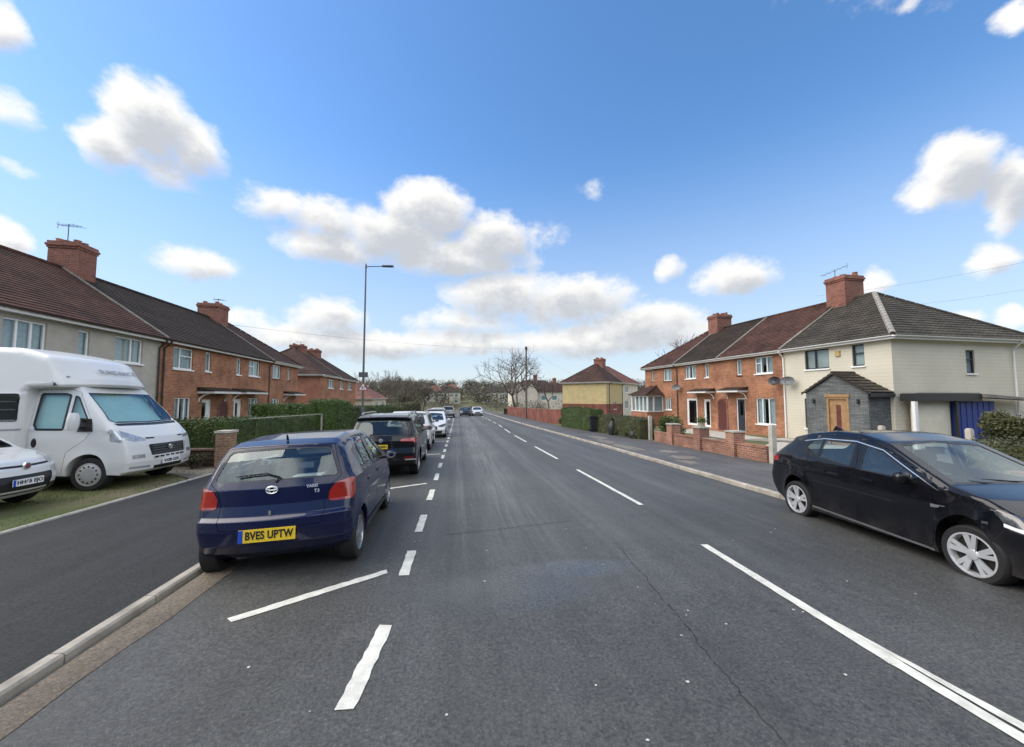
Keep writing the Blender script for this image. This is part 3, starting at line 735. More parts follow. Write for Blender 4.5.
def make_chimney(house, x, y, z0, z1, wx, wy, pots=4, m='chim'):
    mb = MB(); h = z1
    mb.box(x - wx / 2, x + wx / 2, y - wy / 2, y + wy / 2, z0, h - .30)
    for k, (g_, a, b_) in enumerate(((.035, .30, .21), (.07, .21, .11), (.03, .11, .0))):
        mb.box(x - wx / 2 - g_, x + wx / 2 + g_, y - wy / 2 - g_, y + wy / 2 + g_, h - a + .001 * k, h - b_)
    ch = mb.build('chimney', M[m], house)
    for i in range(pots):
        t = (i + .5) / pots; p = MB()
        px, py = x + (t - .5) * wx * .9, y + (-.25 if i % 2 else .22) * wy
        hh = random.uniform(.08, .20)
        p.lathe([(.0, h - .02), (.13, h - .02), (.12, h + hh), (.135, h + hh + .02), (.09, h + hh + .03), (.08, h)], 12, 'Z', (px, py, 0))
        p.build('chimney_pot', M['terracotta'], ch, smooth=40)
    return ch

def aerial(house, x, y, z, h=.9, rz=.4, el=6):
    mb = MB(); mb.tube((x, y, z - .6), (x, y, z + h), .02, .018, 6)
    c, s = math.cos(rz), math.sin(rz)
    p0 = Vector((x - c * .75, y - s * .75, z + h - .18)); p1 = Vector((x + c * .65, y + s * .65, z + h + .02)); mb.tube(p0, p1, .012, .012, 5)
    for i in range(el):
        p = p0.lerp(p1, .1 + .8 * i / (el - 1)); q = .24 - .02 * i; mb.tube(p + Vector((-s * q, c * q, 0)), p + Vector((s * q, -c * q, 0)), .008, .008, 4)
    mb.tube(p1 + Vector((0, 0, -.16)), p1 + Vector((0, 0, .16)), .012, .012, 4)
    return mb.build('tv_aerial', M['metal_grey'], house)

def dish(house, x, z, y=-.32, r=.34, m='metal_grey', yaw=.5):
    mb = MB(); prof = [(0.001, .0), (r * .4, .012), (r * .75, .045), (r, .085), (r, .095), (r * .7, .055), (0.001, .012)]
    mb.lathe(prof, 20, 'Y', (0, 0, 0))
    mb.v = [(vx * 1.0, -vy, vz * .72) for vx, vy, vz in mb.v]
    mb.tube((0, 0, -r * .7), (0, -.34, -r * .35), .012, .012, 6); mb.box(-.035, .035, -.40, -.32, -r * .42, -r * .22)
    mb.tube((0, .01, 0), (0, .32, -.1), .02, .02, 6)
    return mb.build('satellite_dish', M[m], house, loc=(x, y, z), rot=(rad(-14), 0, yaw), smooth=50)

GRP_R, GRP_L = 'houses of the right-hand terrace', 'houses of the left-hand terrace'
def house(name, label, group, sgn, P, th, s0, s1, z0, wall, roof, ops=(), hip0=False, hip1=False, side0=None, side1=None, depth=7.8, eave=4.5, ridge=7.45,
          o=.30, fascia='fascia', gut='white', pipes=(), hiprun=3.5, rows=None, verge=(), sidemat=None, base_drop=1.2):
    """One house of a terrace. s runs along the street from the reference point P; heights in ops are world heights.
       sgn -1: right-hand row (faces -X), +1: left-hand row (faces +X)."""
    d = Vector((-math.sin(rad(th)), math.cos(rad(th)))); sm = (s0 + s1) / 2
    org = Vector(P) + d * sm
    rz = rad(90 + th) if sgn > 0 else rad(-90 + th)
    H = empty(name, (org.x, org.y, z0), rz, label, 'house', group)
    X = lambda s: sgn * (s - sm)
    E, R = eave - z0, ridge - z0
    xa, xb = sorted((X(s0), X(s1)))
    hipA, hipB = (hip0, hip1) if sgn > 0 else (hip1, hip0)
    sdA, sdB = (side0, side1) if sgn > 0 else (side1, side0)
    S = lambda u, dd, z: (u, dd, z)
    fops = []
    for op in ops:
        u0, u1 = sorted((X(op[1]), X(op[2]))); fops.append((op[0], u0, u1, op[3] - z0, op[4] - z0, op[5] if len(op) > 5 else {}))
    rect = [(u0, u1, c, e) for (k, u0, u1, c, e, kw) in fops]
    mb = MB()
    top = E + .12
    wall_open(mb, xa, xb, -base_drop, top, rect, 0)
    mb.poly([(xa, depth, -base_drop), (xb, depth, -base_drop), (xb, depth, top), (xa, depth, top)])
    wl = None
    smb = mb if not sidemat else MB()
    for (xx, sd, hp) in ((xa, sdA, hipA), (xb, sdB, hipB)):
        sg = 1 if xx == xa else -1
        SS = (lambda xx, sg: (lambda u, dd, z: (xx + sg * dd, u, z)))(xx, sg)
        lst = [(q[1], q[2], q[3] - z0, q[4] - z0) for q in (sd or [])]
        tgt = smb if hp else mb
        wall_open(tgt, 0, depth, -base_drop, top, lst, swap=SS)
        for q in (sd or []): window(H, q[1], q[2], q[3] - z0, q[4] - z0, SS, **q[5])
        if not hp: tgt.poly([(xx, 0, top), (xx, depth, top), (xx, depth / 2, R - .1)])
    mb.build('wall', M[wall], H)
    if sidemat: smb.build('side_wall', M[sidemat], H)
    for (k, u0, u1, c, e, kw) in fops:
        if k == 'win': window(H, u0, u1, c, e, S, **kw)
        elif k == 'door': door(H, u0, u1, c, e, S, **kw)
    # roof
    rows = rows or 18
    mb = MB(); ea, eb = (xa - o if hipA else xa), (xb + o if hipB else xb); ra, rb = (xa + hiprun if hipA else xa), (xb - hiprun if hipB else xb); m2 = depth / 2
    slope_courses(mb, (ea, -o, E), (eb, -o, E), (rb, m2, R), (ra, m2, R), rows)
    slope_courses(mb, (ea, depth + o, E), (eb, depth + o, E), (rb, m2, R), (ra, m2, R), rows)
    if hipA: slope_courses(mb, (ea, -o, E), (ea, depth + o, E), (ra, m2, R), (ra, m2, R), rows)
    if hipB: slope_courses(mb, (eb, -o, E), (eb, depth + o, E), (rb, m2, R), (rb, m2, R), rows)
    rf = mb.build('roof', M[roof], H, recalc=False)
    # ridge and hip tiles
    mb = MB()
    def capping(p, q, r=.10):
        nonlocal mb
        p, q = Vector(p), Vector(q); n = max(2, int((q - p).length / .42))
        for i in range(n):
            mb.tube(p.lerp(q, i / n), p.lerp(q, (i + 1) / n - .006), r, r * .96, 8)
    capping((ra, m2, R), (rb, m2, R))
    if hipA: capping((ea + .05, -o + .05, E + .03), (ra, m2, R)); capping((ea + .05, depth + o - .05, E + .03), (ra, m2, R))
    if hipB: capping((eb - .05, -o + .05, E + .03), (rb, m2, R)); capping((eb - .05, depth + o - .05, E + .03), (rb, m2, R))
    mb.build('ridge_tiles', M[roof], rf, smooth=40)
    if kwget(name):
        mb = MB(); capping((eb - .05, -o + .05, E + .035), (rb, m2, R + .005), .115); mb.build('hip_tiles', M['hip_pale'], rf, smooth=40)
    for sv in verge:
        xv = X(sv); mb = MB(); mb.prism([(xv - .07, -o, E + .015), (xv + .07, -o, E + .015), (xv + .07, m2, R + .03), (xv - .07, m2, R + .03)], (0, 0, .055)); mb.build('verge_joint', M['verge'], rf)
    # soffit, fascia, gutter
    mb = MB()
    def run(p, q):
        mb.bar(p, q, .03, .17)
    f0 = -o + .035
    run((ea + (.035 if hipA else 0), f0, E - .075), (eb - (.035 if hipB else 0), f0, E - .075))
    mb.poly([(ea + .03, f0, E - .14), (eb - .03, f0, E - .14), (eb - .03, .0, E - .14), (ea + .03, .0, E - .14)])
    for (hp, xe, xw) in ((hipA, ea, xa), (hipB, eb, xb)):
        if hp:
            sg = 1 if xe == ea else -1
            run((xe + sg * .035, -o + .02, E - .075), (xe + sg * .035, depth + o - .02, E - .075))
            mb.poly([(xe + sg * .03, f0, E - .141), (xw, f0, E - .141), (xw, depth, E - .141), (xe + sg * .03, depth, E - .141)])
    mb.build('fascia', M[fascia], H)
    mb = MB()
    def gutter(p, q):
        p, q = Vector(p), Vector(q); dd = (q - p).normalized(); sd = dd.cross(Vector((0, 0, 1))); k0 = len(mb.v)
        for pt in (p, q):
            for i in range(7):
                t = PI * i / 6; mb.v.append(tuple(pt + sd * math.cos(t) * .055 - Vector((0, 0, 1)) * math.sin(t) * .055))
        for i in range(6): mb.face((k0 + i, k0 + i + 1, k0 + 7 + i + 1, k0 + 7 + i))
    gutter((ea, -o - .045, E - .02), (eb, -o - .045, E - .02))
    if hipA: gutter((ea - .045, -o, E - .02), (ea - .045, depth + o, E - .02))
    if hipB: gutter((eb + .045, -o, E - .02), (eb + .045, depth + o, E - .02))
    mb.build('gutter', M[gut], H, recalc=False)
    for (sp, zb, mm) in pipes:
        xp = X(sp); mb = MB(); mb.tube((xp, -o - .045, E - .06), (xp, -o - .045, E - .15), .034, .034, 8); mb.tube((xp, -o - .045, E - .14), (xp, -.07, E - .42), .034, .034, 8); mb.tube((xp, -.07, E - .40), (xp, -.07, zb - z0), .034, .034, 8)
        for zz in (.9, 2.2, 3.5): mb.tube((xp, -.07, zz), (xp, -.07, zz + .05), .046, .046, 8)
        mb.build('downpipe', M[mm], H, smooth=40)
    return H, X
def kwget(name): return name == 'cream_house'

def canopy(H, xa, xb, z, out=.75, m='fascia', top='roof_dark', brackets=True):
    mb = MB(); mb.box(xa, xb, -out, -.002, z - .09, z + .03)
    c = mb.build('door_canopy', M[m], H)
    mb = MB(); mb.poly([(xa - .04, -out - .04, z + .034), (xb + .04, -out - .04, z + .034), (xb + .04, -.004, z + .24), (xa - .04, -.004, z + .24)]); mb.poly([(xa - .04, -out - .04, z + .034), (xa - .04, -.004, z + .24), (xa - .04, -.004, z + .034)]); mb.poly([(xb + .04, -out - .04, z + .034), (xb + .04, -.004, z + .034), (xb + .04, -.004, z + .24)])
    mb.build('canopy_roof', M[top], c)
    if brackets:
        for x in (xa + .12, xb - .12):
            mb = MB(); n = 6; pr = None
            for i in range(n + 1):
                t = i / n * PI / 2; p = (x, -.02 - (out - .15) * (1 - math.cos(t)), z - .09 - .42 * (1 - math.sin(t)))
                if pr: mb.bar(pr, p, .05, .06, (1, 0, 0))
                pr = p
            mb.build('bracket', M[m], c)
    return c

def arch_gate(H, x0, x1, z0, zs, m='red_door'):
    """arched alley opening: dark recess drawn as a planked gate set in the arch with a brick ring round it"""
    mb = MB(); xm, r = (x0 + x1) / 2, (x1 - x0) / 2; n = 14
    pts = [(x0, z0), (x1, z0)] + [(xm + r * math.cos(PI * i / n), zs + r * math.sin(PI * i / n)) for i in range(n + 1)]
    mb.prism([(px, -.012, pz) for px, pz in pts], (0, .010, 0))
    g_ = mb.build('alley_gate', M[m], H)
    mb = MB()
    for i in range(1, 6):
        x = x0 + (x1 - x0) * i / 6; h = zs + math.sqrt(max(0, r * r - (x - xm) ** 2)) * .96; mb.box(x - .008, x + .008, -.016, -.0125, z0 + .03, h)
    mb.build('plank_joint', M['black_plastic'], g_)
    mb = MB(); q = r + .11
    for i in range(n):
        a0, a1 = PI * i / n, PI * (i + 1) / n - .02
        mb.prism([(xm + r * math.cos(a0), -.035, zs + r * math.sin(a0)), (xm + q * math.cos(a0), -.035, zs + q * math.sin(a0)), (xm + q * math.cos(a1), -.035, zs + q * math.sin(a1)), (xm + r * math.cos(a1), -.035, zs + r * math.sin(a1))], (0, .034, 0))
    for s, x in ((-1, x0), (1, x1)): mb.box(min(x, x + s * .11), max(x, x + s * .11), -.035, -.001, z0, zs)
    mb.build('brick_arch', M['chim'], g_)
    return g_

# ---- right-hand terrace
M['hip_pale'] = mat('pale_hip_tiles', (.27, .25, .22), .9, .25, 5, .4)
PR, TR = (17.7, 18.7), 3.35
W2 = dict(mull=(.33, .66), sill='white', blind=[(0, .38, 'curtain'), (.62, 1, 'curtain')])
Hc, X = house('cream_house', 'cream clad end house with grey slate porch and dark grey window frames', GRP_R, -1, PR, TR, -5.07, 0, -.3, 'render_cream', 'roof_grey',
    [('win', -2.46, -1.22, 3.33, 4.3, dict(mull=(.42,), fm='anthracite', sill='white', blind=[(0, 1, 'blind')])),
     ('win', -4.02, -3.52, 3.33, 4.3, dict(mull=(), trans=((.6, 0, 1),), fm='anthracite', sill='white', blind=[(0, 1, 'blind')])),
     ('win', -1.9, -1.1, .35, 1.85, dict(mull=(), fm='anthracite', sill='white'))],
    hip0=True, side0=[('win', 4.15, 4.68, 2.97, 4.0, dict(mull=(), trans=((.6, 0, 1),), fm='anthracite', sill='white', blind=[(0, 1, 'curtain')]))], depth=8.3, verge=(), hiprun=3.4, rows=19, pipes=((-.02, -.4, 'white'),))
mb = MB()                                                               # mortar joint along the party line with the red roof
mb.prism([(X(0) - .06, -.3, 4.8 + .015), (X(0) + .10, -.3, 4.8 + .015), (X(0) + .10, 4.15, 7.78), (X(0) - .06, 4.15, 7.78)], (0, 0, .06)); mb.build('verge_joint', M['verge'], Hc)
make_chimney(Hc, X(-.25), 4.05, 6.6, 9.0, 1.05, 1.3, 5)
aerial(Hc, X(.35), 4.2, 8.75, .95, .1, 5)
dish(Hc, X(-.5), 3.06, yaw=.35)
mb = MB(); mb.box(X(-2.9) - .11, X(-2.9) + .11, -.07, -.002, 4.16, 4.42); al = mb.build('alarm_box', mat('faded_yellow_box', (.45, .33, .12), .5, .15, 6), Hc)
mb = MB(); xw = X(-5.07); mb.tube((xw + .35, 6.98, 4.72), (xw + .06, 6.98, 4.35), .035, .035, 8); mb.tube((xw + .06, 6.98, 4.37), (xw + .06, 6.98, -.1), .035, .035, 8); mb.build('downpipe', M['white'], Hc, smooth=40)
# slate porch of the cream house (front at local y -1.15, between local x of s -4.9 and -2.2)
def porch():
    xl, xr = X(-2.2), X(-4.92); dp = 1.15; ez, pz = 2.44, 3.24; xm = (xl + xr) / 2
    dl, dr_ = X(-3.18), X(-4.14); dt = 2.22
    mb = MB()
    SS = lambda u, d_, z: (u, -dp + d_, z)
    wall_open(mb, xl, xr, -.6, ez, [(dl, dr_, .08, dt)], swap=SS)
    mb.poly([(xl, -dp, ez), (xr, -dp, ez), (xm, -dp, pz)])
    mb.poly([(xr, -dp, -.6), (xr, 0, -.6), (xr, 0, ez), (xr, -dp, ez)]); mb.poly([(xl, 0, -.6), (xl, -dp, -.6), (xl, -dp, ez), (xl, 0, ez)])
    p = mb.build('porch', M['slate'], Hc)
    mb = MB()
    for s, xe in ((-1, xl), (1, xr)):
        ov = .16; kx = xe + s * ov; kz = ez - ov * (pz - ez) / (xr - xm)
        slope_courses(mb, (kx, -dp - .10, kz + .07), (kx, .0, kz + .07), (xm, .0, pz + .09), (xm, -dp - .10, pz + .09), 7, .03)
        mb.prism([(kx, -dp - .10, kz - .01), (xm, -dp - .10, pz + .0), (xm, -dp - .10, pz + .08), (kx, -dp - .10, kz + .065)], (0, .04, 0))
    mb.tube((xm, -dp - .11, pz + .085), (xm, 0, pz + .085), .07, .07, 8)
    mb.build('porch_roof', M['roof_grey'], p, recalc=False)
    mb = MB(); kx = xr + .17; mb.box(kx - .02, kx + .03, -dp - .08, 0, ez - .21, ez - .05); mb.box(xr + .002, kx - .02, -dp - .08, 0, ez - .215, ez - .195); mb.build('porch_fascia', M['fascia_dark'], p)
    mb = MB(); fw = .09
    mb.box(dl + .002, dl + fw, -dp - .012, -dp + .09, .08, dt - .002); mb.box(dr_ - fw, dr_ - .002, -dp - .012, -dp + .09, .08, dt - .002); mb.box(dl + fw, dr_ - fw, -dp - .012, -dp + .09, dt - fw, dt - .002); mb.box(dl - .06, dr_ + .06, -dp - .045, -dp - .003, dt, dt + .13)
    mb.box(dl + fw, dr_ - fw, -dp + .05, -dp + .09, .10, dt - fw)
    pd = mb.build('porch_door', M['wood_door'], p)
    # level below: glazing strip and furniture belong to the door mesh's wood by material, set proud
    mb = MB(); c_ = (dl + dr_) / 2; mb.box(c_ - .10, c_ + .10, -dp + .043, -dp + .0495, .25, dt - .34); mb.build('door_glass', M['red_door'], p)
    for s in (-2.62, -4.56):
        mb = MB(); mb.tube((X(s), -dp - .07, 1.92), (X(s), -dp - .07, 2.14), .045, .045, 10); mb.box(X(s) - .02, X(s) + .02, -dp - .05, -dp - .002, 2.0, 2.06); mb.build('wall_lamp', M['black_plastic'], p, smooth=40)
    mb = MB(); mb.box(xl + .5, xr - .3, -dp - .5, -dp - .003, -.3, .06); mb.build('doorstep', M['conc'], p)
porch()
# carport against the cream side wall
t = empty('carport', (20.9, 12.9, -.25), rad(TR), 'flat roofed carport with dark fascia and blue door beside cream house', 'carport')
mb = MB(); mb.box(-2.72, .95, .30, .80, 2.02, 2.32); mb.build('roof_fascia', M['fascia_dark'], t)
mb = MB(); mb.box(-2.6, .9, .32, .80, 2.325, 2.36); mb.prism([(.98, .15, 2.16), (4.2, .15, 2.02), (4.2, .15, 2.09), (.98, .15, 2.30)], (0, .65, 0)); mb.build('roof_sheet', mat('weathered_felt', (.20, .18, .155), .9, .25, 3, .4), t)
mb = MB(); mb.box(-2.70, -2.55, .32, .44, -.35, 2.015); mb.build('post', M['white'], t)
mb = MB(); mb.box(-.34, -.24, .40, .50, -.35, 2.015); mb.build('post', M['fascia_dark'], t)
mb = MB(); mb.box(-2.3, -.345, .62, .74, -.35, 2.01); mb.build('back_wall', M['render_cream_plain'], t)
mb = MB(); mb.box(-.23, 2.1, .55, .65, -.35, 2.0)
for i in range(7): mb.box(-.2 + i * .33, -.185 + i * .33, .535, .549, -.3, 1.98)
mb.build('garage_door', M['blue_door'], t)

Hb, X = house('brick_house', 'orange brick mid-terrace house with red tiled roof next to the cream house', GRP_R, -1, PR, TR, 0, 4.75, -.3, 'brick', 'roof_red',
    [('win', .72, 1.95, 3.3, 4.27, dict(W2, trans=((.62, 0, .33),))), ('win', 2.98, 3.36, 3.3, 4.27, dict(mull=(), sill='stone_sill')),
     ('win', .66, 1.98, .36, 1.86, dict(W2)), ('door', 2.8, 3.5, -.2, 1.85, dict(m='dark_door', glass=(.3, .7, .5, .93)))], rows=26)
canopy(Hb, *sorted((X(2.55), X(4.3))), 2.62)
dish(Hb, X(.3), 3.1, m='black_plastic', yaw=.2)
arch_gate(Hb, *sorted((X(4.32), X(5.05))), .05, 1.72)
Hb2, X = house('brick_house', 'orange brick mid-terrace house with dark mossy roof, middle of the right-hand row', GRP_R, -1, PR, TR, 4.75, 9.5, -.3, 'brick', 'roof_dark',
    [('win', 7.25, 8.45, 3.3, 4.27, dict(W2)), ('win', 5.9, 6.28, 3.3, 4.27, dict(mull=(), sill='white')),
     ('door', 7.2, 8.4, -.15, 1.84, dict(m='white', glass=(.1, .9, .05, .95))), ('door', 5.85, 6.5, -.22, 1.78, dict(m='white', glass=(.15, .85, .1, .95)))],
    rows=26, verge=(4.78,), pipes=((9.42, -.6, 'pipe_brown'),))
canopy(Hb2, *sorted((X(5.35), X(7.3))), 2.6)
make_chimney(Hb2, X(9.35), 3.9, 6.4, 8.82, 1.05, 1.3, 5)
dish(Hb2, X(9.1), 2.95, m='metal_grey', yaw=.5)
Hb3, X = house('brick_house', 'orange brick end house with red hipped roof and pale bay window', GRP_R, -1, PR, TR, 9.5, 14.15, -.3, 'brick', 'roof_red',
    [('win', 10.2, 11.3, 3.25, 4.2, dict(mull=(.5,), sill='stone_sill')), ('win', 12.7, 13.05, 3.3, 4.2, dict(mull=(), sill='stone_sill')), ('win', 10.25, 11.15, .9, 1.85, dict(W2))],
    hip1=True, rows=26, verge=(9.56,), base_drop=2.0)
# glazed bay on its front
def bay():
    xl, xr, dp = X(14.0), X(11.4), 1.5; b0, w0, w1 = -1.0, 1.0, 2.25
    mb = MB(); mb.box(xl, xr, -dp, -.002, b0, w0); p = mb.build('bay_base', M['brick'], Hb3)
    mb = MB()
    for i in range(5):
        x = xl + .04 + (xr - xl - .08) * i / 4; mb.box(x - .05, x + .05, -dp + .02, -dp + .12, w0, w1)
    for x in (xl + .05, xr - .05):
        for yy in (-dp + .62, -.06): mb.box(x - .05, x + .05, yy - .05, yy + .05, w0, w1)
    mb.box(xl, xr, -dp + .01, -dp + .13, w1, w1 + .12); mb.box(xl, xl + .12, -dp + .131, -.003, w1, w1 + .12); mb.box(xr - .12, xr, -dp + .131, -.003, w1, w1 + .12)
    mb.box(xl - .03, xr + .03, -dp - .04, -.003, w0 + .001, w0 + .07)
    fr = mb.build('bay_frame', M['white'], Hb3)
    mb = MB(); mb.poly([(xl + .1, -dp + .07, w0 + .07), (xr - .1, -dp + .07, w0 + .07), (xr - .1, -dp + .07, w1), (xl + .1, -dp + .07, w1)]); mb.poly([(xr - .05, -dp + .1, w0 + .07), (xr - .05, -.1, w0 + .07), (xr - .05, -.1, w1), (xr - .05, -dp + .1, w1)]); mb.build('pane', M['pane'], fr)
    mb = MB(); mb.poly([(xl + .2, -dp + .25, w0), (xr - .2, -dp + .25, w0), (xr - .2, -dp + .25, w1), (xl + .2, -dp + .25, w1)]); mb.poly([(xr - .2, -dp + .25, w0), (xr - .2, -.1, w0), (xr - .2, -.1, w1), (xr - .2, -dp + .25, w1)]); mb.build('curtain', M['blind'], fr)
    mb = MB(); oo = .18; zt = 3.2; xm = (xl + xr) / 2
    slope_courses(mb, (xl - oo, -dp - oo, w1 + .12), (xr + oo, -dp - oo, w1 + .12), (xm + .3, -.0, zt), (xm - .3, -.0, zt), 8)
    slope_courses(mb, (xl - oo, -dp - oo, w1 + .12), (xl - oo, 0, w1 + .12), (xm - .3, 0, zt), (xm - .3, 0, zt), 8)
    slope_courses(mb, (xr + oo, -dp - oo, w1 + .12), (xr + oo, 0, w1 + .12), (xm + .3, 0, zt), (xm + .3, 0, zt), 8)
    mb.tube((xr + oo, -dp - oo, w1 + .15), (xm + .3, 0, zt), .06, .06, 6); mb.tube((xl - oo, -dp - oo, w1 + .15), (xm - .3, 0, zt), .06, .06, 6)
    mb.build('bay_roof', M['roof_brown'], Hb3, recalc=False)
bay()

# ---- left-hand terrace
PL, TL = (-12.9, 18.9), 1.5
WL3 = dict(mull=(.33, .66), sill=None)
Hg, X = house('rendered_house', 'grey pebbledashed end house with red-brown roof behind the motorhome', GRP_L, 1, PL, TL, -8.4, -.1, -.3, 'render_grey', 'roof_red',
    [('win', -6.2, -4.97, 3.28, 4.22, dict(mull=(.33, .66), sill='white')), ('win', -3.92, -3.5, 3.28, 4.22, dict(mull=(), sill='white')), ('win', -2.45, -1.1, 3.28, 4.26, dict(mull=(.6,), sill='white', blind=[(0, 1, 'blind')])),
     ('win', -5.9, -4.4, .5, 1.9, dict(mull=(.33, .66), sill='white')), ('win', -2.5, -1.1, .5, 1.9, dict(mull=(.5,), sill='white'))],
    hip0=True, rows=26, verge=(-.12,), gut='pipe_brown', pipes=((-.25, -.4, 'pipe_brown'),))
make_chimney(Hg, X(.38), 3.9, 6.4, 8.92, .92, 1.1, 5)
aerial(Hg, X(.1), 3.9, 8.8, .95, 1.2)
mb = MB(); mb.box(X(-.75) - .1, X(-.75) + .1, -.12, -.002, 1.75, 2.05); mb.build('wall_lantern', M['black_plastic'], Hg)
Hl1, X = house('brick_house', 'orange brick terraced house with dark roof beside the grey rendered house', GRP_L, 1, PL, TL, -.1, 5.2, -.3, 'brick', 'roof_dark',
    [('win', .73, 2.12, 3.25, 4.26, dict(mull=(.36,), trans=((.62, .36, 1),), sill='white')), ('win', 3.12, 3.58, 3.27, 4.27, dict(mull=(), sill='white')),
     ('win', .95, 2.1, .5, 1.9, dict(W2)), ('door', 2.98, 3.78, -.2, 1.8, dict(m='white', glass=(.05, .6, .05, .95)))], rows=26, gut='pipe_brown', pipes=((.05, -.4, 'pipe_brown'),))
canopy(Hl1, X(2.55), X(5.1), 2.5, .8)
arch_gate(Hl1, X(4.5), X(5.28), .0, 1.55)
Hl2, X = house('brick_house', 'orange brick terraced house with dark roof and hanging basket by its white door', GRP_L, 1, PL, TL, 5.2, 10.5, -.3, 'brick', 'roof_dark',
    [('win', 7.6, 9.0, 3.28, 4.26, dict(mull=(.5,), trans=((.62, 0, .5),), sill='white')), ('win', 6.12, 6.62, 3.27, 4.26, dict(mull=(), sill='white')),
     ('win', 7.7, 9.0, .5, 1.85, dict(W2)), ('door', 6.0, 6.85, -.2, 1.8, dict(m='white', glass=(.3, .7, .3, .92)))], rows=26, gut='pipe_brown', verge=(10.46,), pipes=((10.35, -.6, 'pipe_brown'),))
canopy(Hl2, X(5.75), X(8.5), 2.5, .8)
make_chimney(Hl2, X(10.75), 3.9, 6.4, 8.72, 1.15, 1.35, 5, 'chim')
aerial(Hl2, X(11.3), 3.9, 8.5, .8, .9)
Hl3, X = house('brick_house', 'orange brick end house with brown hipped roof at far end of the left-hand terrace', GRP_L, 1, PL, TL, 10.5, 15.7, -.35, 'brick', 'roof_brown',
    [('win', 11.0, 12.3, 3.28, 4.26, dict(mull=(.5,), sill='stone_sill')), ('win', 13.6, 14.1, 3.27, 4.26, dict(mull=(), sill='stone_sill')), ('win', 11.0, 12.3, .5, 1.8, dict(W2))],
    hip1=True, rows=26, hiprun=3.0, base_drop=1.8)
canopy(Hl3, X(13.0), X(15.4), 2.5, .8)
# ---- second block on the left
PL2 = (-13.15, 39.7)
Hm, X = house('brick_house', 'further brick house with brown hipped roof and blank red side wall', 'further houses on the left', 1, PL2, TL, 0, 6.2, -.75, 'brick', 'roof_brown',
    [('win', 2.4, 4.4, 2.85, 3.75, dict(mull=(.33, .66), sill='white')), ('win', 2.4, 4.4, 0, 1.4, dict(mull=(.33, .66), sill='white'))],
    hip0=True, eave=4.12, ridge=7.1, rows=22, hiprun=3.5, sidemat='brick_side', base_drop=1.5, verge=(6.15,))
make_chimney(Hm, X(5.0), 3.9, 5.9, 8.3, 1.2, 1.3, 4)
aerial(Hm, X(5.6), 3.9, 8.1, .7, .9)
Hm2, X = house('brick_house', 'further brick house joined beyond the one with the blank side wall', 'further houses on the left', 1, PL2, TL, 6.2, 14.6, -.85, 'brick', 'roof_brown',
    [('win', 6.8, 8.2, 2.85, 3.75, dict(mull=(.5,), sill='white')), ('win', 10.5, 12.3, 2.85, 3.75, dict(mull=(.5,), sill='white')), ('win', 6.8, 8.2, 0, 1.4, dict(mull=(.5,), sill='white'))],
    hip1=True, eave=4.05, ridge=7.0, rows=22, hiprun=3.0, base_drop=1.5)
make_chimney(Hm2, X(15.0 - 5), 3.9, 5.9, 8.5, 1.2, 1.3, 4)
Hp, X = house('bungalow', 'pale bungalow with faded red hipped roof beyond the brick houses', 'further houses on the left', 1, (-12.2, 58.5), 1.5, 0, 13, -1.1, 'render_pale', 'roof_pink',
    [('win', 2, 4.5, 0, 1.1, dict(mull=(.33, .66), sill='white')), ('win', 8, 10.5, 0, 1.1, dict(mull=(.33, .66), sill='white'))], hip0=True, hip1=True, eave=1.7, ridge=4.6, rows=14, hiprun=4.6, depth=9, base_drop=1.5)
# ---- yellow house on the corner to the right, turned about 44 degrees
cy = Vector((19.4, 48.4)); dxl = Vector((.72, .694))
def corner_house():
    # wall R runs from the corner along dxl; reuse house() with a matching heading (right-hand rule: local x = -s)
    th = math.degrees(math.atan2(.72, -.694)) - 0    # heading whose -d equals dxl
    return th
th_y = math.degrees(math.atan2(.72, -.694))
Hy, X = house('yellow_house', 'yellow rendered house with red brick lower storey on the side road corner', 'further houses on the right', -1, (cy.x, cy.y), th_y, -5.4, 0, -.95, 'render_yellow', 'roof_brown',
    [('win', -3.2, -2.2, .3, 1.3, dict(mull=(.5,), sill='white'))], hip1=True, depth=6.6, eave=3.95, ridge=6.6, hiprun=3.4, rows=20, base_drop=1.5, pipes=((-.9, -1.5, 'pipe_brown'), (-5.3, -1.5, 'pipe_brown')), verge=(-5.3,))
mb = MB()
xa_, xb_ = sorted((X(-5.4), X(0)))
mb.box(xa_ - .03, xb_, -.03, -.004, -1.5, 1.95); mb.box(xa_ - .03, xa_ - .004, -.004, 6.63, -1.5, 1.95)
mb.build('brick_base', M['red_low'], Hy)
make_chimney(Hy, X(-5.2), 3.3, 6.2, 8.5, 1.2, 1.3, 4)
Hy2, X = house('yellow_house', 'paler half of the yellow house with faded roof, seen above the bay window', 'further houses on the right', -1, (cy.x, cy.y), th_y, -11.5, -5.4, -.95, 'render_pale', 'roof_pink',
    [('win', -7.6, -6.4, 2.6, 3.5, dict(mull=(.5,), sill='white')), ('win', -7.6, -6.4, .2, 1.4, dict(mull=(.5,), sill='white'))], hip0=True, depth=6.6, eave=3.95, ridge=6.55, hiprun=3.3, rows=20, base_drop=1.5)

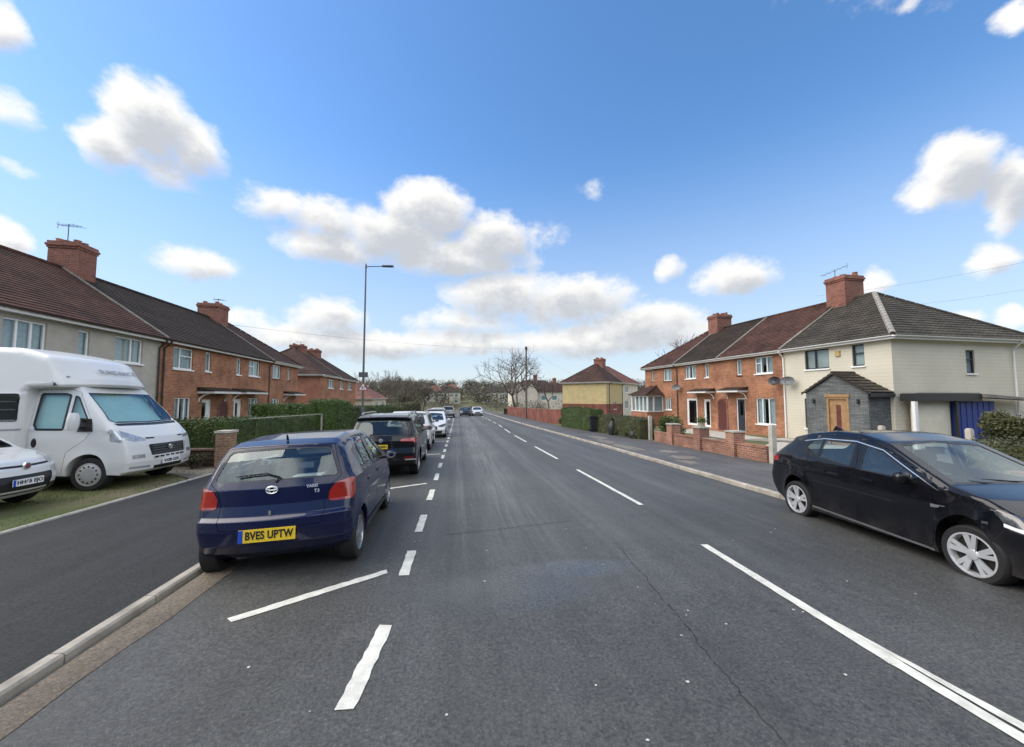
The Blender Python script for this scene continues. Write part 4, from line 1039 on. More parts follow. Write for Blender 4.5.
# ------------------------------------------------------------------ vehicles
def fillet(pts, seg=5):
    out = []; n = len(pts)
    for i in range(n):
        p0, p1, p2 = Vector(pts[i - 1][:2]), Vector(pts[i][:2]), Vector(pts[(i + 1) % n][:2]); r = pts[i][2] if len(pts[i]) > 2 else .03
        if r <= 0: out.append(p1); continue
        a, b = (p0 - p1), (p2 - p1); la, lb = a.length, b.length; a.normalize(); b.normalize()
        ang = a.angle(b)
        if ang > PI - .02: out.append(p1); continue
        t = min(r / math.tan(ang / 2), la * .48, lb * .48); q0, q1 = p1 + a * t, p1 + b * t
        for k in range(seg + 1):
            u = k / seg; out.append(q0 * (1 - u) ** 2 + p1 * 2 * u * (1 - u) + q1 * u * u)
    return out

class Car:
    """Shell = side profile thickened to the half width W(x, z), edges rounded, ends bowed in plan. x runs from the rear (0) to the front (L)."""
    def __init__(s, prof, hw, wheels, R, zc, sill=.22, edge=.055, crown_r=.10, crown_f=.16, belt=(.95, .90), tumble=.20, taper=.05, roof_crown=.03, M_=9, flare=.012, zone=.8):
        s.hw, s.wheels, s.R, s.zc, s.belt, s.tumble, s.taper = hw, wheels, R, zc, belt, tumble, taper
        s.cr, s.cf, s.rc, s.flare, s.zone = crown_r, crown_f, roof_crown, flare, zone
        up = fillet(prof); s.L = max(p.x for p in up)
        # underside back from the front, with an arch over each wheel (front wheel first)
        low = []
        zb = prof[0][1]
        for wx in sorted(wheels, reverse=True):
            h = zc - sill; a0 = math.asin(max(-1, min(1, (sill - zc) / R)))
            n = 18
            for k in range(n + 1):
                a = a0 + (PI - 2 * a0) * k / n; low.append((Vector((wx + R * math.cos(a), zc + R * math.sin(a))), 1))
        pts = [(p, 0) for p in up] + low
        # resample long runs
        P, tagv = [], []
        n = len(pts)
        for i in range(n):
            a, b = pts[i][0], pts[(i + 1) % n][0]; L_ = (b - a).length; k = max(1, int(L_ / .07))
            if L_ < 1e-5: continue
            for j in range(k): P.append(a.lerp(b, j / k)); tagv.append(pts[i][1])
        n = len(P); nr = []
        for i in range(n):
            d = (P[i] - P[i - 1]).normalized() + (P[(i + 1) % n] - P[i]).normalized()
            if d.length < 1e-5: d = P[(i + 1) % n] - P[i - 1]
            d.normalize(); nr.append(Vector((-d.y, d.x)))
        rr = [(.012 if (tagv[i] or P[i].y < sill + .03) else edge) for i in range(n)]
        for _ in range(3): rr = [(rr[i - 1] + rr[i] + rr[(i + 1) % n]) / 3 if not tagv[i] else rr[i] for i in range(n)]
        bm = bmesh.new(); K = 4; cols = []
        bm.faces.layers.int.new('cap'); bm.faces.layers.int.new('reg'); lay = bm.faces.layers.int['cap']
        for i in range(n):
            W = s.W(P[i].x, P[i].y); r = rr[i]; col = []
            for j in range(M_ + 1): col.append(bm.verts.new((P[i].x, (W - r) * j / M_, P[i].y)))
            for k in range(1, K + 1):
                a = k / K * PI / 2; q = P[i] - nr[i] * r * (1 - math.cos(a)); col.append(bm.verts.new((q.x, W - r + r * math.sin(a), q.y)))
            cols.append(col)
        for i in range(n):
            a, b = cols[i], cols[(i + 1) % n]
            for j in range(len(a) - 1): bm.faces.new((a[j], b[j], b[j + 1], a[j + 1]))
        cap = bm.faces.new([c[-1] for c in cols])
        base = set(bm.verts)
        cap[lay] = 1
        def caps(): return [f for f in bm.faces if f[lay] == 1]
        xs_ = frange(.06, s.L, .075); zs_ = frange(sill, 3.2, .06)
        zmax = max(p.y for p in P)
        for x in xs_:
            fs = caps(); geom = fs + list({e for f in fs for e in f.edges}) + list({v for f in fs for v in f.verts})
            bmesh.ops.bisect_plane(bm, geom=geom, plane_co=(x, 0, 0), plane_no=(1, 0, 0), dist=1e-6)
        for z in zs_:
            if z > zmax: break
            fs = caps(); geom = fs + list({e for f in fs for e in f.edges}) + list({v for f in fs for v in f.verts})
            bmesh.ops.bisect_plane(bm, geom=geom, plane_co=(0, 0, z), plane_no=(0, 0, 1), dist=1e-6)
        for v in {v for f in caps() for v in f.verts}:
            if v not in base: v.co.y = s.W(v.co.x, v.co.z)
        for v in bm.verts:
            if v not in base:      # verts cut into the ring keep a width consistent with their place
                v.co.y = s.W(v.co.x, v.co.z) if all(f[lay] for f in v.link_faces) else v.co.y
        s.bm = bm; s.reg = bm.faces.layers.int['reg']
        s.names = ['body']; s.spec = {0: (None, 0)}
        bm.normal_update()
    def beltz(s, x): return s.belt[0] + (s.belt[1] - s.belt[0]) * x / s.L
    def W(s, x, z):
        t = x / s.L; w = s.hw
        w -= s.taper * (max(0, (t - .62) / .38) ** 2 + max(0, (.30 - t) / .30) ** 2 * .8)
        b = s.beltz(x)
        if z > b: w -= .012 * smooth((z - b) / .04) + s.tumble * (z - b) + .10 * s.tumble * (z - b) ** 2
        elif z < .62: w -= .035 * smooth((.62 - z) / .45)
        if b - .22 < z <= b: w -= .018 * smooth((z - b + .22) / .22)
        for wx in s.wheels:
            d = math.hypot(x - wx, z - s.zc) - s.R
            if z < b and d > -.02: w += s.flare * math.exp(-(max(0, d) / .07) ** 2)
        return w
    def region(s, name, view, poly, depth=.004, where=None, band=None):
        """cut a panel out of the shell. view: side (x,z), rear / front (y,z), top (x,y)"""
        bm = s.bm; ax = {'side': (0, 2), 'rear': (1, 2), 'front': (1, 2), 'top': (0, 1)}[view]; vd = {'side': Vector((0, 1, 0)), 'rear': Vector((1, 0, 0)), 'front': Vector((1, 0, 0)), 'top': Vector((0, 0, 1))}[view]
        mid = s.L / 2
        def okf(f):
            c = f.calc_center_median()
            n = f.normal
            if where and not where(c, n): return False
            if view == 'side': return n.y > .35
            if view == 'rear': return c.x < mid and n.x < -.15
            if view == 'front': return c.x > mid and n.x > .12
            return n.z > .3
        def tri(poly_): return poly_
        def docut(pl):
            lo = (min(p[0] for p in pl) - .005, min(p[1] for p in pl) - .005); hi = (max(p[0] for p in pl) + .005, max(p[1] for p in pl) + .005)
            cand = set(f for f in bm.faces if okf(f))
            for i in range(len(pl)):
                a, b = pl[i], pl[(i + 1) % len(pl)]; d = Vector((b[0] - a[0], b[1] - a[1]))
                if d.length < 1e-6: continue
                nn = Vector((-d.y, d.x)).normalized(); no = Vector((0, 0, 0)); no[ax[0]] = nn.x; no[ax[1]] = nn.y; co = Vector((0, 0, 0)); co[ax[0]] = a[0]; co[ax[1]] = a[1]
                elo = (max(lo[0], min(a[0], b[0]) - .1), max(lo[1], min(a[1], b[1]) - .1)); ehi = (min(hi[0], max(a[0], b[0]) + .1), min(hi[1], max(a[1], b[1]) + .1))
                fs = []
                for f in cand:
                    if not f.is_valid: continue
                    us = [v.co[ax[0]] for v in f.verts]; vs = [v.co[ax[1]] for v in f.verts]
                    if max(us) < elo[0] or min(us) > ehi[0] or max(vs) < elo[1] or min(vs) > ehi[1]: continue
                    fs.append(f)
                if not fs: continue
                geom = fs + list({e for f in fs for e in f.edges}) + list({v for f in fs for v in f.verts})
                ret = bmesh.ops.bisect_plane(bm, geom=geom, plane_co=co, plane_no=no, dist=1e-5)
                cand = set(f for f in cand if f.is_valid) | set(g_ for g_ in ret['geom'] if isinstance(g_, bmesh.types.BMFace))
        def inside(pl, u, v):
            c = False; n = len(pl); j = n - 1
            for i in range(n):
                if (pl[i][1] > v) != (pl[j][1] > v) and u < (pl[j][0] - pl[i][0]) * (v - pl[i][1]) / (pl[j][1] - pl[i][1]) + pl[i][0]: c = not c
                j = i
            return c
        bm.normal_update()
        docut(poly)
        inner = None
        if band:
            inner = offset_poly(poly, -band[1]); bm.normal_update(); docut(inner)
        bm.normal_update()
        s.names.append(name); k = len(s.names) - 1; s.spec[k] = (name, depth)
        kb = None
        if band:
            s.names.append(band[0]); kb = len(s.names) - 1; s.spec[kb] = (band[0], band[2] if len(band) > 2 else depth)
        for f in bm.faces:
            if not okf(f): continue
            c = f.calc_center_median(); u, v = c[ax[0]], c[ax[1]]
            if inside(poly, u, v):
                if inner is None or inside(inner, u, v): f[s.reg] = k
                else: f[s.reg] = kb
        return k
    def finish(s, root, mats, split=(), parents=None, sm_ang=38):
        """build one object per region. split: names that get a separate object per side"""
        bm = s.bm; L = s.L; bm.normal_update()
        nmap = {}
        def warp(c):
            x, y, z = c; w = max(.3, s.hw); q = min(1.15, abs(y) / w)
            x += s.cr * smooth((s.zone - x) / s.zone) * q ** 2.2
            x -= s.cf * smooth((x - (L - s.zone - .15)) / (s.zone + .15)) * q ** 2.2
            z -= s.rc * q ** 2 * smooth((z - .75) / .6)
            return Vector((x, y, z))
        objs = {}
        groups = {}
        for f in bm.faces: groups.setdefault(f[s.reg], []).append(f)
        byname = {}
        for k, fs in groups.items():
            byname.setdefault(s.names[k], []).append((k, fs))
        for name in s.names:
            if name in objs or name not in byname: continue
            V, F, seen = [], [], {}
            nacc = {}
            for (k, fs) in byname[name]:
                for f in fs:
                    for v in f.verts: nacc[v] = nacc.get(v, Vector((0, 0, 0))) + f.normal
            for (k, fs) in byname[name]:
                dep = s.spec[k][1]
                for f in fs:
                    idx = []
                    for v in f.verts:
                        key = v
                        if key not in seen:
                            nv = nacc[v].normalized(); c = v.co - nv * dep
                            if v.co.y < 1e-5: c.y = 0
                            seen[key] = len(V); V.append(warp(c))
                        idx.append(seen[key])
                    F.append(idx)
            def make(V_, F_, nm):
                me = bpy.data.meshes.new(nm); me.from_pydata([(y_, x_ - L / 2, z_) for x_, y_, z_ in V_], [], F_); me.materials.append(mats[name])
                me.polygons.foreach_set('use_smooth', [True] * len(me.polygons)); me.set_sharp_from_angle(angle=rad(sm_ang)); me.update()
                o = bpy.data.objects.new(nm, me); link(o); wn = o.modifiers.new('even_normals', 'WEIGHTED_NORMAL'); wn.keep_sharp = True; wn.weight = 90; return o
            Vm = [Vector((p.x, -p.y, p.z)) for p in V]; Fm = [f[::-1] for f in F]
            par = root
            if parents and name in parents and parents[name] in objs: par = objs[parents[name]]
            if name in ('side_window', 'quarter_window', 'window_trim', 'habitation_window'):
                # each pane and each surround is a part of its own
                lab = list(range(len(V)))
                def root_(i):
                    while lab[i] != i: lab[i] = lab[lab[i]]; i = lab[i]
                    return i
                for f in F:
                    for q in f[1:]: lab[root_(q)] = root_(f[0])
                comp = {}
                for f in F: comp.setdefault(root_(f[0]), []).append(f)
                made = []
                for cf in comp.values():
                    used = sorted({i for f in cf for i in f}); mp = {i: j for j, i in enumerate(used)}
                    Vc = [V[i] for i in used]; Fc = [[mp[i] for i in f] for f in cf]; n = len(Vc); Mc = [Vector((p.x, -p.y, p.z)) for p in Vc]
                    if min(abs(p.y) for p in Vc) < 1e-4:
                        made.append(make(Vc + Mc, [f[::-1] for f in Fc] + [[i + n for i in f] for f in Fc], name))
                    else: made += [make(Vc, [f[::-1] for f in Fc], name), make(Mc, Fc, name)]
                for o in made: o.parent = root
                objs[name] = tuple(made); continue
            if name in split:
                o1 = make(V, [f[::-1] for f in F], name); o2 = make(Vm, F, name)
                p1 = p2 = par
                if isinstance(par, tuple): p1, p2 = par
                o1.parent, o2.parent = p1, p2; objs[name] = (o1, o2)
            else:
                n = len(V); V2, F2 = V + Vm, [f[::-1] for f in F] + [[i + n for i in f] for f in F]
                o = make(V2, F2, name)
                b2 = bmesh.new(); b2.from_mesh(o.data); bmesh.ops.remove_doubles(b2, verts=[v for v in b2.verts if abs(v.co.x) < 1e-4], dist=2e-4); b2.to_mesh(o.data); b2.free()
                o.data.set_sharp_from_angle(angle=rad(sm_ang))
                o.parent = par if not isinstance(par, tuple) else root; objs[name] = o
        bm.free()
        return objs

def offset_poly(pl, d):
    n = len(pl); out = []
    A = sum(pl[i][0] * pl[(i + 1) % n][1] - pl[(i + 1) % n][0] * pl[i][1] for i in range(n)); sg = 1 if A > 0 else -1
    for i in range(n):
        p0, p1, p2 = Vector(pl[i - 1][:2]), Vector(pl[i][:2]), Vector(pl[(i + 1) % n][:2]); e0 = (p1 - p0).normalized(); e1 = (p2 - p1).normalized()
        n0, n1 = Vector((e0.y, -e0.x)) * sg, Vector((e1.y, -e1.x)) * sg; b = (n0 + n1)
        if b.length < 1e-4: b = n0
        b.normalize(); k = max(.4, b.dot(n0)); q = p1 + b * d / k; out.append((q.x, q.y))
    return out
def rp(pts, r=.04): return [(p.x, p.y) for p in fillet([(a, b, r) for a, b in pts], 4)]

M['alloy'] = mat('silver_alloy', (.66, .67, .68), .32, .06, 6, metal=.6)
M['lens_dark'] = mat('smoked_lamp_lens', (.05, .052, .056), .08, .4, 14, coat=1)
M['alloy_grey'] = mat('grey_alloy', (.40, .41, .42), .32, .08, 6, metal=.8)
M['hubcap'] = mat('silver_hubcap', (.46, .46, .46), .38, .1, 6, metal=.4)
M['well'] = mat('dark_wheel_hub', (.012, .012, .012), .8, .2, 8)
M['carglass'] = glass_mat('car_glass', tint=(.78, .86, .84), opac=.05, ior=1.85)
M['carglass_dark'] = glass_mat('privacy_glass', tint=(.30, .36, .36), opac=.30)
M['trim'] = mat('black_trim', (.012, .012, .013), .4, .15, 8)
M['lens_red'] = mat('red_lamp_lens', (.26, .010, .006), .12, .15, 9, coat=1)
M['lens_orange'] = mat('orange_red_lens', (.48, .06, .012), .12, .15, 9, coat=1)
M['lens_clear'] = mat('clear_lamp_lens', (.42, .44, .45), .12, .35, 18, coat=1, metal=.4)
M['chrome'] = mat('chrome', (.75, .75, .74), .28, .05, 5, metal=1)
M['plate_y'] = mat('yellow_plate', (.72, .50, .03), .4, .06, 9)
M['plate_w'] = mat('white_plate', (.70, .71, .72), .4, .05, 9)
M['plate_blue'] = mat('plate_blue_band', (.01, .06, .42), .4, .05, 9)
M['black_letter'] = mat('black_lettering', (.012, .012, .012), .5, .1, 9)
M['silver_letter'] = mat('silver_lettering', (.62, .63, .65), .3, .05, 9, metal=.6)
M['grey_letter'] = mat('grey_lettering', (.25, .26, .28), .5, .05, 9)
M['seat'] = mat('grey_seat_cloth', (.06, .063, .068), .9, .25, 20)
M['paper'] = mat('white_paper', (.75, .76, .76), .7, .03, 5)
M['screen'] = mat('teal_silver_screen', (.42, .60, .57), .5, .08, 3, .3, 8)

def wheel(root, x, y, z, r, w, side, style, rim_m):
    """tyre (part) > rim, brake_disc. side +1 = right"""
    mb = MB(); rr = r * (.735 if style == 'twin5' else .67)
    prof = [(rr, -w * .48), (r * .92, -w * .5), (r * .985, -w * .42), (r, -w * .30), (r, w * .30), (r * .985, w * .42), (r * .92, w * .5), (rr, w * .48)]
    mb.lathe(prof, 40, 'X')
    for k in (-.14, .14): mb.lathe([(r * 1.001, w * (k - .02)), (r * .99, w * k), (r * 1.001, w * (k + .02))], 40, 'X')
    t = mb.build('wheel', M['rubber'], root, loc=(x, y, z), smooth=40)
    mb = MB(); o = side * w * .5
    lip = [(rr * 1.02, o * .9), (rr * 1.02, o * 1.0), (rr * .95, o * 1.02), (rr * .90, o * .82), (rr * .88, -o * .6)]
    mb.lathe(lip, 40, 'X')
    def blade(a, r0, r1, w0, w1, d0, d1, th=.022, skew=0.0):
        c, s_ = math.cos(a), math.sin(a); c2, s2 = math.cos(a + skew), math.sin(a + skew); pts = []
        for (rad_, ww, dd, cc, ss) in ((r0, w0, d0, c, s_), (r1, w1, d1, c2, s2)):
            for sg in (-1, 1): pts.append((dd, rad_ * cc - sg * ww * ss, rad_ * ss + sg * ww * cc))
        P = [pts[0], pts[1], pts[3], pts[2]]; mb.prism(P, (-side * th, 0, 0))
    f = o * .98
    if style == 'twin5':
        for i in range(5):
            a = 2 * PI * i / 5 + .3
            blade(a - .12, rr * .14, rr * .95, rr * .085, rr * .10, f * .86, f * .99, skew=-.04); blade(a + .12, rr * .14, rr * .95, rr * .085, rr * .13, f * .86, f * .99, skew=.10)
        hub = .24
    elif style == 'five':
        for i in range(5): blade(2 * PI * i / 5 + .5, rr * .15, rr * .93, rr * .20, rr * .14, f * .92, f * .95)
        hub = .28
    elif style == 'cap':
        mb.lathe([(rr * .97, f * .90), (rr * .80, f * 1.05), (rr * .45, f * 1.10), (.001, f * 1.08)], 40, 'X'); hub = .3
    else:
        mb.lathe([(rr * .97, f * .70), (rr * .72, f * .82), (rr * .68, f * .95), (rr * .30, f * 1.0), (rr * .28, f * .9), (.001, f * .9)], 40, 'X'); hub = .2
    mb.lathe([(rr * hub, f * .72), (rr * hub, f * .98), (rr * hub * .6, f * 1.03), (.001, f * 1.03)], 20, 'X')
    rim = mb.build('rim', M[rim_m], t, smooth=30)
    if style in ('cap', 'steel'):
        mb = MB()
        n = 12 if style == 'cap' else 14
        for i in range(n):
            a = 2 * PI * i / n; c, s_ = math.cos(a), math.sin(a); r0 = rr * .72
            mb.tube((f * 1.035 if style == 'cap' else f * .99, r0 * c, r0 * s_), (f * 1.095 if style == 'cap' else f * .80, r0 * c, r0 * s_), rr * .085, rr * .085, 8)
        mb.build('vent_hole', M['well'], t)
    mb = MB(); mb.lathe([(.001, o * .30), (rr * .95, o * .30), (rr * .95, o * .1)], 30, 'X'); mb.build('hub_backing', M['well'], t)
    return t

def wheels4(root, L, wxs, hy, r, w, style, rim_m):
    for wx in wxs:
        for sd in (1, -1): wheel(root, sd * (hy - w / 2), wx - L / 2, r, r, w, sd, style, rim_m)

def seats(root, L, x_front, x_rear, zs=.42, gap=.36, zt=1.20, wheel_side=1):
    mb = MB()
    def chair(cx, cx_, w):
        pass
    for sd in (-1, 1):
        m2 = MB(); cx_ = sd * gap; y0 = x_front - L / 2
        m2.prism([(cx_ - .24, y0 - .12, zs), (cx_ - .24, y0 + .02, zs), (cx_ - .22, y0 - .14, zt - .28), (cx_ - .22, y0 - .22, zt - .26)], (.46, 0, 0))
        m2.box(cx_ - .24, cx_ + .24, y0, y0 + .5, zs - .2, zs)
        m2.lathe([(.001, zt - .22), (.11, zt - .20), (.135, zt - .1), (.11, zt - .01), (.001, zt)], 12, 'Z', (cx_, y0 - .21, 0))
        m2.build('seat', M['seat'], root, smooth=50)
    m2 = MB(); y0 = x_rear - L / 2
    m2.prism([(-.56, y0 - .02, zs - .1), (-.56, y0 + .12, zs - .1), (-.54, y0 - .06, zt - .28), (-.54, y0 - .16, zt - .28)], (1.10, 0, 0)); m2.box(-.56, .56, y0 + .1, y0 + .5, zs - .2, zs)
    for cx_ in (-.34, .34): m2.box(cx_ - .12, cx_ + .12, y0 - .17, y0 - .07, zt - .26, zt - .10)
    m2.build('rear_seat', M['seat'], root)
    m2 = MB(); y1 = x_front - L / 2 + .78; m2.prism([(-.66, y1, .45), (-.66, y1 - .05, .86), (-.66, y1 + .12, .93), (-.66, y1 + .5, .92), (-.66, y1 + .5, .45)], (1.32, 0, 0)); m2.build('dashboard', M['trim'], root)
    m2 = MB(); n = 24; c0 = Vector((wheel_side * gap, y1 - .16, .86))
    for i in range(n):
        a, b = 2 * PI * i / n, 2 * PI * (i + 1) / n; m2.tube(c0 + Vector((.18 * math.cos(a), .06 * math.sin(a), .17 * math.sin(a))), c0 + Vector((.18 * math.cos(b), .06 * math.sin(b), .17 * math.sin(b))), .014, .014, 6, False)
    m2.build('steering_wheel', M['trim'], root)

def mirror(root, L, x, y, z, m, sc=1.0, split_m='trim'):
    for sd in (1, -1):
        mb = MB(); n = 14
        prof = []
        for k in range(7):
            t = k / 6; prof.append((math.sin(PI * min(1, .12 + t * .80)) ** .6, t))
        yc = x - L / 2
        b0 = len(mb.v); rows = []
        for (s_, t) in prof:
            xx = sd * (y + .06 + .17 * t * sc); row = []
            for i in range(n):
                a = 2 * PI * i / n; row.append(mb.vert((xx, yc + .055 * sc * s_ * math.cos(a) - .02 * t, z + .07 * sc * s_ * math.sin(a))))
            rows.append(row)
        for r0, r1 in zip(rows, rows[1:]):
            for i in range(n): mb.face((r0[i], r0[(i + 1) % n], r1[(i + 1) % n], r1[i]))
        mb.face(rows[0]); mb.face(rows[-1])
        o = mb.build('door_mirror', M[m], root, smooth=60)
        mb = MB(); mb.bar((sd * (y - .03), yc + .03, z - .05), (sd * (y + .09), yc, z - .03), .05, .035); mb.build('mirror_arm', M[split_m], o)
        mb = MB(); k = mb.v; mb.lathe([(.001, -.0), (.058 * sc, .0)], 14, 'Y'); mb.v = [(vx * 1.35 + sd * (y + .145 * sc), yc - .058 * sc, vz + z) for vx, vy, vz in mb.v]; mb.build('mirror_glass', M['chrome'], o)

def plate(root, x, y, z, body, m, front, tilt=0.0, w=.52, h=.111, blue=False, size=.085):
    t = MB(); t.box(-w / 2, w / 2, -.006, .006, -h / 2, h / 2)
    p = t.build('number_plate', M[m], root, loc=(x, y, z), rot=(tilt if not front else -tilt, 0, PI if front else 0))
    if blue: b = MB(); b.box(-w / 2 + .001, -w / 2 + .045, -.0075, -.0062, -h / 2 + .001, h / 2 - .001); b.build('blue_band', M['plate_blue'], p)
    lettering(body, size, M['black_letter'], p, (.022 if blue else 0, -.0085, 0), (rad(90), 0, 0), fit=w * (.84 if blue else .88), space=1.05, font_bold=.003)
    return p

def place(root, x, y, heading, dz=0.0, sc=1.0):
    h = rad(heading); root.location = (x, y, gz(y) + dz)
    slope = math.atan(SL) * math.cos(h); roll = math.atan(SL) * math.sin(h) * 1.0
    root.rotation_euler = (slope, 0, h)
    root.rotation_euler = (Matrix.Rotation(math.atan(SL), 3, 'X') @ Matrix.Rotation(h, 3, 'Z')).to_euler()
    root.scale = (sc, sc, sc)

def wiper(root, pts, m='trim', w=.014):
    mb = MB()
    for a, b in zip(pts, pts[1:]): mb.bar(a, b, w, .012)
    return mb.build('wiper', M[m], root)

# ---- blue hatchback (rear three-quarter view)
def blue_hatch():
    L = 3.64
    prof = [(.10, .30, .05), (.03, .40, .06), (.0, .55, .05), (.015, .66, .03), (.06, .69, .03), (.095, .80, .06), (.13, .97, .05), (.30, 1.28, .2), (.40, 1.415, .05), (.62, 1.462, .3), (1.15, 1.50, .6), (1.75, 1.495, .6), (2.18, 1.42, .4), (2.93, 1.0, .25), (3.22, .92, .3), (3.48, .77, .2), (3.60, .60, .1), (3.64, .45, .06), (3.60, .28, .05), (3.50, .22, .03)]
    c = Car(prof, .83, (.57, 2.94), .325, .29, sill=.22, edge=.08, crown_r=.19, crown_f=.22, belt=(1.0, .93), tumble=.42, taper=.06, flare=.02)
    rootc = empty('parked_car', (0, 0, 0)); tag(rootc, 'dark blue five-door hatchback with yellow rear plate, nearest parked car on the left', 'car', 'cars parked in the left-hand bays')
    # doors, then glass
    c.region('rear_door', 'side', rp([(.86, .30), (1.58, .26), (1.60, .97), (1.56, 1.43), (1.06, 1.425), (.90, 1.1), (.97, .72)], .05), 0, band=('panel_gap', .006, .012))
    c.region('front_door', 'side', rp([(1.62, .26), (2.50, .27), (2.56, .70), (2.55, 1.02), (2.02, 1.425), (1.61, 1.44)], .05), 0, band=('panel_gap', .006, .012))
    c.region('side_window', 'side', rp([(1.08, 1.035), (1.51, 1.01), (1.52, 1.385), (1.13, 1.375)], .03), .010, band=('window_trim', .022, .003))
    c.region('side_window', 'side', rp([(1.64, 1.005), (2.42, .985), (2.44, 1.01), (2.02, 1.365), (1.67, 1.39)], .03), .010, band=('window_trim', .022, .003))
    c.region('quarter_window', 'side', rp([(.76, 1.06), (1.01, 1.04), (1.07, 1.36), (.98, 1.35)], .02), .006, band=('window_trim', .02, .003))
    c.region('tailgate', 'rear', rp([(-.2, .56), (.50, .57), (.53, .70), (.52, .80), (.57, .96), (.675, 1.04), (.66, 1.10), (.56, 1.408), (-.2, 1.408)], .05), 0, where=lambda p, n: p.x < .6, band=('panel_gap', .006, .012))
    c.region('rear_window', 'rear', rp([(-.2, 1.04), (.63, 1.05), (.64, 1.09), (.545, 1.345), (.51, 1.375), (-.2, 1.385)], .05), .008, where=lambda p, n: p.x < .6, band=('window_trim', .014, .002))
    c.region('tail_light', 'rear', rp([(.555, .775), (.84, .77), (.86, .98), (.76, 1.01), (.62, .97), (.56, .88)], .05), -.006, where=lambda p, n: p.x < .45 and n.x < -.3)
    c.region('tail_light', 'side', rp([(-.1, .775), (.15, .775), (.23, .86), (.29, 1.0), (.0, 1.0)], .03), -.006, where=lambda p, n: p.x < .32 and p.y > .6)
    c.region('windscreen', 'front', rp([(-.2, 1.02), (.66, 1.04), (.56, 1.40), (-.2, 1.42)], .05), .008, where=lambda p, n: p.x > 1.9 and n.z > .3, band=('window_trim', .02, .002))
    c.region('headlight', 'front', rp([(.38, .66), (.76, .66), (.78, .80), (.45, .80)], .04), .004)
    c.region('bumper_step', 'side', [(.30, .30), (2.6, .24), (2.6, .30), (.9, .33)], -.008)
    blue = paint_mat('dark_blue_paint', (.0014, .005, .036), .24, coat=.6, spec=.2)
    mats = dict(body=blue, rear_door=blue, front_door=blue, tailgate=blue, panel_gap=M['trim'], side_window=M['carglass'], quarter_window=M['carglass'], rear_window=M['carglass'], windscreen=M['carglass'], window_trim=M['trim'], tail_light=M['lens_red'], headlight=M['lens_clear'], bumper_step=M['trim'])
    ob = c.finish(rootc, mats, split=('rear_door', 'front_door', 'side_window', 'quarter_window', 'tail_light', 'headlight', 'bumper_step'))
    wheels4(rootc, L, (.57, 2.94), .80, .29, .18, 'five', 'alloy_grey')
    seats(rootc, L, 1.72, .95, .42, .34, 1.24)
    M['blue_paint'] = blue
    mirror(rootc, L, 2.38, .80, 1.0, 'blue_paint', .95)
    h = L / 2
    plate(rootc, 0, -h - .006, .515, 'BVES UPTW', 'plate_y', False, tilt=rad(-3), w=.545, h=.13, blue=True, size=.112)
    tg = ob['tailgate']
    wiper(tg, [(.02, -h + .145, 1.03), (.06, -h + .165, 1.08), (-.08, -h + .19, 1.125), (-.38, -h + .205, 1.105)])
    # badge: ring with an inner oval, lettering, lock
    def ring(parent, cx, y, cz, rx, rz, r=.006, m='chrome', nm='badge'):
        mb = MB(); n = 24
        for (ax_, az_, oz) in ((rx, rz, 0), (rx * .5, rz * .95, 0), (rx * .9, rz * .42, rz * .35)):
            for i in range(n):
                a, b = 2 * PI * i / n, 2 * PI * (i + 1) / n; mb.tube((cx + ax_ * math.cos(a), y, cz + oz + az_ * math.sin(a)), (cx + ax_ * math.cos(b), y, cz + oz + az_ * math.sin(b)), r, r, 6, False)
        return mb.build(nm, M[m], parent)
    ring(tg, 0, -h + .112, .955, .058, .04)
    lettering('YARIS', .045, M['silver_letter'], tg, (.40, -h + .128, .965), (rad(76), 0, rad(7)), extrude=.003, font_bold=.001); lettering('T3', .05, M['silver_letter'], tg, (.45, -h + .118, .91), (rad(76), 0, rad(7)), extrude=.003, font_bold=.001)
    mb = MB(); mb.box(-.012, .012, -h + .055, -h + .075, .70, .745); mb.build('lock', M['chrome'], tg)
    mb = MB(); mb.tube((0, -h + .56, 1.455), (0, -h + .54, 1.52), .016, .010, 8); mb.build('aerial_stub', M['trim'], rootc)
    mb = MB(); mb.box(.10, .42, -h + .42, -h + .60, 1.03, 1.04); mb.build('parcel_paper', M['paper'], rootc)
    mb = MB(); mb.box(-.55, .55, -h + .25, -h + .85, .93, .95); mb.build('parcel_shelf', M['seat'], rootc)
    mb = MB(); mb.box(-.6, .6, -h + .35, h - .5, .26, .30); mb.build('floor_pan', M['well'], rootc)
    for o in ob['front_door'] + ob['rear_door']:
        sd = 1 if o.data.vertices[0].co.x > 0 else -1; xx = 1.74 if 'front' in o.name else 1.02
        mb = MB(); mb.bar((sd * .815, xx - h, .86), (sd * .815, xx - h + .17, .86), .03, .03); mb.build('door_handle', blue, o)
    return rootc
blue = blue_hatch(); place(blue, -2.065, 6.45, 1.5, -.02); blue.rotation_euler[1] -= rad(2.4); blue.scale = (1.05, 1.0, 1.035)

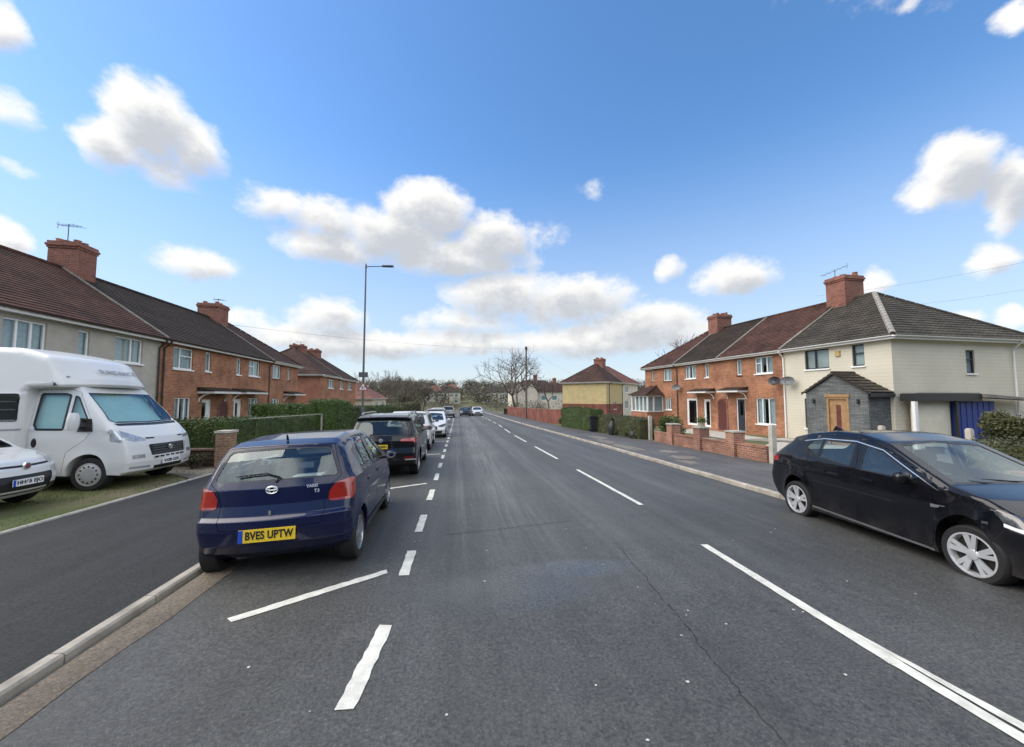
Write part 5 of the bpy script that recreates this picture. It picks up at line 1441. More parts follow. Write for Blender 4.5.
# ---- dark SUV behind it
def suv_shape(paint, name, label, group, rear='dark', glass='carglass_dark', H=1.67):
    L = 4.49
    prof = [(.12, .36, .05), (.03, .48, .06), (.0, .66, .05), (.04, .80, .04), (.06, .98, .06), (.12, 1.10, .05), (.42, 1.50, .1), (.33, 1.585, .03), (.60, 1.635, .2), (1.5, H, .8), (2.1, H - .01, .6), (2.72, 1.56, .3), (3.35, 1.12, .25), (3.9, 1.04, .3), (4.30, .90, .2), (4.44, .72, .1), (4.49, .52, .06), (4.44, .34, .05), (4.3, .26, .03)]
    c = Car(prof, .91, (.90, 3.58), .40, .345, sill=.27, edge=.075, crown_r=.17, crown_f=.22, belt=(1.05, 1.02), tumble=.33, taper=.05, flare=.02)
    r = empty(name, (0, 0, 0)); tag(r, label, 'car', group)
    c.region('rear_door', 'side', rp([(1.15, .36), (2.02, .32), (2.02, 1.10), (1.98, 1.58), (1.2, 1.55), (1.12, 1.2), (1.28, .86)], .05), 0, band=('panel_gap', .006, .012))
    c.region('front_door', 'side', rp([(2.06, .32), (3.06, .33), (3.12, .8), (3.05, 1.14), (2.55, 1.56), (2.05, 1.59)], .05), 0, band=('panel_gap', .006, .012))
    c.region('side_window', 'side', rp([(1.24, 1.12), (1.94, 1.10), (1.95, 1.525), (1.28, 1.5)], .03), .008, band=('window_trim', .022, .002))
    c.region('side_window', 'side', rp([(2.10, 1.10), (2.96, 1.09), (3.0, 1.12), (2.54, 1.50), (2.12, 1.53)], .03), .008, band=('window_trim', .022, .002))
    c.region('quarter_window', 'side', rp([(.62, 1.16), (1.12, 1.13), (1.16, 1.5), (.74, 1.44)], .03), .006)
    c.region('rear_window', 'rear', rp([(-.2, 1.10), (.68, 1.12), (.66, 1.30), (.58, 1.50), (-.2, 1.515)], .05), .006, where=lambda p, n: p.x < .7, band=('window_trim', .02, .002))
    c.region('tail_light', 'rear', rp([(.47, .965), (.93, .945), (.95, 1.05), (.86, 1.065), (.50, 1.03)], .03), -.005, where=lambda p, n: p.x < .5 and n.x < -.25)
    c.region('tail_light', 'side', rp([(-.1, .92), (.30, .95), (.34, 1.03), (.0, 1.08)], .03), -.005, where=lambda p, n: p.x < .4 and p.y > .7)
    c.region('lower_bumper', 'rear', [(-.3, .25), (1.0, .25), (1.0, .50), (-.3, .50)], -.003, where=lambda p, n: p.x < .3)
    c.region('reflector', 'rear', rp([(.58, .535), (.82, .535), (.82, .565), (.58, .565)], .01), -.004, where=lambda p, n: p.x < .3)
    c.region('windscreen', 'front', rp([(-.2, 1.14), (.74, 1.16), (.62, 1.53), (-.2, 1.56)], .05), .008, where=lambda p, n: p.x > 2.2 and n.z > .3, band=('window_trim', .02, .002))
    c.region('headlight', 'front', rp([(.42, .80), (.84, .80), (.86, .95), (.45, .92)], .03), .003)
    c.region('grille', 'front', rp([(-.2, .56), (.55, .56), (.40, .86), (-.2, .86)], .03), .01)
    mats = dict(body=paint, rear_door=paint, front_door=paint, panel_gap=M['trim'], side_window=M[glass], quarter_window=M[glass], rear_window=M[glass], windscreen=M['carglass'], window_trim=M['trim'], tail_light=M['lens_red'], headlight=M['lens_clear'], grille=M['trim'], lower_bumper=M['trim'], reflector=M['lens_red'])
    ob = c.finish(r, mats, split=('rear_door', 'front_door', 'side_window', 'quarter_window', 'tail_light', 'headlight', 'reflector'))
    wheels4(r, L, (.90, 3.58), .88, .345, .22, 'five', 'alloy_grey')
    seats(r, L, 2.2, 1.35, .55, .38, 1.36); h = L / 2
    mirror(r, L, 2.92, .88, 1.14, 'trim', 1.05)
    mb = MB(); mb.box(-.6, .6, -h + .35, h - .5, .30, .34); mb.build('floor_pan', M['well'], r)
    return r, ob, h
black_p = paint_mat('black_paint', (.003, .0035, .006), .22, coat=.6, spec=.15)
r, ob, h = suv_shape(black_p, 'parked_car', 'black estate-like off-roader with pale roof rails and dark rear window behind the blue hatchback', 'cars parked in the left-hand bays')
plate(r, -.06, -h - .004, .86 - .02, 'EX17 VGN', 'plate_y', False, w=.48, h=.105, size=.08)
for sd in (-1, 1):
    mb = MB()
    for a, b in zip([(.66, 1.64), (.85, 1.69), (2.3, 1.705), (2.55, 1.63)], [(.85, 1.69), (2.3, 1.705), (2.55, 1.63)]): mb.bar((sd * .62, a[0] - h, a[1]), (sd * .62, b[0] - h, b[1]), .035, .03)
    mb.build('roof_rail', M['chrome'], r)
mb = MB(); mb.lathe([(.001, -.012), (.05, -.01), (.055, 0)], 16, 'Y', (0, -h + .062, .99)); mb.build('badge', M['chrome'], r)
wiper(r, [(0, -h + .135, 1.12), (-.02, -h + .15, 1.15), (-.30, -h + .155, 1.145)])
mb = MB(); mb.prism([(.62, -h + .004, .53), (.90, -h + .08, .53), (.90, -h + .08, .495), (.62, -h + .004, .495)], (0, -.01, 0)); mb.build('exhaust_trim', M['chrome'], r)
place(r, -1.93, 12.52, 0)
white_p = paint_mat('white_paint', (.60, .61, .61), .3, dirt=.15)
grey_p = paint_mat('silver_grey_paint', (.28, .29, .30), .3, dirt=.15)
r2, ob, h = suv_shape(white_p, 'parked_car', 'white high-bodied car parked just beyond the black off-roader, its side in view', 'cars parked in the left-hand bays', H=1.60)
place(r2, -1.98, 18.3, 0)
r4, ob, h = suv_shape(grey_p, 'parked_car', 'silver grey car parked at the far end of the left-hand bays', 'cars parked in the left-hand bays', H=1.58)
place(r4, -1.75, 33.5, 0, sc=.95)
r5 = copy_tree(r2); r5['label'] = 'small white car at the very end of the parked row, almost hidden'; place(r5, -1.9, 41, 0, sc=.95)
r8 = copy_tree(r4); r8['label'] = 'grey car far behind the parked row, by the dark oncoming car'; r8['group'] = 'distant cars'; place(r8, -1.2, 57, 0)

# ---- black hatchback facing the camera on the right
def hatch_shape(paint, label, group=None):
    L = 4.37
    prof = [(.12, .32, .05), (.03, .45, .06), (.0, .62, .05), (.06, .80, .05), (.10, .96, .06), (.20, 1.03, .05), (.66, 1.285, .12), (.70, 1.335, .04), (1.05, 1.415, .3), (1.55, 1.48, .8), (2.0, 1.47, .8), (2.45, 1.385, .5), (3.30, .98, .3), (3.75, .90, .3), (4.12, .77, .25), (4.30, .60, .1), (4.37, .46, .06), (4.33, .26, .05), (4.2, .19, .03)]
    c = Car(prof, .905, (.84, 3.50), .365, .325, sill=.20, crown_r=.16, crown_f=.28, belt=(1.0, .90), tumble=.34, taper=.07, flare=.022, zone=.95)
    r = empty('parked_car', (0, 0, 0)); tag(r, label, 'car', group)
    c.region('rear_door', 'side', rp([(1.22, .30), (2.06, .24), (2.10, .98), (2.02, 1.385), (1.25, 1.35), (1.12, 1.06), (1.25, .78)], .05), 0, band=('panel_gap', .005, .012))
    c.region('front_door', 'side', rp([(2.10, .24), (3.10, .25), (3.18, .62), (3.12, 1.0), (2.52, 1.30), (2.20, 1.40), (2.07, 1.395)], .05), 0, band=('panel_gap', .005, .012))
    # chrome line over the glass
    ch_o = [(1.0, 1.30), (1.4, 1.362), (2.0, 1.372), (2.45, 1.295), (3.02, 1.01), (3.22, .905)]
    ch_i = [(3.215, .90), (3.01, 1.003), (2.445, 1.284), (2.0, 1.360), (1.4, 1.351), (1.0, 1.291)]
    c.region('side_window', 'side', rp([(1.36, 1.06), (1.98, 1.005), (2.00, 1.345), (1.44, 1.345)], .03), .006, band=('window_trim', .018, .002))
    c.region('side_window', 'side', rp([(2.14, .98), (2.88, .955), (2.90, 1.03), (2.44, 1.265), (2.16, 1.335)], .03), .006, band=('window_trim', .018, .002))
    c.region('quarter_window', 'side', rp([(2.93, .955), (3.12, .93), (2.93, 1.02)], .01), .005)
    c.region('quarter_window', 'side', rp([(1.10, 1.20), (1.32, 1.085), (1.39, 1.335), (1.22, 1.31)], .02), .005)
    c.region('chrome_line', 'side', ch_o + ch_i, -.006)
    c.region('windscreen', 'front', rp([(-.2, .985), (.70, .985), (.72, 1.0), (.60, 1.36), (-.2, 1.40)], .05), .006, where=lambda p, n: p.x > 2.2 and n.z > .3, band=('window_trim', .018, .002))
    c.region('headlight', 'front', rp([(.40, .63), (.62, .61), (.92, .66), (.93, .76), (.80, .80), (.50, .71)], .03), .002, where=lambda p, n: p.x > 3.7)
    c.region('headlight', 'side', rp([(4.05, .64), (4.4, .60), (4.4, .72), (3.86, .83)], .02), .002, where=lambda p, n: p.x > 3.8)
    c.region('drl', 'side', rp([(4.0, .665), (4.34, .615), (4.34, .645), (4.0, .70)], .008), -.004, where=lambda p, n: p.x > 3.8)
    c.region('grille', 'front', rp([(-.2, .47), (.42, .47), (.38, .66), (-.2, .66)], .03), .012)
    c.region('lower_grille', 'front', rp([(-.2, .26), (.62, .26), (.70, .40), (-.2, .40)], .03), .012)
    c.region('sill_line', 'side', [(1.22, .255), (3.12, .205), (3.12, .23), (1.22, .285)], -.004)
    c.region('tail_light', 'rear', rp([(.45, .86), (.93, .86), (.95, .99), (.50, .97)], .03), -.004, where=lambda p, n: p.x < .5 and n.x < -.25)
    c.region('tail_light', 'side', rp([(-.1, .86), (.26, .88), (.34, .965), (.0, .99)], .03), -.004, where=lambda p, n: p.x < .45 and p.y > .65)
    c.region('rear_window', 'rear', rp([(-.2, 1.05), (.60, 1.07), (.54, 1.26), (-.2, 1.275)], .05), .006, where=lambda p, n: p.x < .9)
    mats = dict(body=paint, rear_door=paint, front_door=paint, panel_gap=M['trim'], side_window=M['carglass'], quarter_window=M['carglass_dark'], rear_window=M['carglass'], windscreen=M['carglass'], window_trim=M['trim'], tail_light=M['lens_red'], headlight=M['lens_dark'], grille=M['trim'], lower_grille=M['trim'], drl=M['paper'], chrome_line=M['chrome'], sill_line=M['metal_grey'])
    ob = c.finish(r, mats, split=('rear_door', 'front_door', 'side_window', 'quarter_window', 'tail_light', 'headlight', 'chrome_line', 'sill_line', 'drl'))
    wheels4(r, L, (.84, 3.50), .885, .325, .22, 'twin5', 'alloy')
    seats(r, L, 2.2, 1.3, .42, .37, 1.22); h = L / 2
    M['hatch_paint'] = paint
    mirror(r, L, 2.92, .86, .99, 'hatch_paint', 1.1)
    for o in ob['front_door'] + ob['rear_door']:
        sd = 1 if o.data.vertices[0].co.x > 0 else -1; xx = 2.18 if 'front' in o.name else 1.34
        mb = MB(); mb.bar((sd * .90, xx - h, .865), (sd * .90, xx - h + .20, .858), .028, .028); mb.build('door_handle', paint, o)
    mb = MB(); mb.bar((.895, 3.12 - h, .72), (.893, 3.28 - h, .725), .012, .035)
    mb.build('wing_badge', M['chrome'], r); mb = MB(); mb.bar((-.895, 3.12 - h, .72), (-.893, 3.28 - h, .725), .012, .035); mb.build('wing_badge', M['chrome'], r)
    wiper(r, [(-.5, 3.20 - h, .985), (-.1, 3.26 - h, 1.0), (.55, 3.14 - h, 1.03)], w=.02); wiper(r, [(.05, 3.24 - h, .985), (.35, 3.28 - h, .99), (.68, 3.1 - h, 1.03)], w=.02)
    mb = MB(); mb.box(-.10, .10, 2.42 - h, 2.50 - h, 1.22, 1.31); mb.build('mirror_housing', M['trim'], r)
    mb = MB(); mb.box(-.62, .62, -h + .45, h - .5, .24, .28); mb.build('floor_pan', M['well'], r)
    mb = MB(); mb.prism([(.0, .75 - h, 1.415), (.0, 1.0 - h, 1.435), (0, .82 - h, 1.50)], (.02, 0, 0)); mb.build('fin_aerial', paint, r)
    return r
bh = hatch_shape(black_p, 'glossy black hatchback with chrome window line and silver alloys, on the right'); place(bh, 6.60, 4.75, 174, -.055, sc=.94); bh.scale = (.94, .94, 1.05)
for o in bh.children:
    if o.name.startswith('wheel'): o.scale = (1, 1, .90); o.location.z -= .030
r3 = hatch_shape(white_p, 'white car facing the camera with dark windscreen, farther along the left-hand bays', 'cars parked in the left-hand bays'); place(r3, -1.5, 24.6, 180)
r6 = copy_tree(bh); r6['label'] = 'dark car coming towards the camera far down the left lane'; r6['group'] = 'distant cars'; place(r6, 1.35, 64, 180)
r7 = copy_tree(r3); r7['label'] = 'white car far down the road beside the dark oncoming car'; r7['group'] = 'distant cars'; place(r7, 3.3, 65, 180)
bh_done = True

# ---- white city car, nose towards the road
def city_car():
    L = 3.65
    prof = [(.10, .34, .05), (.02, .48, .06), (.0, .70, .05), (.04, .95, .06), (.14, 1.1, .1), (.30, 1.47, .06), (.6, 1.53, .2), (1.4, 1.55, .6), (1.95, 1.52, .5), (2.25, 1.44, .3), (2.86, 1.04, .25), (3.2, .98, .3), (3.50, .88, .2), (3.60, .72, .1), (3.65, .50, .06), (3.62, .34, .05), (3.5, .24, .03)]
    c = Car(prof, .82, (.62, 2.90), .345, .31, sill=.25, crown_r=.12, crown_f=.22, belt=(.97, .93), tumble=.2, taper=.05, flare=.03)
    r = empty('parked_car', (0, 0, 0)); tag(r, 'small white city car with black lower bumper, nose out beside the motorhome', 'car')
    c.region('front_door', 'side', rp([(1.66, .32), (2.50, .33), (2.55, .7), (2.5, 1.05), (2.16, 1.43), (1.65, 1.46)], .05), 0, band=('panel_gap', .006, .012))
    c.region('side_window', 'side', rp([(1.70, 1.02), (2.42, 1.0), (2.44, 1.04), (2.12, 1.40), (1.72, 1.42)], .03), .008, band=('window_trim', .02, .002))
    c.region('side_window', 'side', rp([(.9, 1.04), (1.58, 1.02), (1.58, 1.42), (.98, 1.40)], .03), .008, band=('window_trim', .02, .002))
    c.region('windscreen', 'front', rp([(-.2, 1.06), (.66, 1.07), (.58, 1.42), (-.2, 1.44)], .05), .008, where=lambda p, n: p.x > 1.9 and n.z > .3, band=('window_trim', .02, .002))
    c.region('headlight', 'front', rp([(.52, .76), (.78, .78), (.80, .95), (.62, .96), (.50, .86)], .04), -.002)
    c.region('grille_bar', 'front', rp([(-.2, .745), (.52, .765), (.52, .80), (-.2, .785)], .01), .006)
    c.region('lower_bumper', 'front', rp([(-.2, .30), (.50, .30), (.56, .62), (-.2, .62)], .05), .010, where=lambda p, n: p.x > 3.0)
    c.region('bumper_lip', 'front', [(.50, .20), (.9, .20), (.9, .40), (.52, .40)], -.004, where=lambda p, n: p.x > 3.0)
    c.region('skid_plate', 'front', rp([(-.2, .33), (.42, .33), (.42, .365), (-.2, .365)], .01), -.006, where=lambda p, n: p.x > 3.0)
    mats = dict(body=white_p, front_door=white_p, panel_gap=M['trim'], side_window=M['carglass_dark'], windscreen=M['carglass'], window_trim=M['trim'], headlight=M['lens_clear'], grille_bar=M['trim'], lower_bumper=M['trim'], bumper_lip=M['trim'], skid_plate=M['alloy'])
    c.finish(r, mats, split=('front_door', 'side_window', 'headlight', 'bumper_lip'))
    wheels4(r, L, (.62, 2.90), .80, .31, .19, 'five', 'alloy_grey'); seats(r, L, 1.85, 1.0, .5, .34, 1.25)
    h = L / 2; plate(r, 0, h + .012, .50, 'HH65 EJO', 'plate_w', True, w=.52, h=.115, blue=True, size=.088)
    mb = MB(); mb.lathe([(.001, .0), (.055, .0), (.062, -.012), (.062, -.03)], 20, 'Y', (0, h - .02, .772)); b = mb.build('badge', M['chrome'], r)
    mb = MB(); mb.lathe([(.001, .002), (.042, .002), (.042, -.004)], 20, 'Y', (0, h - .02, .772)); mb.build('badge_disc', mat('dull_red_badge', (.20, .05, .06), .3, .05), b)
    M['white_paint'] = white_p; mirror(r, L, 2.44, .80, 1.08, 'white_paint', 1.0)
    mb = MB(); mb.box(-.6, .6, -h + .35, h - .5, .28, .32); mb.build('floor_pan', M['well'], r)
    return r
cc_ = city_car()

# ---- motorhome: van cab and coachbuilt body
def motorhome():
    L = 6.2; h = L / 2
    r = empty('motorhome', (0, 0, 0)); tag(r, 'white coachbuilt motorhome with teal window screens and roof pod over the cab', 'motorhome')
    cream = paint_mat('motorhome_white', (.60, .61, .60), .35, coat=.4, dirt=.10); dark = M['trim']
    # cab (x is measured from the cab's own back edge)
    cabL = 2.25; x0 = L - cabL
    prof = [(.0, .34, .02), (.0, 2.16, .03), (1.0, 2.16, .08), (1.66, 1.42, .12), (1.90, 1.27, .2), (2.13, 1.06, .10), (2.19, .90, .06), (2.23, .72, .08), (2.25, .55, .06), (2.22, .36, .05), (2.1, .30, .03)]
    c = Car(prof, 1.02, (1.40,), .415, .34, sill=.32, edge=.07, crown_r=0, crown_f=.20, belt=(1.28, 1.20), tumble=.16, taper=.02, flare=.012, zone=.7, roof_crown=0)
    c.region('cab_door', 'side', rp([(.28, .38), (.92, .37), (.98, .80), (1.30, 1.05), (1.40, 1.24), (1.42, 1.33), (1.04, 2.04), (.84, 2.10), (.28, 2.10)], .05), 0, band=('panel_gap', .006, .014))
    c.region('cab_window', 'side', rp([(.33, 1.36), (.40, 1.25), (.90, 1.24), (.90, 1.99), (.78, 2.02), (.33, 2.02)], .06), .006, band=('window_trim', .045, .002))
    c.region('quarter_window', 'side', rp([(.955, 1.24), (1.38, 1.26), (1.38, 1.32), (1.05, 1.93), (.955, 1.98)], .03), .006, band=('window_trim', .03, .002))
    c.region('windscreen', 'front', rp([(-.2, 1.36), (.80, 1.38), (.90, 1.44), (.80, 2.08), (-.2, 2.10)], .05), .006, where=lambda p, n: n.z > .25 and p.x > .9, band=('window_trim', .03, .002))
    c.region('scuttle', 'front', rp([(-.2, 1.30), (.84, 1.32), (.88, 1.375), (-.2, 1.355)], .01), .01, where=lambda p, n: p.x > 1.0)
    c.region('headlight', 'front', rp([(.50, .98), (.80, .98), (1.1, 1.08), (1.1, 1.30), (.86, 1.20)], .04), .0, where=lambda p, n: p.x > 1.4)
    c.region('headlight', 'side', rp([(1.86, 1.0), (2.3, .96), (2.3, 1.2), (1.80, 1.24)], .03), .0, where=lambda p, n: p.x > 1.5)
    c.region('bonnet_slot', 'front', rp([(.36, 1.02), (.56, 1.02), (.56, 1.055), (.36, 1.05)], .01), .008)
    c.region('grille', 'front', rp([(-.2, .66), (.50, .66), (.54, .90), (-.2, .90)], .03), .02, where=lambda p, n: p.x > 1.8)
    c.region('lower_grille', 'front', rp([(-.2, .36), (.42, .36), (.44, .43), (-.2, .43)], .02), .02, where=lambda p, n: p.x > 1.8)
    c.region('fog_lamp', 'front', rp([(.64, .62), (.88, .62), (.88, .70), (.64, .70)], .02), .008, where=lambda p, n: p.x > 1.5)
    c.region('bumper_slot', 'front', rp([(.52, .40), (.92, .42), (.92, .46), (.52, .45)], .01), .006, where=lambda p, n: p.x > 1.5)
    mats = dict(body=cream, cab_door=cream, panel_gap=M['grey_letter'], cab_window=M['carglass'], quarter_window=M['carglass'], windscreen=M['carglass'], window_trim=dark, scuttle=dark, headlight=M['lens_clear'], bonnet_slot=dark, grille=dark, lower_grille=dark, fog_lamp=M['lens_clear'], bumper_slot=M['grey_letter'])
    ob = c.finish(r, mats, split=('cab_door', 'cab_window', 'quarter_window', 'headlight', 'fog_lamp', 'bonnet_slot', 'bumper_slot'))
    dy = x0 + cabL / 2 - h
    for v in ob.values():
        for o in (v if isinstance(v, tuple) else (v,)): o.location.y += dy
    ob['body'].name = 'cab'
    X = lambda x: x0 + x - h       # cab x -> local y
    # silver-teal screens fitted inside the cab glass
    mb = MB(); n = 12
    ptsb = [(-.86 + 1.72 * i / n) for i in range(n + 1)]
    for i in range(n):
        a, b = ptsb[i], ptsb[i + 1]; f = lambda q: .22 * abs(q) ** 2.2
        mb.poly([(a, X(1.66) - .06 - f(a), 1.36), (b, X(1.66) - .06 - f(b), 1.36), (b * .92, X(1.0) - .05 - f(b) * .7, 2.10), (a * .92, X(1.0) - .05 - f(a) * .7, 2.10)])
    mb.build('windscreen_blind', M['screen'], r, recalc=False)
    for sd in (-1, 1):
        mb = MB(); mb.poly([(sd * .94, X(.10), 1.22), (sd * .93, X(1.38), 1.22), (sd * .82, X(1.0), 2.0), (sd * .81, X(.10), 2.02)]); mb.build('side_blind', M['screen'], r, recalc=False)
    # coachbuilt body with the pod over the cab
    prof = [(.05, .42, .05), (.0, .6, .05), (.0, 2.62, .2), (.25, 2.82, .2), (2.6, 2.99, .5), (3.9, 2.98, .8), (4.65, 2.78, .5), (5.10, 2.34, .14), (5.17, 2.22, .04), (5.12, 2.165, .03), (4.26, 2.145, .03), (4.20, 2.08, .02), (4.20, .42, .03)]
    b_ = Car(prof, 1.13, (1.4,), .42, .34, sill=.40, edge=.10, crown_r=.03, crown_f=.42, belt=(2.0, 2.0), tumble=.10, taper=.0, flare=0, zone=.9, roof_crown=.04)
    b_.L = 5.17
    b_.region('habitation_window', 'side', rp([(2.75, 1.48), (4.13, 1.48), (4.13, 2.04), (2.75, 2.04)], .06), -.006)
    b_.region('habitation_window', 'side', rp([(.9, 1.40), (2.1, 1.40), (2.1, 2.06), (.9, 2.06)], .06), -.006)
    b_.region('skirt_stripe', 'side', [(.1, 1.18), (4.18, 1.30), (4.18, 1.34), (.1, 1.22)], -.002)
    mats = dict(body=cream, habitation_window=M['carglass_dark'], skirt_stripe=M['grey_letter'])
    ob2 = b_.finish(r, mats, split=('habitation_window', 'skirt_stripe'))
    for v in ob2.values():
        for o in (v if isinstance(v, tuple) else (v,)): o.location.y += 5.17 / 2 - h
    ob2['body'].name = 'living_body'
    for o in ob2['habitation_window']:
        sd = 1 if o.data.vertices[0].co.x > 0 else -1
        mb = MB()
        for z in (1.68, 1.84): mb.box(min(sd * 1.128, sd * 1.142), max(sd * 1.128, sd * 1.142), 2.80 - 5.17 / 2, 4.10 - 5.17 / 2, z - .008, z + .008)
        mb.build('window_blind', M['alloy_grey'], o)
    wheels4(r, L, (1.4, x0 + 1.40), 1.0, .34, .24, 'cap', 'hubcap')
    # mirror with white cap and black arm
    for sd in (1, -1):
        mb = MB(); n = 10; rows = []
        for k in range(6):
            t = k / 5; zz = 1.25 + .36 * t; s_ = math.sin(PI * (.15 + .7 * t)) ** .5
            rows.append([mb.vert((sd * (1.20 + .11 * s_ * math.cos(2 * PI * i / n)), X(1.22) + .09 * s_ * math.sin(2 * PI * i / n), zz)) for i in range(n)])
        for a, b in zip(rows, rows[1:]):
            for i in range(n): mb.face((a[i], a[(i + 1) % n], b[(i + 1) % n], b[i]))
        mb.face(rows[0]); mb.face(rows[-1]); o = mb.build('door_mirror', cream, r, smooth=60)
        mb = MB(); mb.prism([(sd * .97, X(1.14), 1.22), (sd * .97, X(1.42), 1.22), (sd * .93, X(1.36), 1.48), (sd * .93, X(1.14), 1.50)], (sd * .05, 0, 0)); mb.bar((sd * 1.0, X(1.22), 1.45), (sd * 1.14, X(1.20), 1.47), .06, .05); mb.bar((sd * 1.0, X(1.22), 1.30), (sd * 1.14, X(1.20), 1.30), .06, .05); mb.build('mirror_arm', dark, o)
        d = ob['cab_door'][0 if sd > 0 else 1]
        mb = MB(); mb.lathe([(.001, .012), (.06, .01), (.07, 0)], 14, 'X'); mb.v = [(sd * (1.015 + abs(vx)), vy * .75 + .40 - cabL / 2, vz * 1.4 + 1.0) for vx, vy, vz in mb.v]; mb.build('door_handle', dark, d)
        mb = MB(); mb.bar((sd * 1.012, .16 - cabL / 2 - .05, 1.0), (sd * 1.012, .16 - cabL / 2 + .05, 1.0), .01, .02)
    g_ = ob['grille']
    yb = cabL / 2
    mb = MB()
    for z in (.70, .755, .81, .865): mb.box(-.50, .50, yb - .05, yb - .03, z - .007, z + .007)
    mb.build('grille_bar', M['metal_grey'], g_)
    mb = MB(); mb.lathe([(.001, .0), (.055, .0), (.06, -.03)], 18, 'Y', (0, yb - .01, .80)); mb.build('badge', M['chrome'], g_)
    p = plate(r, 0, h + .012, .50, 'VX08 UZR', 'plate_w', True, w=.54, h=.115, size=.088)
    mb = MB()
    for i in range(6): mb.box(-.42 + i * .155, -.32 + i * .155, h - .02, h - .002, .60, .635)
    mb.build('vent_slot', dark, r)
    # lettering on the pod front, follows the slope of the nose
    lettering('SUNDANCE', .17, M['grey_letter'], r, (0, 4.98 - h, 2.50), (rad(46), 0, PI), extrude=.004, space=1.05, font_bold=.002)
    for sd in (-1, 1):
        mb = MB(); mb.box(sd * .9 - .06, sd * .9 + .06, 4.72 - h, 4.80 - h, 2.33, 2.37); mb.build('marker_lamp', M['grey_letter'], r)
    wiper(r, [(-.55, X(1.70), 1.36), (.0, X(1.66), 1.385), (.55, X(1.54), 1.40)], w=.02)
    mb = MB(); mb.box(-.8, .8, -h + .3, h - .7, .36, .42); mb.build('floor_pan', M['well'], r)
    return r
mh = motorhome()
place(mh, -7.02 - 3.1 * 1.06, 10.75, -90, .055, sc=1.06)
place(cc_, -7.62 - 1.82, 8.10, -88, .07)

# ------------------------------------------------------------------ garden walls, hedges, plants
def leafy(name, m, spots, size, label=None, cat=None, group=None, parent=None, kind=None, core=None, core_m=None, nrm=None):
    mb = MB()
    for p in spots: mb.leaf(p, size * random.uniform(.6, 1.3), nrm(p) if nrm else None)
    o = mb.build(name, m, parent, kind=kind, recalc=False)
    if label: tag(o, label, cat, group)
    return o

def hedge(label, path, width, h0, h1, m='hedge', leaf=.035, dens=260, group='clipped hedges', cat='hedge', fuzz=.085, name='hedge', z_is_abs=False, zb=None):
    """clipped hedge along a path of (x, y); heights above ground; a twiggy core wrapped in leaves"""
    c0 = Vector(path[0]); root = empty(name, (c0.x, c0.y, gz(c0.y)), 0, label, cat, group)
    core = MB(); lv = MB()
    def topz(t): return h0 + (h1 - h0) * t
    n = len(path) - 1; total = sum((Vector(path[i + 1]) - Vector(path[i])).length for i in range(n)); acc = 0
    for i in range(n):
        a, b = Vector(path[i]), Vector(path[i + 1]); d = b - a; L_ = d.length; d.normalize(); s = Vector((-d.y, d.x))
        k = max(1, int(L_ / .4))
        for j in range(k):
            p, q = a + d * L_ * j / k, a + d * L_ * (j + 1) / k
            hh = topz((acc + L_ * (j + .5) / k) / total) - .05 + random.uniform(-.03, .03); w = width / 2 - .05 + random.uniform(-.02, .02)
            zc_ = gz((p.y + q.y) / 2) - gz(c0.y)
            P = [(p + s * w), (p - s * w), (q - s * w), (q + s * w)]; P = [(v.x - c0.x, v.y - c0.y) for v in P]
            core.prism([(x_, y_, zc_ - .05) for x_, y_ in P], (0, 0, hh + .05))
        area = L_ * (2 * topz(.5) + width)
        cnt = int(area * dens)
        for _ in range(cnt):
            t = random.random(); p = a + d * L_ * t; H_ = topz((acc + L_ * t) / total); u = random.random() * (2 * H_ + width); bump = .11 * mnoise.noise(Vector((p.x * 1.3, p.y * 1.3, u * 1.3)))
            f = random.gauss(0, fuzz * .5) + bump
            if u < H_: off, z, nn = width / 2 + f, u, Vector((s.x, s.y, .2))
            elif u < H_ + width: off, z, nn = u - H_ - width / 2, H_ + f, Vector((0, 0, 1))
            else: off, z, nn = -width / 2 - f, u - H_ - width, Vector((-s.x, -s.y, .2))
            q = p + s * off; lv.leaf((q.x - c0.x, q.y - c0.y, gz(p.y) - gz(c0.y) + z), leaf * random.uniform(.6, 1.25), nn)
        acc += L_
    for (p, d) in ((Vector(path[0]), Vector(path[0]) - Vector(path[1])), (Vector(path[-1]), Vector(path[-1]) - Vector(path[-2]))):
        d.normalize(); s = Vector((-d.y, d.x)); H_ = h0 if p == Vector(path[0]) else h1
        for _ in range(int(width * H_ * dens)):
            q = p + s * random.uniform(-width / 2, width / 2) + d * random.gauss(0, fuzz * .5); lv.leaf((q.x - c0.x, q.y - c0.y, gz(p.y) - gz(c0.y) + random.random() * H_), leaf * random.uniform(.6, 1.2), Vector((d.x, d.y, .2)))
    core.build('branches', M[m], root); lv.build('foliage', M[m], root, recalc=False)
    return root

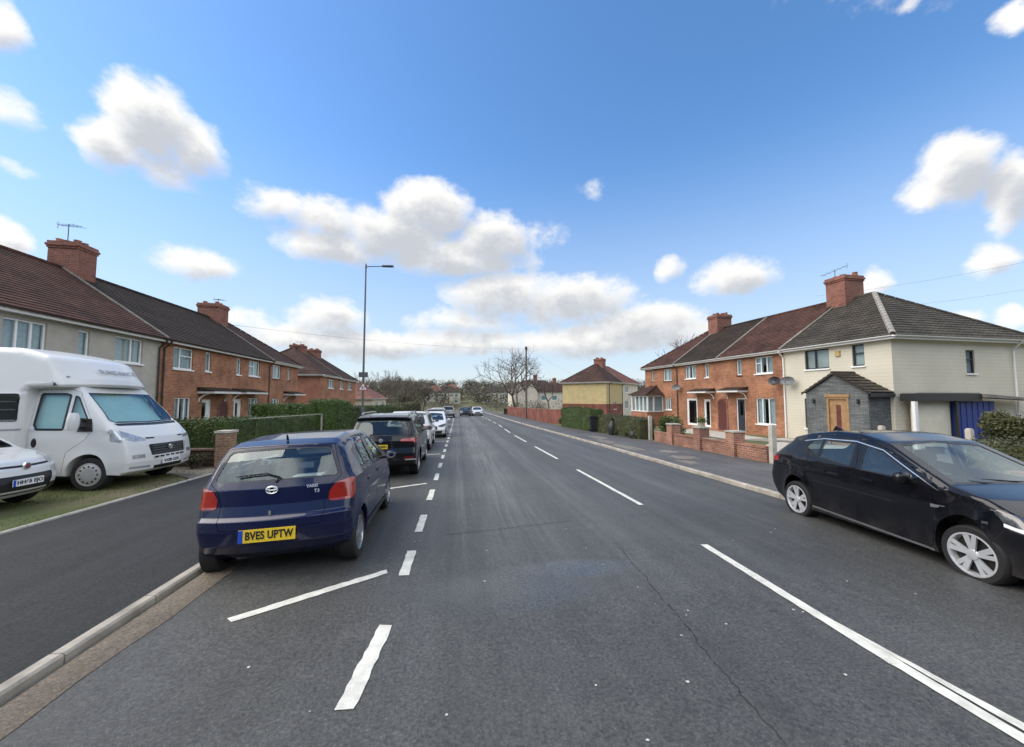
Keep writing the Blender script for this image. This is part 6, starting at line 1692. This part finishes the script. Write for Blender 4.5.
def brick_wall(label, path, h, th=.22, m='wallbrick', cope=True, group=None, name='garden_wall', piers=(), cap='conc', pier_h=.28):
    c0 = Vector(path[0]); root = empty(name, (c0.x, c0.y, gz(c0.y)), 0, label, 'wall', group)
    mb = MB(); cp = MB()
    for a, b in zip(path, path[1:]):
        a, b = Vector(a), Vector(b); d = (b - a); L_ = d.length; d.normalize(); s = Vector((-d.y, d.x)); k = max(1, int(L_ / 1.5))
        for j in range(k):
            p, q = a + d * L_ * j / k, a + d * L_ * (j + 1) / k
            for (mm, w, z0, z1) in ((mb, th / 2, -.3, h), (cp, th / 2 + .025, h, h + .06)):
                if mm is cp and not cope: continue
                P = [(p + s * w), (p - s * w), (q - s * w), (q + s * w)]; b0 = len(mm.v)
                for zz in (z0, z1):
                    for v, yy in zip(P, (p.y, p.y, q.y, q.y)): mm.v.append((v.x - c0.x, v.y - c0.y, gz(yy) - gz(c0.y) + zz))
                for f in ((0, 3, 2, 1), (4, 5, 6, 7), (0, 1, 5, 4), (1, 2, 6, 5), (2, 3, 7, 6), (3, 0, 4, 7)): mm.face([b0 + i for i in f])
    mb.build('brickwork', M[m], root)
    if cope: cp.build('coping', M['wallbrick'], root)
    for (x, y, w, ph) in piers:
        pb = MB(); z = gz(y) - gz(c0.y); pb.box(x - c0.x - w / 2, x - c0.x + w / 2, y - c0.y - w / 2, y - c0.y + w / 2, z - .3, z + ph); p = pb.build('pier', M[m], root)
        pb = MB(); e = .03; zt = z + ph; pb.box(x - c0.x - w / 2 - e, x - c0.x + w / 2 + e, y - c0.y - w / 2 - e, y - c0.y + w / 2 + e, zt, zt + .05); pb.build('pier_cap', M[cap], p)
    return root

# right-hand side
brick_wall('low brick garden wall with three square piers before the brick terrace', [(9.68, 10.9), (9.68, 17.8)], .52, piers=[(9.68, 16.3, .42, .98), (9.68, 14.3, .42, .95), (9.68, 12.4, .42, .92)])
t = empty('potted_plant', (9.68, 14.3, gz(14.3) + 1.0), 0, 'small leafy pot plant standing on the middle pier of the brick wall', 'plant')
mb = MB(); mb.lathe([(.001, 0), (.09, 0), (.12, .16), (.105, .16), (.08, .12), (.001, .12)], 16); mb.build('pot', M['conc'], t, smooth=40)
leafy('foliage', M['hedge_bright'], [(random.gauss(0, .11), random.gauss(0, .11), .18 + abs(random.gauss(0, .1))) for _ in range(260)], .035, parent=t)
def post(x, y, h, label, w=.12, group=None, cat='post'):
    mb = MB(); mb.box(-w / 2, w / 2, -w / 2, w / 2, -.3, h - .03); mb.prism([(-w / 2, -w / 2, h - .03), (w / 2, -w / 2, h - .03), (w / 2 - .02, -w / 2 + .02, h), (-w / 2 + .02, -w / 2 + .02, h)], (0, w, 0)) if False else mb.box(-w / 2 + .015, w / 2 - .015, -w / 2 + .015, w / 2 - .015, h - .03, h)
    o = mb.build('concrete_post', M['conc_pale'], loc=(x, y, gz(y) + .05)); tag(o, label, cat, group); return o
post(9.62, 10.7, 1.22, 'pale concrete post at the near end of the brick wall', .15)
post(9.85, 18.75, 1.25, 'pale concrete post between the far hedge and the brick wall', .15)
post(12.3, 9.7, 1.22, 'short concrete post before the slate porch', .12)
post(13.5, 8.5, 1.2, 'short concrete post in front of the blue carport door', .12)
hedge('long winter hedge along the right-hand pavement', [(9.75, 18.9), (9.55, 24.2)], .9, 1.15, 1.2, 'hedge_brown', .035, 420)
hedge('dark clipped hedge farther along the right-hand pavement', [(9.3, 25.0), (8.9, 30.6)], 1.0, 1.55, 1.65, 'hedge', .04, 300)
def bush(label, x, y, rx, ry, h, m, n=2500, leaf=.045, group=None, cat='shrub', name='shrub', lobes=9):
    root = empty(name, (x, y, gz(y)), 0, label, cat, group); lv = MB(); st = MB()
    for k in range(lobes):
        a = random.uniform(0, 6.28); rr_ = random.random() ** .6; cx_, cy_ = rx * .6 * rr_ * math.cos(a), ry * .6 * rr_ * math.sin(a); cz_ = h * random.uniform(.35, .78); sr = min(rx, ry, h) * random.uniform(.32, .5)
        for j in range(3): st.tube((cx_ * .1, cy_ * .1, 0), (cx_ + random.gauss(0, .1), cy_ + random.gauss(0, .1), cz_), .018, .006, 5)
        for _ in range(n // lobes):
            d = Vector((random.gauss(0, 1), random.gauss(0, 1), random.gauss(0, 1))).normalized() * sr * (random.random() ** .35) * random.uniform(.8, 1.12)
            z = cz_ + d.z
            if z < .02: continue
            lv.leaf((cx_ + d.x, cy_ + d.y, z), leaf * random.uniform(.6, 1.3), d)
    st.build('stem', M['bark'], root); lv.build('foliage', M[m], root, recalc=False); return root
bush('glossy green shrub against the brick wall below the brick end house', 10.3, 17.6, .9, .9, 1.35, 'hedge', 3500, .05)
for i, (x, y) in enumerate([(9.3, 22.8), (9.35, 21.6), (9.3, 20.3), (9.45, 19.4)]):
    t = bush(['tuft of bright green leaves at the foot of the far hedge by the bin', 'leafy weed at hedge foot, second from the wheelie bin', 'yellow-green clump at hedge foot near the dark sacks', 'low green clump at hedge foot beside the concrete post'][i], x, y, .3, .4, .5, 'hedge_bright', 500, .045, 'weeds at the hedge foot', 'plant', 'weed_clump', 5)
hedge('dense olive hedge behind the black hatchback', [(11.3, 2.6), (11.4, 7.0)], .9, 1.12, 1.12, 'hedge_brown', .03, 700)
brick_wall('low red brick wall at right edge behind the black hatchback', [(10.4, 2.2), (10.4, 6.0)], .58)
bush('rounded olive bush beside the blue carport door', 18.7, 10.6, 1.1, 1.0, 1.95, 'olive', 7000, .05)
bush('brownish bush at the right edge beneath the downpipe', 20.4, 10.4, 1.2, 1.2, 2.0, 'hedge_brown', 6000, .05)

# wheelie bins, sacks
def bin_(x, y, rz, m, label, group=None):
    r = empty('wheelie_bin', (x, y, gz(y) + .085), rz, label, 'bin', group)
    mb = MB(); b = .23; t_ = .29
    pts0 = [(-b, -b, .08), (b, -b, .08), (b, b, .08), (-b, b, .08)]; pts1 = [(-t_, -t_, .95), (t_, -t_, .95), (t_, t_ + .03, .95), (-t_, t_ + .03, .95)]
    mb.v += pts0 + pts1
    for q in ((0, 3, 2, 1), (4, 5, 6, 7), (0, 1, 5, 4), (1, 2, 6, 5), (2, 3, 7, 6), (3, 0, 4, 7)): mb.face(q)
    mb.box(-t_ - .02, t_ + .02, -t_ - .02, t_ + .04, .90, .955)
    mb.build('bin_body', M[m], r)
    mb = MB(); mb.prism([(-t_ - .03, -t_ - .05, .96), (-t_ - .03, t_ + .06, 1.0), (-t_ - .03, t_ - .1, 1.06), (-t_ - .03, -t_ + .05, 1.03)], (2 * t_ + .06, 0, 0)); l = mb.build('lid', M[m], r)
    mb = MB(); mb.tube((-t_, t_ + .10, .98), (t_, t_ + .10, .98), .018, .018, 8); mb.build('handle', M[m], l)
    for s in (-1, 1):
        mb = MB(); mb.lathe([(.001, -.03), (.10, -.03), (.10, .03), (.001, .03)], 18, 'X', (s * .24, .22, .10)); mb.build('wheel', M['rubber'], r)
    return r
M['bin_black'] = mat('black_bin', (.016, .017, .019), .5, .15, 6); M['bin_green'] = mat('dark_green_bin', (.012, .03, .018), .5, .15, 6)
bin_(9.0, 24.6, rad(80), 'bin_black', 'black wheelie bin in front of the gap between the right-hand hedges')
bin_(8.5, 68, rad(80), 'bin_green', 'dark green wheelie bin far off at the end of the red wall')
def sack(x, y, h, label):
    mb = MB(); prof = [(.001, 0), (.20, .0), (.26, h * .3), (.23, h * .6), (.09, h * .85), (.05, h * .9), (.10, h), (.001, h * .98)]; mb.lathe(prof, 14)
    mb.v = [(vx * (1 + .18 * mnoise.noise(Vector((vx * 6, vy * 6, vz * 6 + x)))), vy * (1 + .18 * mnoise.noise(Vector((vy * 6, vx * 5, vz * 5)))), vz) for vx, vy, vz in mb.v]
    o = mb.build('refuse_sack', M['bin_black'], loc=(x, y, gz(y) + .09), smooth=60); tag(o, label, 'sack', 'refuse sacks by the hedge'); return o
sack(9.12, 21.9, .95, 'tall black sack by the hedge, the farther of two')
sack(9.35, 19.6, .5, 'low black sack by the hedge, near the concrete post')

# left-hand side
brick_wall('low weathered stone wall beneath the hedge beside the motorhome nose', [(-6.9, 12.95), (-6.9, 20.6)], .42, th=.2, cope=True, m='stonewall')
brick_wall('dark weathered stone wall under the hedge behind the motorhome nose', [(-7.05, 12.95), (-12.2, 13.35)], .55, th=.2, m='stonewall')
bush('dry brown shrub against the stone wall left of the pier', -7.55, 12.6, .4, .3, .55, 'hedge_brown', 900, .03)
t = empty('gate_pier', (-6.78, 12.62, gz(12.6)), 0, 'brick gate pier with pale cap behind the blue hatchback', 'pier')
mb = MB(); mb.box(-.19, .19, -.19, .19, -.3, 1.10); mb.build('brickwork', M['tanbrick'], t)
mb = MB(); mb.box(-.22, .22, -.22, .22, 1.10, 1.165); mb.build('pier_cap', M['conc_pale'], t)
hedge('clipped green hedge above the low wall, left of the pier and behind it', [(-7.15, 12.95), (-7.15, 20.4)], .5, 1.50, 1.32, 'hedge', .03, 620)
hedge('clipped green hedge running back from the pier to the terrace', [(-7.1, 13.40), (-12.6, 13.95)], .6, 1.45, 1.45, 'hedge', .03, 620)
t = empty('garden_rail', (-6.86, 14.0, gz(14)), 0, 'thin pale timber rail on posts along the top of the low wall', 'fence')
mb = MB(); mb.bar((0, 0, 1.46), (0, 7.0, 1.46 + SL * 7 - .02), .04, .03); mb.build('rail', M['conc'], t)
for yy in (7.0,):
    mb = MB(); mb.box(-.03, .03, yy - .03, yy + .03, SL * yy - .2, 1.44 + SL * yy); mb.build('post', M['conc'], t)
hedge('tall loose green hedge in front of the brick terrace', [(-7.4, 21.3), (-10.3, 22.0)], 1.3, 1.85, 1.95, 'hedge_bright', .045, 420, fuzz=.09)
hedge('high rounded green hedge block where the lamp post stands', [(-7.0, 21.6), (-7.2, 25.2)], 1.3, 2.12, 2.1, 'hedge_bright', .045, 420, fuzz=.08)
hedge('long lower hedge beyond the lamp post', [(-7.4, 26.0), (-7.5, 46)], 1.2, 1.75, 1.7, 'hedge', .06, 170, fuzz=.1)
hedge('far rough hedge at the end of the left-hand gardens', [(-7.6, 47), (-7.4, 72)], 1.6, 1.6, 2.3, 'olive', .09, 90, fuzz=.2)

# rough grass between the pavement and the parked vehicles
mb = MB()
for _ in range(9000):
    x = random.uniform(-9.6, -6.72); y = random.uniform(4.5, 13.2)
    if mnoise.noise(Vector((x * .8, y * .8, 3))) + .25 * (y - 10.5) / 2 < random.uniform(-.5, .25): continue
    hgt = random.uniform(.025, .085); a = random.uniform(0, 6.28); w = .005; dx, dy = w * math.cos(a), w * math.sin(a); lx, ly = random.gauss(0, .02), random.gauss(0, .02); z = gz(y) + .055
    mb.poly([(x - dx, y - dy, z), (x + dx, y + dy, z), (x + lx, y + ly, z + hgt)])
o = mb.build('verge_grass', M['grass'], recalc=False); o['kind'] = 'stuff'

# ------------------------------------------------------------------ lamp post, sign, telegraph pole, wires
LX, LY = -6.32, 27.3
t = empty('street_lamp', (LX, LY, gz(LY)), 0, 'tall grey street lamp with long flat arm reaching over the road', 'street lamp')
mb = MB(); mb.tube((0, 0, -.2), (0, 0, 1.6), .105, .10, 14); mb.tube((0, 0, 1.6), (0, 0, 1.7), .10, .075, 14); mb.tube((0, 0, 1.7), (0, 0, 11.45), .075, .05, 14); mb.build('column', M['metal_grey'], t, smooth=40)
mb = MB(); mb.tube((0, 0, 11.3), (0, 0, 11.5), .065, .065, 10); mb.tube((0, 0, 11.42), (1.15, 0, 11.50), .035, .03, 8); arm = mb.build('arm', M['metal_grey'], t, smooth=40)
mb = MB(); mb.prism([(1.08, -.13, 11.47), (1.75, -.16, 11.49), (1.85, -.08, 11.50), (1.85, .08, 11.50), (1.75, .16, 11.49), (1.08, .13, 11.47)], (0, 0, .075)); mb.build('lantern', M['metal_grey'], t)
mb = MB(); mb.tube((.0, 0, 11.5), (0, 0, 11.62), .04, .04, 8); mb.build('photocell', M['black_plastic'], arm)
t = empty('road_sign', (LX + .02, LY - .14, gz(LY)), 0, 'triangular warning sign with red border on the lamp post', 'sign')
def tri(r_, z): return [(r_ * math.sin(a), 0, z + r_ * math.cos(a)) for a in (0, 2 * PI / 3, 4 * PI / 3)]
zc_ = 3.05
mb = MB(); mb.prism([(x, .0, z) for x, y, z in tri(.42, zc_)], (0, .02, 0)); mb.build('sign_plate', mat('sign_red', (.30, .09, .07), .5, .1), t)
mb = MB(); mb.poly([(x, -.003, z) for x, y, z in tri(.28, zc_)]); fc = mb.build('sign_face', M['white'], t)
mb = MB()
for (x, s) in ((-.05, 1), (.07, .8)):
    mb.lathe([(.001, -.002), (.03 * s, -.002)], 10, 'Y', (x, -.006, zc_ + .10 * s)); mb.poly([(x - .035 * s, -.006, zc_ - .09), (x + .035 * s, -.006, zc_ - .09), (x + .03 * s, -.006, zc_ + .06 * s), (x - .03 * s, -.006, zc_ + .06 * s)])
mb.build('pictogram', M['black_letter'], fc)
mb = MB(); mb.box(-.30, .30, .005, .02, 3.75, 4.1); mb.build('back_plate', M['metal_grey'], t)
mb = MB(); mb.tube((0, .045, -.2), (0, .045, 3.6), .038, .038, 10); mb.build('sign_post', M['metal_grey'], t)

TPX, TPY = 8.78, 48.7
t = empty('telegraph_pole', (TPX, TPY, gz(TPY)), 0, 'wooden telegraph pole standing in front of the bare tree', 'pole')
mb = MB(); mb.tube((0, 0, -.2), (0, 0, 9.2), .15, .10, 12); mb.build('pole', mat('creosoted_wood', (.12, .095, .075), .85, .25, 3), t)
mb = MB(); mb.tube((0, 0, 8.9), (0, 0, 9.3), .17, .15, 12); mb.build('junction_cap', M['black_plastic'], t)
def wire(label, a, b, sag, r=.008):
    a, b = Vector(a), Vector(b); c0 = a.copy(); mb = MB(); n = 24; pr = None
    for i in range(n + 1):
        u = i / n; p = a.lerp(b, u) - Vector((0, 0, sag * 4 * u * (1 - u))) - c0
        if pr is not None: mb.tube(pr, p, r, r, 5, False)
        pr = p
    o = mb.build('overhead_wire', M['black_plastic'], loc=c0); tag(o, label, 'wire'); return o
top = (TPX, TPY, gz(TPY) + 9.1)
wire('thin wire from the telegraph pole to the left-hand terrace chimney', top, (-13.4, 19.2, 5.6), .5, .006)
wire('thin wire from the telegraph pole to the yellow house', top, (17.2, 50.2, 4.1), .15, .006)
wire('upper thin wire crossing the sky at the right edge', (23.5, 22.0, 8.6), (40, 18.5, 11.5), .3, .005)
wire('lower thin wire crossing the sky at the right edge', (27.5, 20.0, 7.6), (40, 18.0, 9.6), .2, .005)

# ------------------------------------------------------------------ trees
def branch_tree(name, label, x, y, h, spread, m='bark', seed=1, levels=5, group=None, r0=.2, lean=0, leaves=None, nleaf=0, leafs=.12, trunks=1, twig=.012, first=.22):
    rnd = random.Random(seed); root = empty(name, (x, y, gz(y) + hill(x, y)), 0, label, 'tree', group); T, K, LV = MB(), MB(), MB(); tips = []
    def grow(p, d, L_, r, lv):
        segs = 3 if lv < 3 else 2; q = p
        for i in range(segs):
            d2 = (d + Vector((rnd.gauss(0, .13), rnd.gauss(0, .13), rnd.gauss(0, .08) + .06))).normalized(); n_ = q + d2 * L_ / segs; ra = r * (1 - .4 * i / segs); rb = r * (1 - .4 * (i + 1) / segs)
            (T if lv < 2 else K).tube(q, n_, max(ra, twig), max(rb, twig * .8), 8 if lv < 2 else (5 if lv < 3 else 3), False); q = n_; d = d2
            if lv >= 2 and rnd.random() < .7 and lv < levels: side(q, d, L_, r, lv)
        if lv < levels:
            for _ in range(2 if lv > 0 else 4): side(q, d, L_, r, lv)
        else: tips.append(q)
    def side(q, d, L_, r, lv):
        a = d.orthogonal().normalized(); a.rotate(Matrix.Rotation(rnd.uniform(0, 6.28), 3, d)); ang = rnd.uniform(.35, .8) * spread
        d3 = (d * math.cos(ang) + a * math.sin(ang)); d3.z += .08; d3.normalize(); grow(q, d3, L_ * rnd.uniform(.62, .82), r * .58, lv + 1)
    for k in range(trunks):
        d0 = Vector((rnd.gauss(0, .12) + lean, rnd.gauss(0, .12), 1)).normalized() if trunks == 1 else Vector((math.cos(6.28 * k / trunks + seed) * .28, math.sin(6.28 * k / trunks + seed) * .28, 1)).normalized()
        grow(Vector((0, 0, -.1)), d0, h * first * 1.25, r0, 0)
    T.build('trunk', M[m], root, smooth=60, recalc=False); cr = K.build('crown', M[m], root, recalc=False)
    if leaves:
        for _ in range(nleaf):
            p = rnd.choice(tips); LV.leaf((p.x + rnd.gauss(0, .3), p.y + rnd.gauss(0, .3), p.z + rnd.gauss(0, .3)), leafs * rnd.uniform(.6, 1.3))
        LV.build('foliage', M[leaves], root, recalc=False)
    return root
branch_tree('bare_tree', 'large bare winter tree behind the telegraph pole on the right', 9.8, 64, 12.5, 1.35, 'bark', 5, 5, None, .24, 0, trunks=3, twig=.014, first=.25)
branch_tree('bare_tree', 'bare tree tips showing above the dark roof of the right-hand terrace', 30, 46, 12.5, 1.1, 'bark', 9, 5, None, .2, twig=.02)
branch_tree('bare_tree', 'bare tree tips behind the yellow house chimney', 19.0, 78, 9.5, 1.1, 'bark', 12, 5, None, .2, twig=.025)
k = 0
LAB = ['bushy winter tree left of the far road, nearest the bungalow', 'tall thin bare tree with upright twigs among the left-hand trees', 'olive twiggy tree in the middle of the left-hand group', 'upright bare tree near the right end of the left-hand group', 'lower rounded olive tree at right end of the left-hand group', 'bare tree rising behind the pink bungalow roof', 'low ivy-clad tree just beyond the far hedge']
for (x, y, h, sp, lf, nl, tr) in [(-12.5, 76, 8.0, 1.0, 'olive', 500, 3), (-14.8, 84, 10.5, .75, None, 0, 2), (-10.8, 82, 9.0, .9, 'olive', 500, 3), (-9.2, 88, 9.2, .75, None, 0, 3), (-7.4, 86, 7.2, 1.0, 'olive', 1100, 3), (-17, 80, 9.6, .9, None, 0, 2), (-9.0, 74, 5.2, 1.1, 'olive', 900, 3)]:
    branch_tree('winter_tree', LAB[k], x, y, h, sp, 'bark_far', 30 + k, 5, 'trees left of the far road', .13, leaves=lf, nleaf=nl, leafs=.12, trunks=tr, twig=.014); k += 1

# far wooded hillside: one mass
mb = MB(); mg = MB()
def clump(mm, x, y, z, r, h, n, s):
    for _ in range(n):
        d = Vector((random.gauss(0, 1), random.gauss(0, 1), random.gauss(0, 1))).normalized() * random.random() ** .4
        mm.leaf((x + d.x * r, y + d.y * r, z + h * .5 + d.z * h * .5), s * random.uniform(.6, 1.4), d, .45)
for _ in range(950):
    d = random.uniform(118, 330); a = random.uniform(-40, 48); x, y = d * math.sin(rad(a)), d * math.cos(rad(a))
    if abs(x) > 190: continue
    if y < 150 and -16 < x < 12: continue
    r = random.uniform(2.5, 5.0); clump(mb if random.random() < .8 else mg, x, y, gz(y) + hill(x, y), r, random.uniform(4.5, 8.0), 150, .42)
o = mb.build('wooded_hillside', M['wood_far'], recalc=False); o['kind'] = 'stuff'
o = mg.build('evergreen_hillside', M['wood_green'], recalc=False); o['kind'] = 'stuff'
# rough growth closing the gardens in the middle distance
mb = MB()
for (x, y, r, h) in [(-9, 98, 3, 3.0), (-5, 104, 3, 3.2), (11.5, 78, 2.5, 2.6), (14, 84, 3, 3.0), (10, 92, 3, 2.8), (18, 88, 3, 3.0), (24, 84, 4, 3.5), (11, 103, 3, 3), (15, 70, 2, 2.2), (4.5, 112, 3, 1.5), (-1, 116, 4, 1.6), (8, 115, 4, 1.6), (-16, 92, 4, 4), (-22, 96, 5, 5), (30, 90, 5, 4), (-12, 106, 4, 3), (-7, 110, 4, 2.6), (-3, 112, 3, 2.4), (10.5, 110, 3, 2.6), (14, 107, 4, 3), (18, 104, 4, 3), (-6.5, 140, 3, 4.2), (0.5, 142, 2.6, 5.0), (4.5, 140, 4, 6.5), (9, 138, 4, 6.0), (-12, 142, 4, 5.5), (-1, 128, 3, 2.0)]:
    clump(mb, x, y, gz(y), r, h, 420, .13)
o = mb.build('garden_scrub', M['wood_far'], recalc=False); o['kind'] = 'stuff'

# ------------------------------------------------------------------ far houses and walls
brick_wall('long red brick wall along the far right-hand pavement', [(9.6, 34.5), (8.95, 40), (9.0, 56), (9.05, 70)], 1.35, m='red_low', name='boundary_wall')
brick_wall('red brick side wall running back towards the yellow house', [(9.6, 34.5), (13.8, 46), (14.2, 50)], 1.1, m='red_low', name='boundary_wall')
bush('pale dry shrub in the gap before the red wall', 9.3, 33.2, .6, .9, .9, 'olive', 900, .06)
def far_house(label, x, y, rz, w, d, e, r, wall, roof, gables=(), chim=(), hip=True, group='far houses', wins=()):
    z0 = gz(y) + hill(x, y); H = empty('house', (x, y, z0), rad(rz), label, 'house', group)
    mb = MB(); ops = [(a, b, c, dd) for a, b, c, dd in wins]; wall_open(mb, -w / 2, w / 2, -2, e, ops, 0)
    mb.poly([(-w / 2, d, -2), (w / 2, d, -2), (w / 2, d, e), (-w / 2, d, e)]); mb.poly([(-w / 2, 0, -2), (-w / 2, d, -2), (-w / 2, d, e), (-w / 2, 0, e)]); mb.poly([(w / 2, 0, -2), (w / 2, d, -2), (w / 2, d, e), (w / 2, 0, e)])
    if not hip:
        for sx in (-1, 1): mb.poly([(sx * w / 2, 0, e), (sx * w / 2, d, e), (sx * w / 2, d / 2, r)])
    mb.build('wall', M[wall], H)
    for (a, b, c, dd) in wins: 
        S = lambda u, q, z: (u, q, z); m2 = MB(); m2.box(a, b, .03, .08, c, dd); f = m2.build('window', M['white'], H); m2 = MB(); m2.box(a + .1, b - .1, .022, .028, c + .1, dd - .1); m2.build('pane', M['pane'], f)
    mb = MB(); o_ = .35; hr = d / 2 if hip else -o_
    A = [(-w / 2 - o_, -o_, e), (w / 2 + o_, -o_, e), (w / 2 + o_, d + o_, e), (-w / 2 - o_, d + o_, e)]; R0, R1 = (-w / 2 + hr, d / 2, r), (w / 2 - hr, d / 2, r)
    slope_courses(mb, A[0], A[1], R1, R0, 14); slope_courses(mb, A[3], A[2], R1, R0, 14)
    if hip: slope_courses(mb, A[0], A[3], R0, R0, 14); slope_courses(mb, A[1], A[2], R1, R1, 14)
    mb.poly([(p[0], p[1], p[2] - .02) for p in A]); rf = mb.build('roof', M[roof], H, recalc=False)
    for (gx, gw, gr) in gables:
        mb = MB(); mb.prism([(gx - gw / 2, -.6, -2), (gx + gw / 2, -.6, -2), (gx + gw / 2, -.6, e), (gx, -.6, gr), (gx - gw / 2, -.6, e)], (0, .598, 0)); g1 = mb.build('gable', M[wall], H)
        mb = MB()
        for s in (-1, 1): mb.prism([(gx, -.8, gr + .16), (gx + s * (gw / 2 + .3), -.8, e - .14), (gx + s * (gw / 2 + .3), -.8, e - .02), (gx, -.8, gr + .30)], (0, d / 2 + .5, 0))
        mb.build('gable_roof', M[roof], g1)
    for cx_ in chim: make_chimney(H, cx_, d / 2, e, r + 1.3, .9, .9, 3)
    return H
far_house('cream house with two white gables and dark roof behind the bare tree', 19.3, 92, 8 - 8, 12.5, 7, 4.9, 7.8, 'render_pale', 'roof_brown', gables=[(-4.6, 3.0, 7.0), (-1.6, 3.0, 7.0)], chim=(.2,), hip=True, wins=[(1, 2.4, 2.8, 4), (3.6, 5, 2.8, 4)])
far_house('second dark roofed house at right of the cream gabled house', 28.5, 98, 0, 9, 7, 4.7, 7.4, 'render_pale', 'roof_brown', chim=(-2.5,))
for (x, y, w, lab, wl, rf) in [(-9.5, 168, 9, 'white house on far hillside, left of the road end', 'fascia', 'roof_pink'), (-3.2, 158, 9, 'pale flat-fronted house facing down the far end of the road', 'render_pale', 'roof_grey'), (-2.5, 186, 8, 'small pale house higher on the wooded hill', 'render_pale', 'roof_pink'), (16, 160, 12, 'cream house half hidden by trees to the right of the road end', 'render_pale', 'roof_grey')]:
    far_house(lab, x, y, 0, w, 7, 4.8, 7.3, wl, rf, wins=[(-w / 2 + 1, -w / 2 + 2.4, 2.8, 4.2), (w / 2 - 2.4, w / 2 - 1, 2.8, 4.2), (-w / 2 + 1, -w / 2 + 2.4, .4, 1.8), (w / 2 - 2.4, w / 2 - 1, .4, 1.8)])
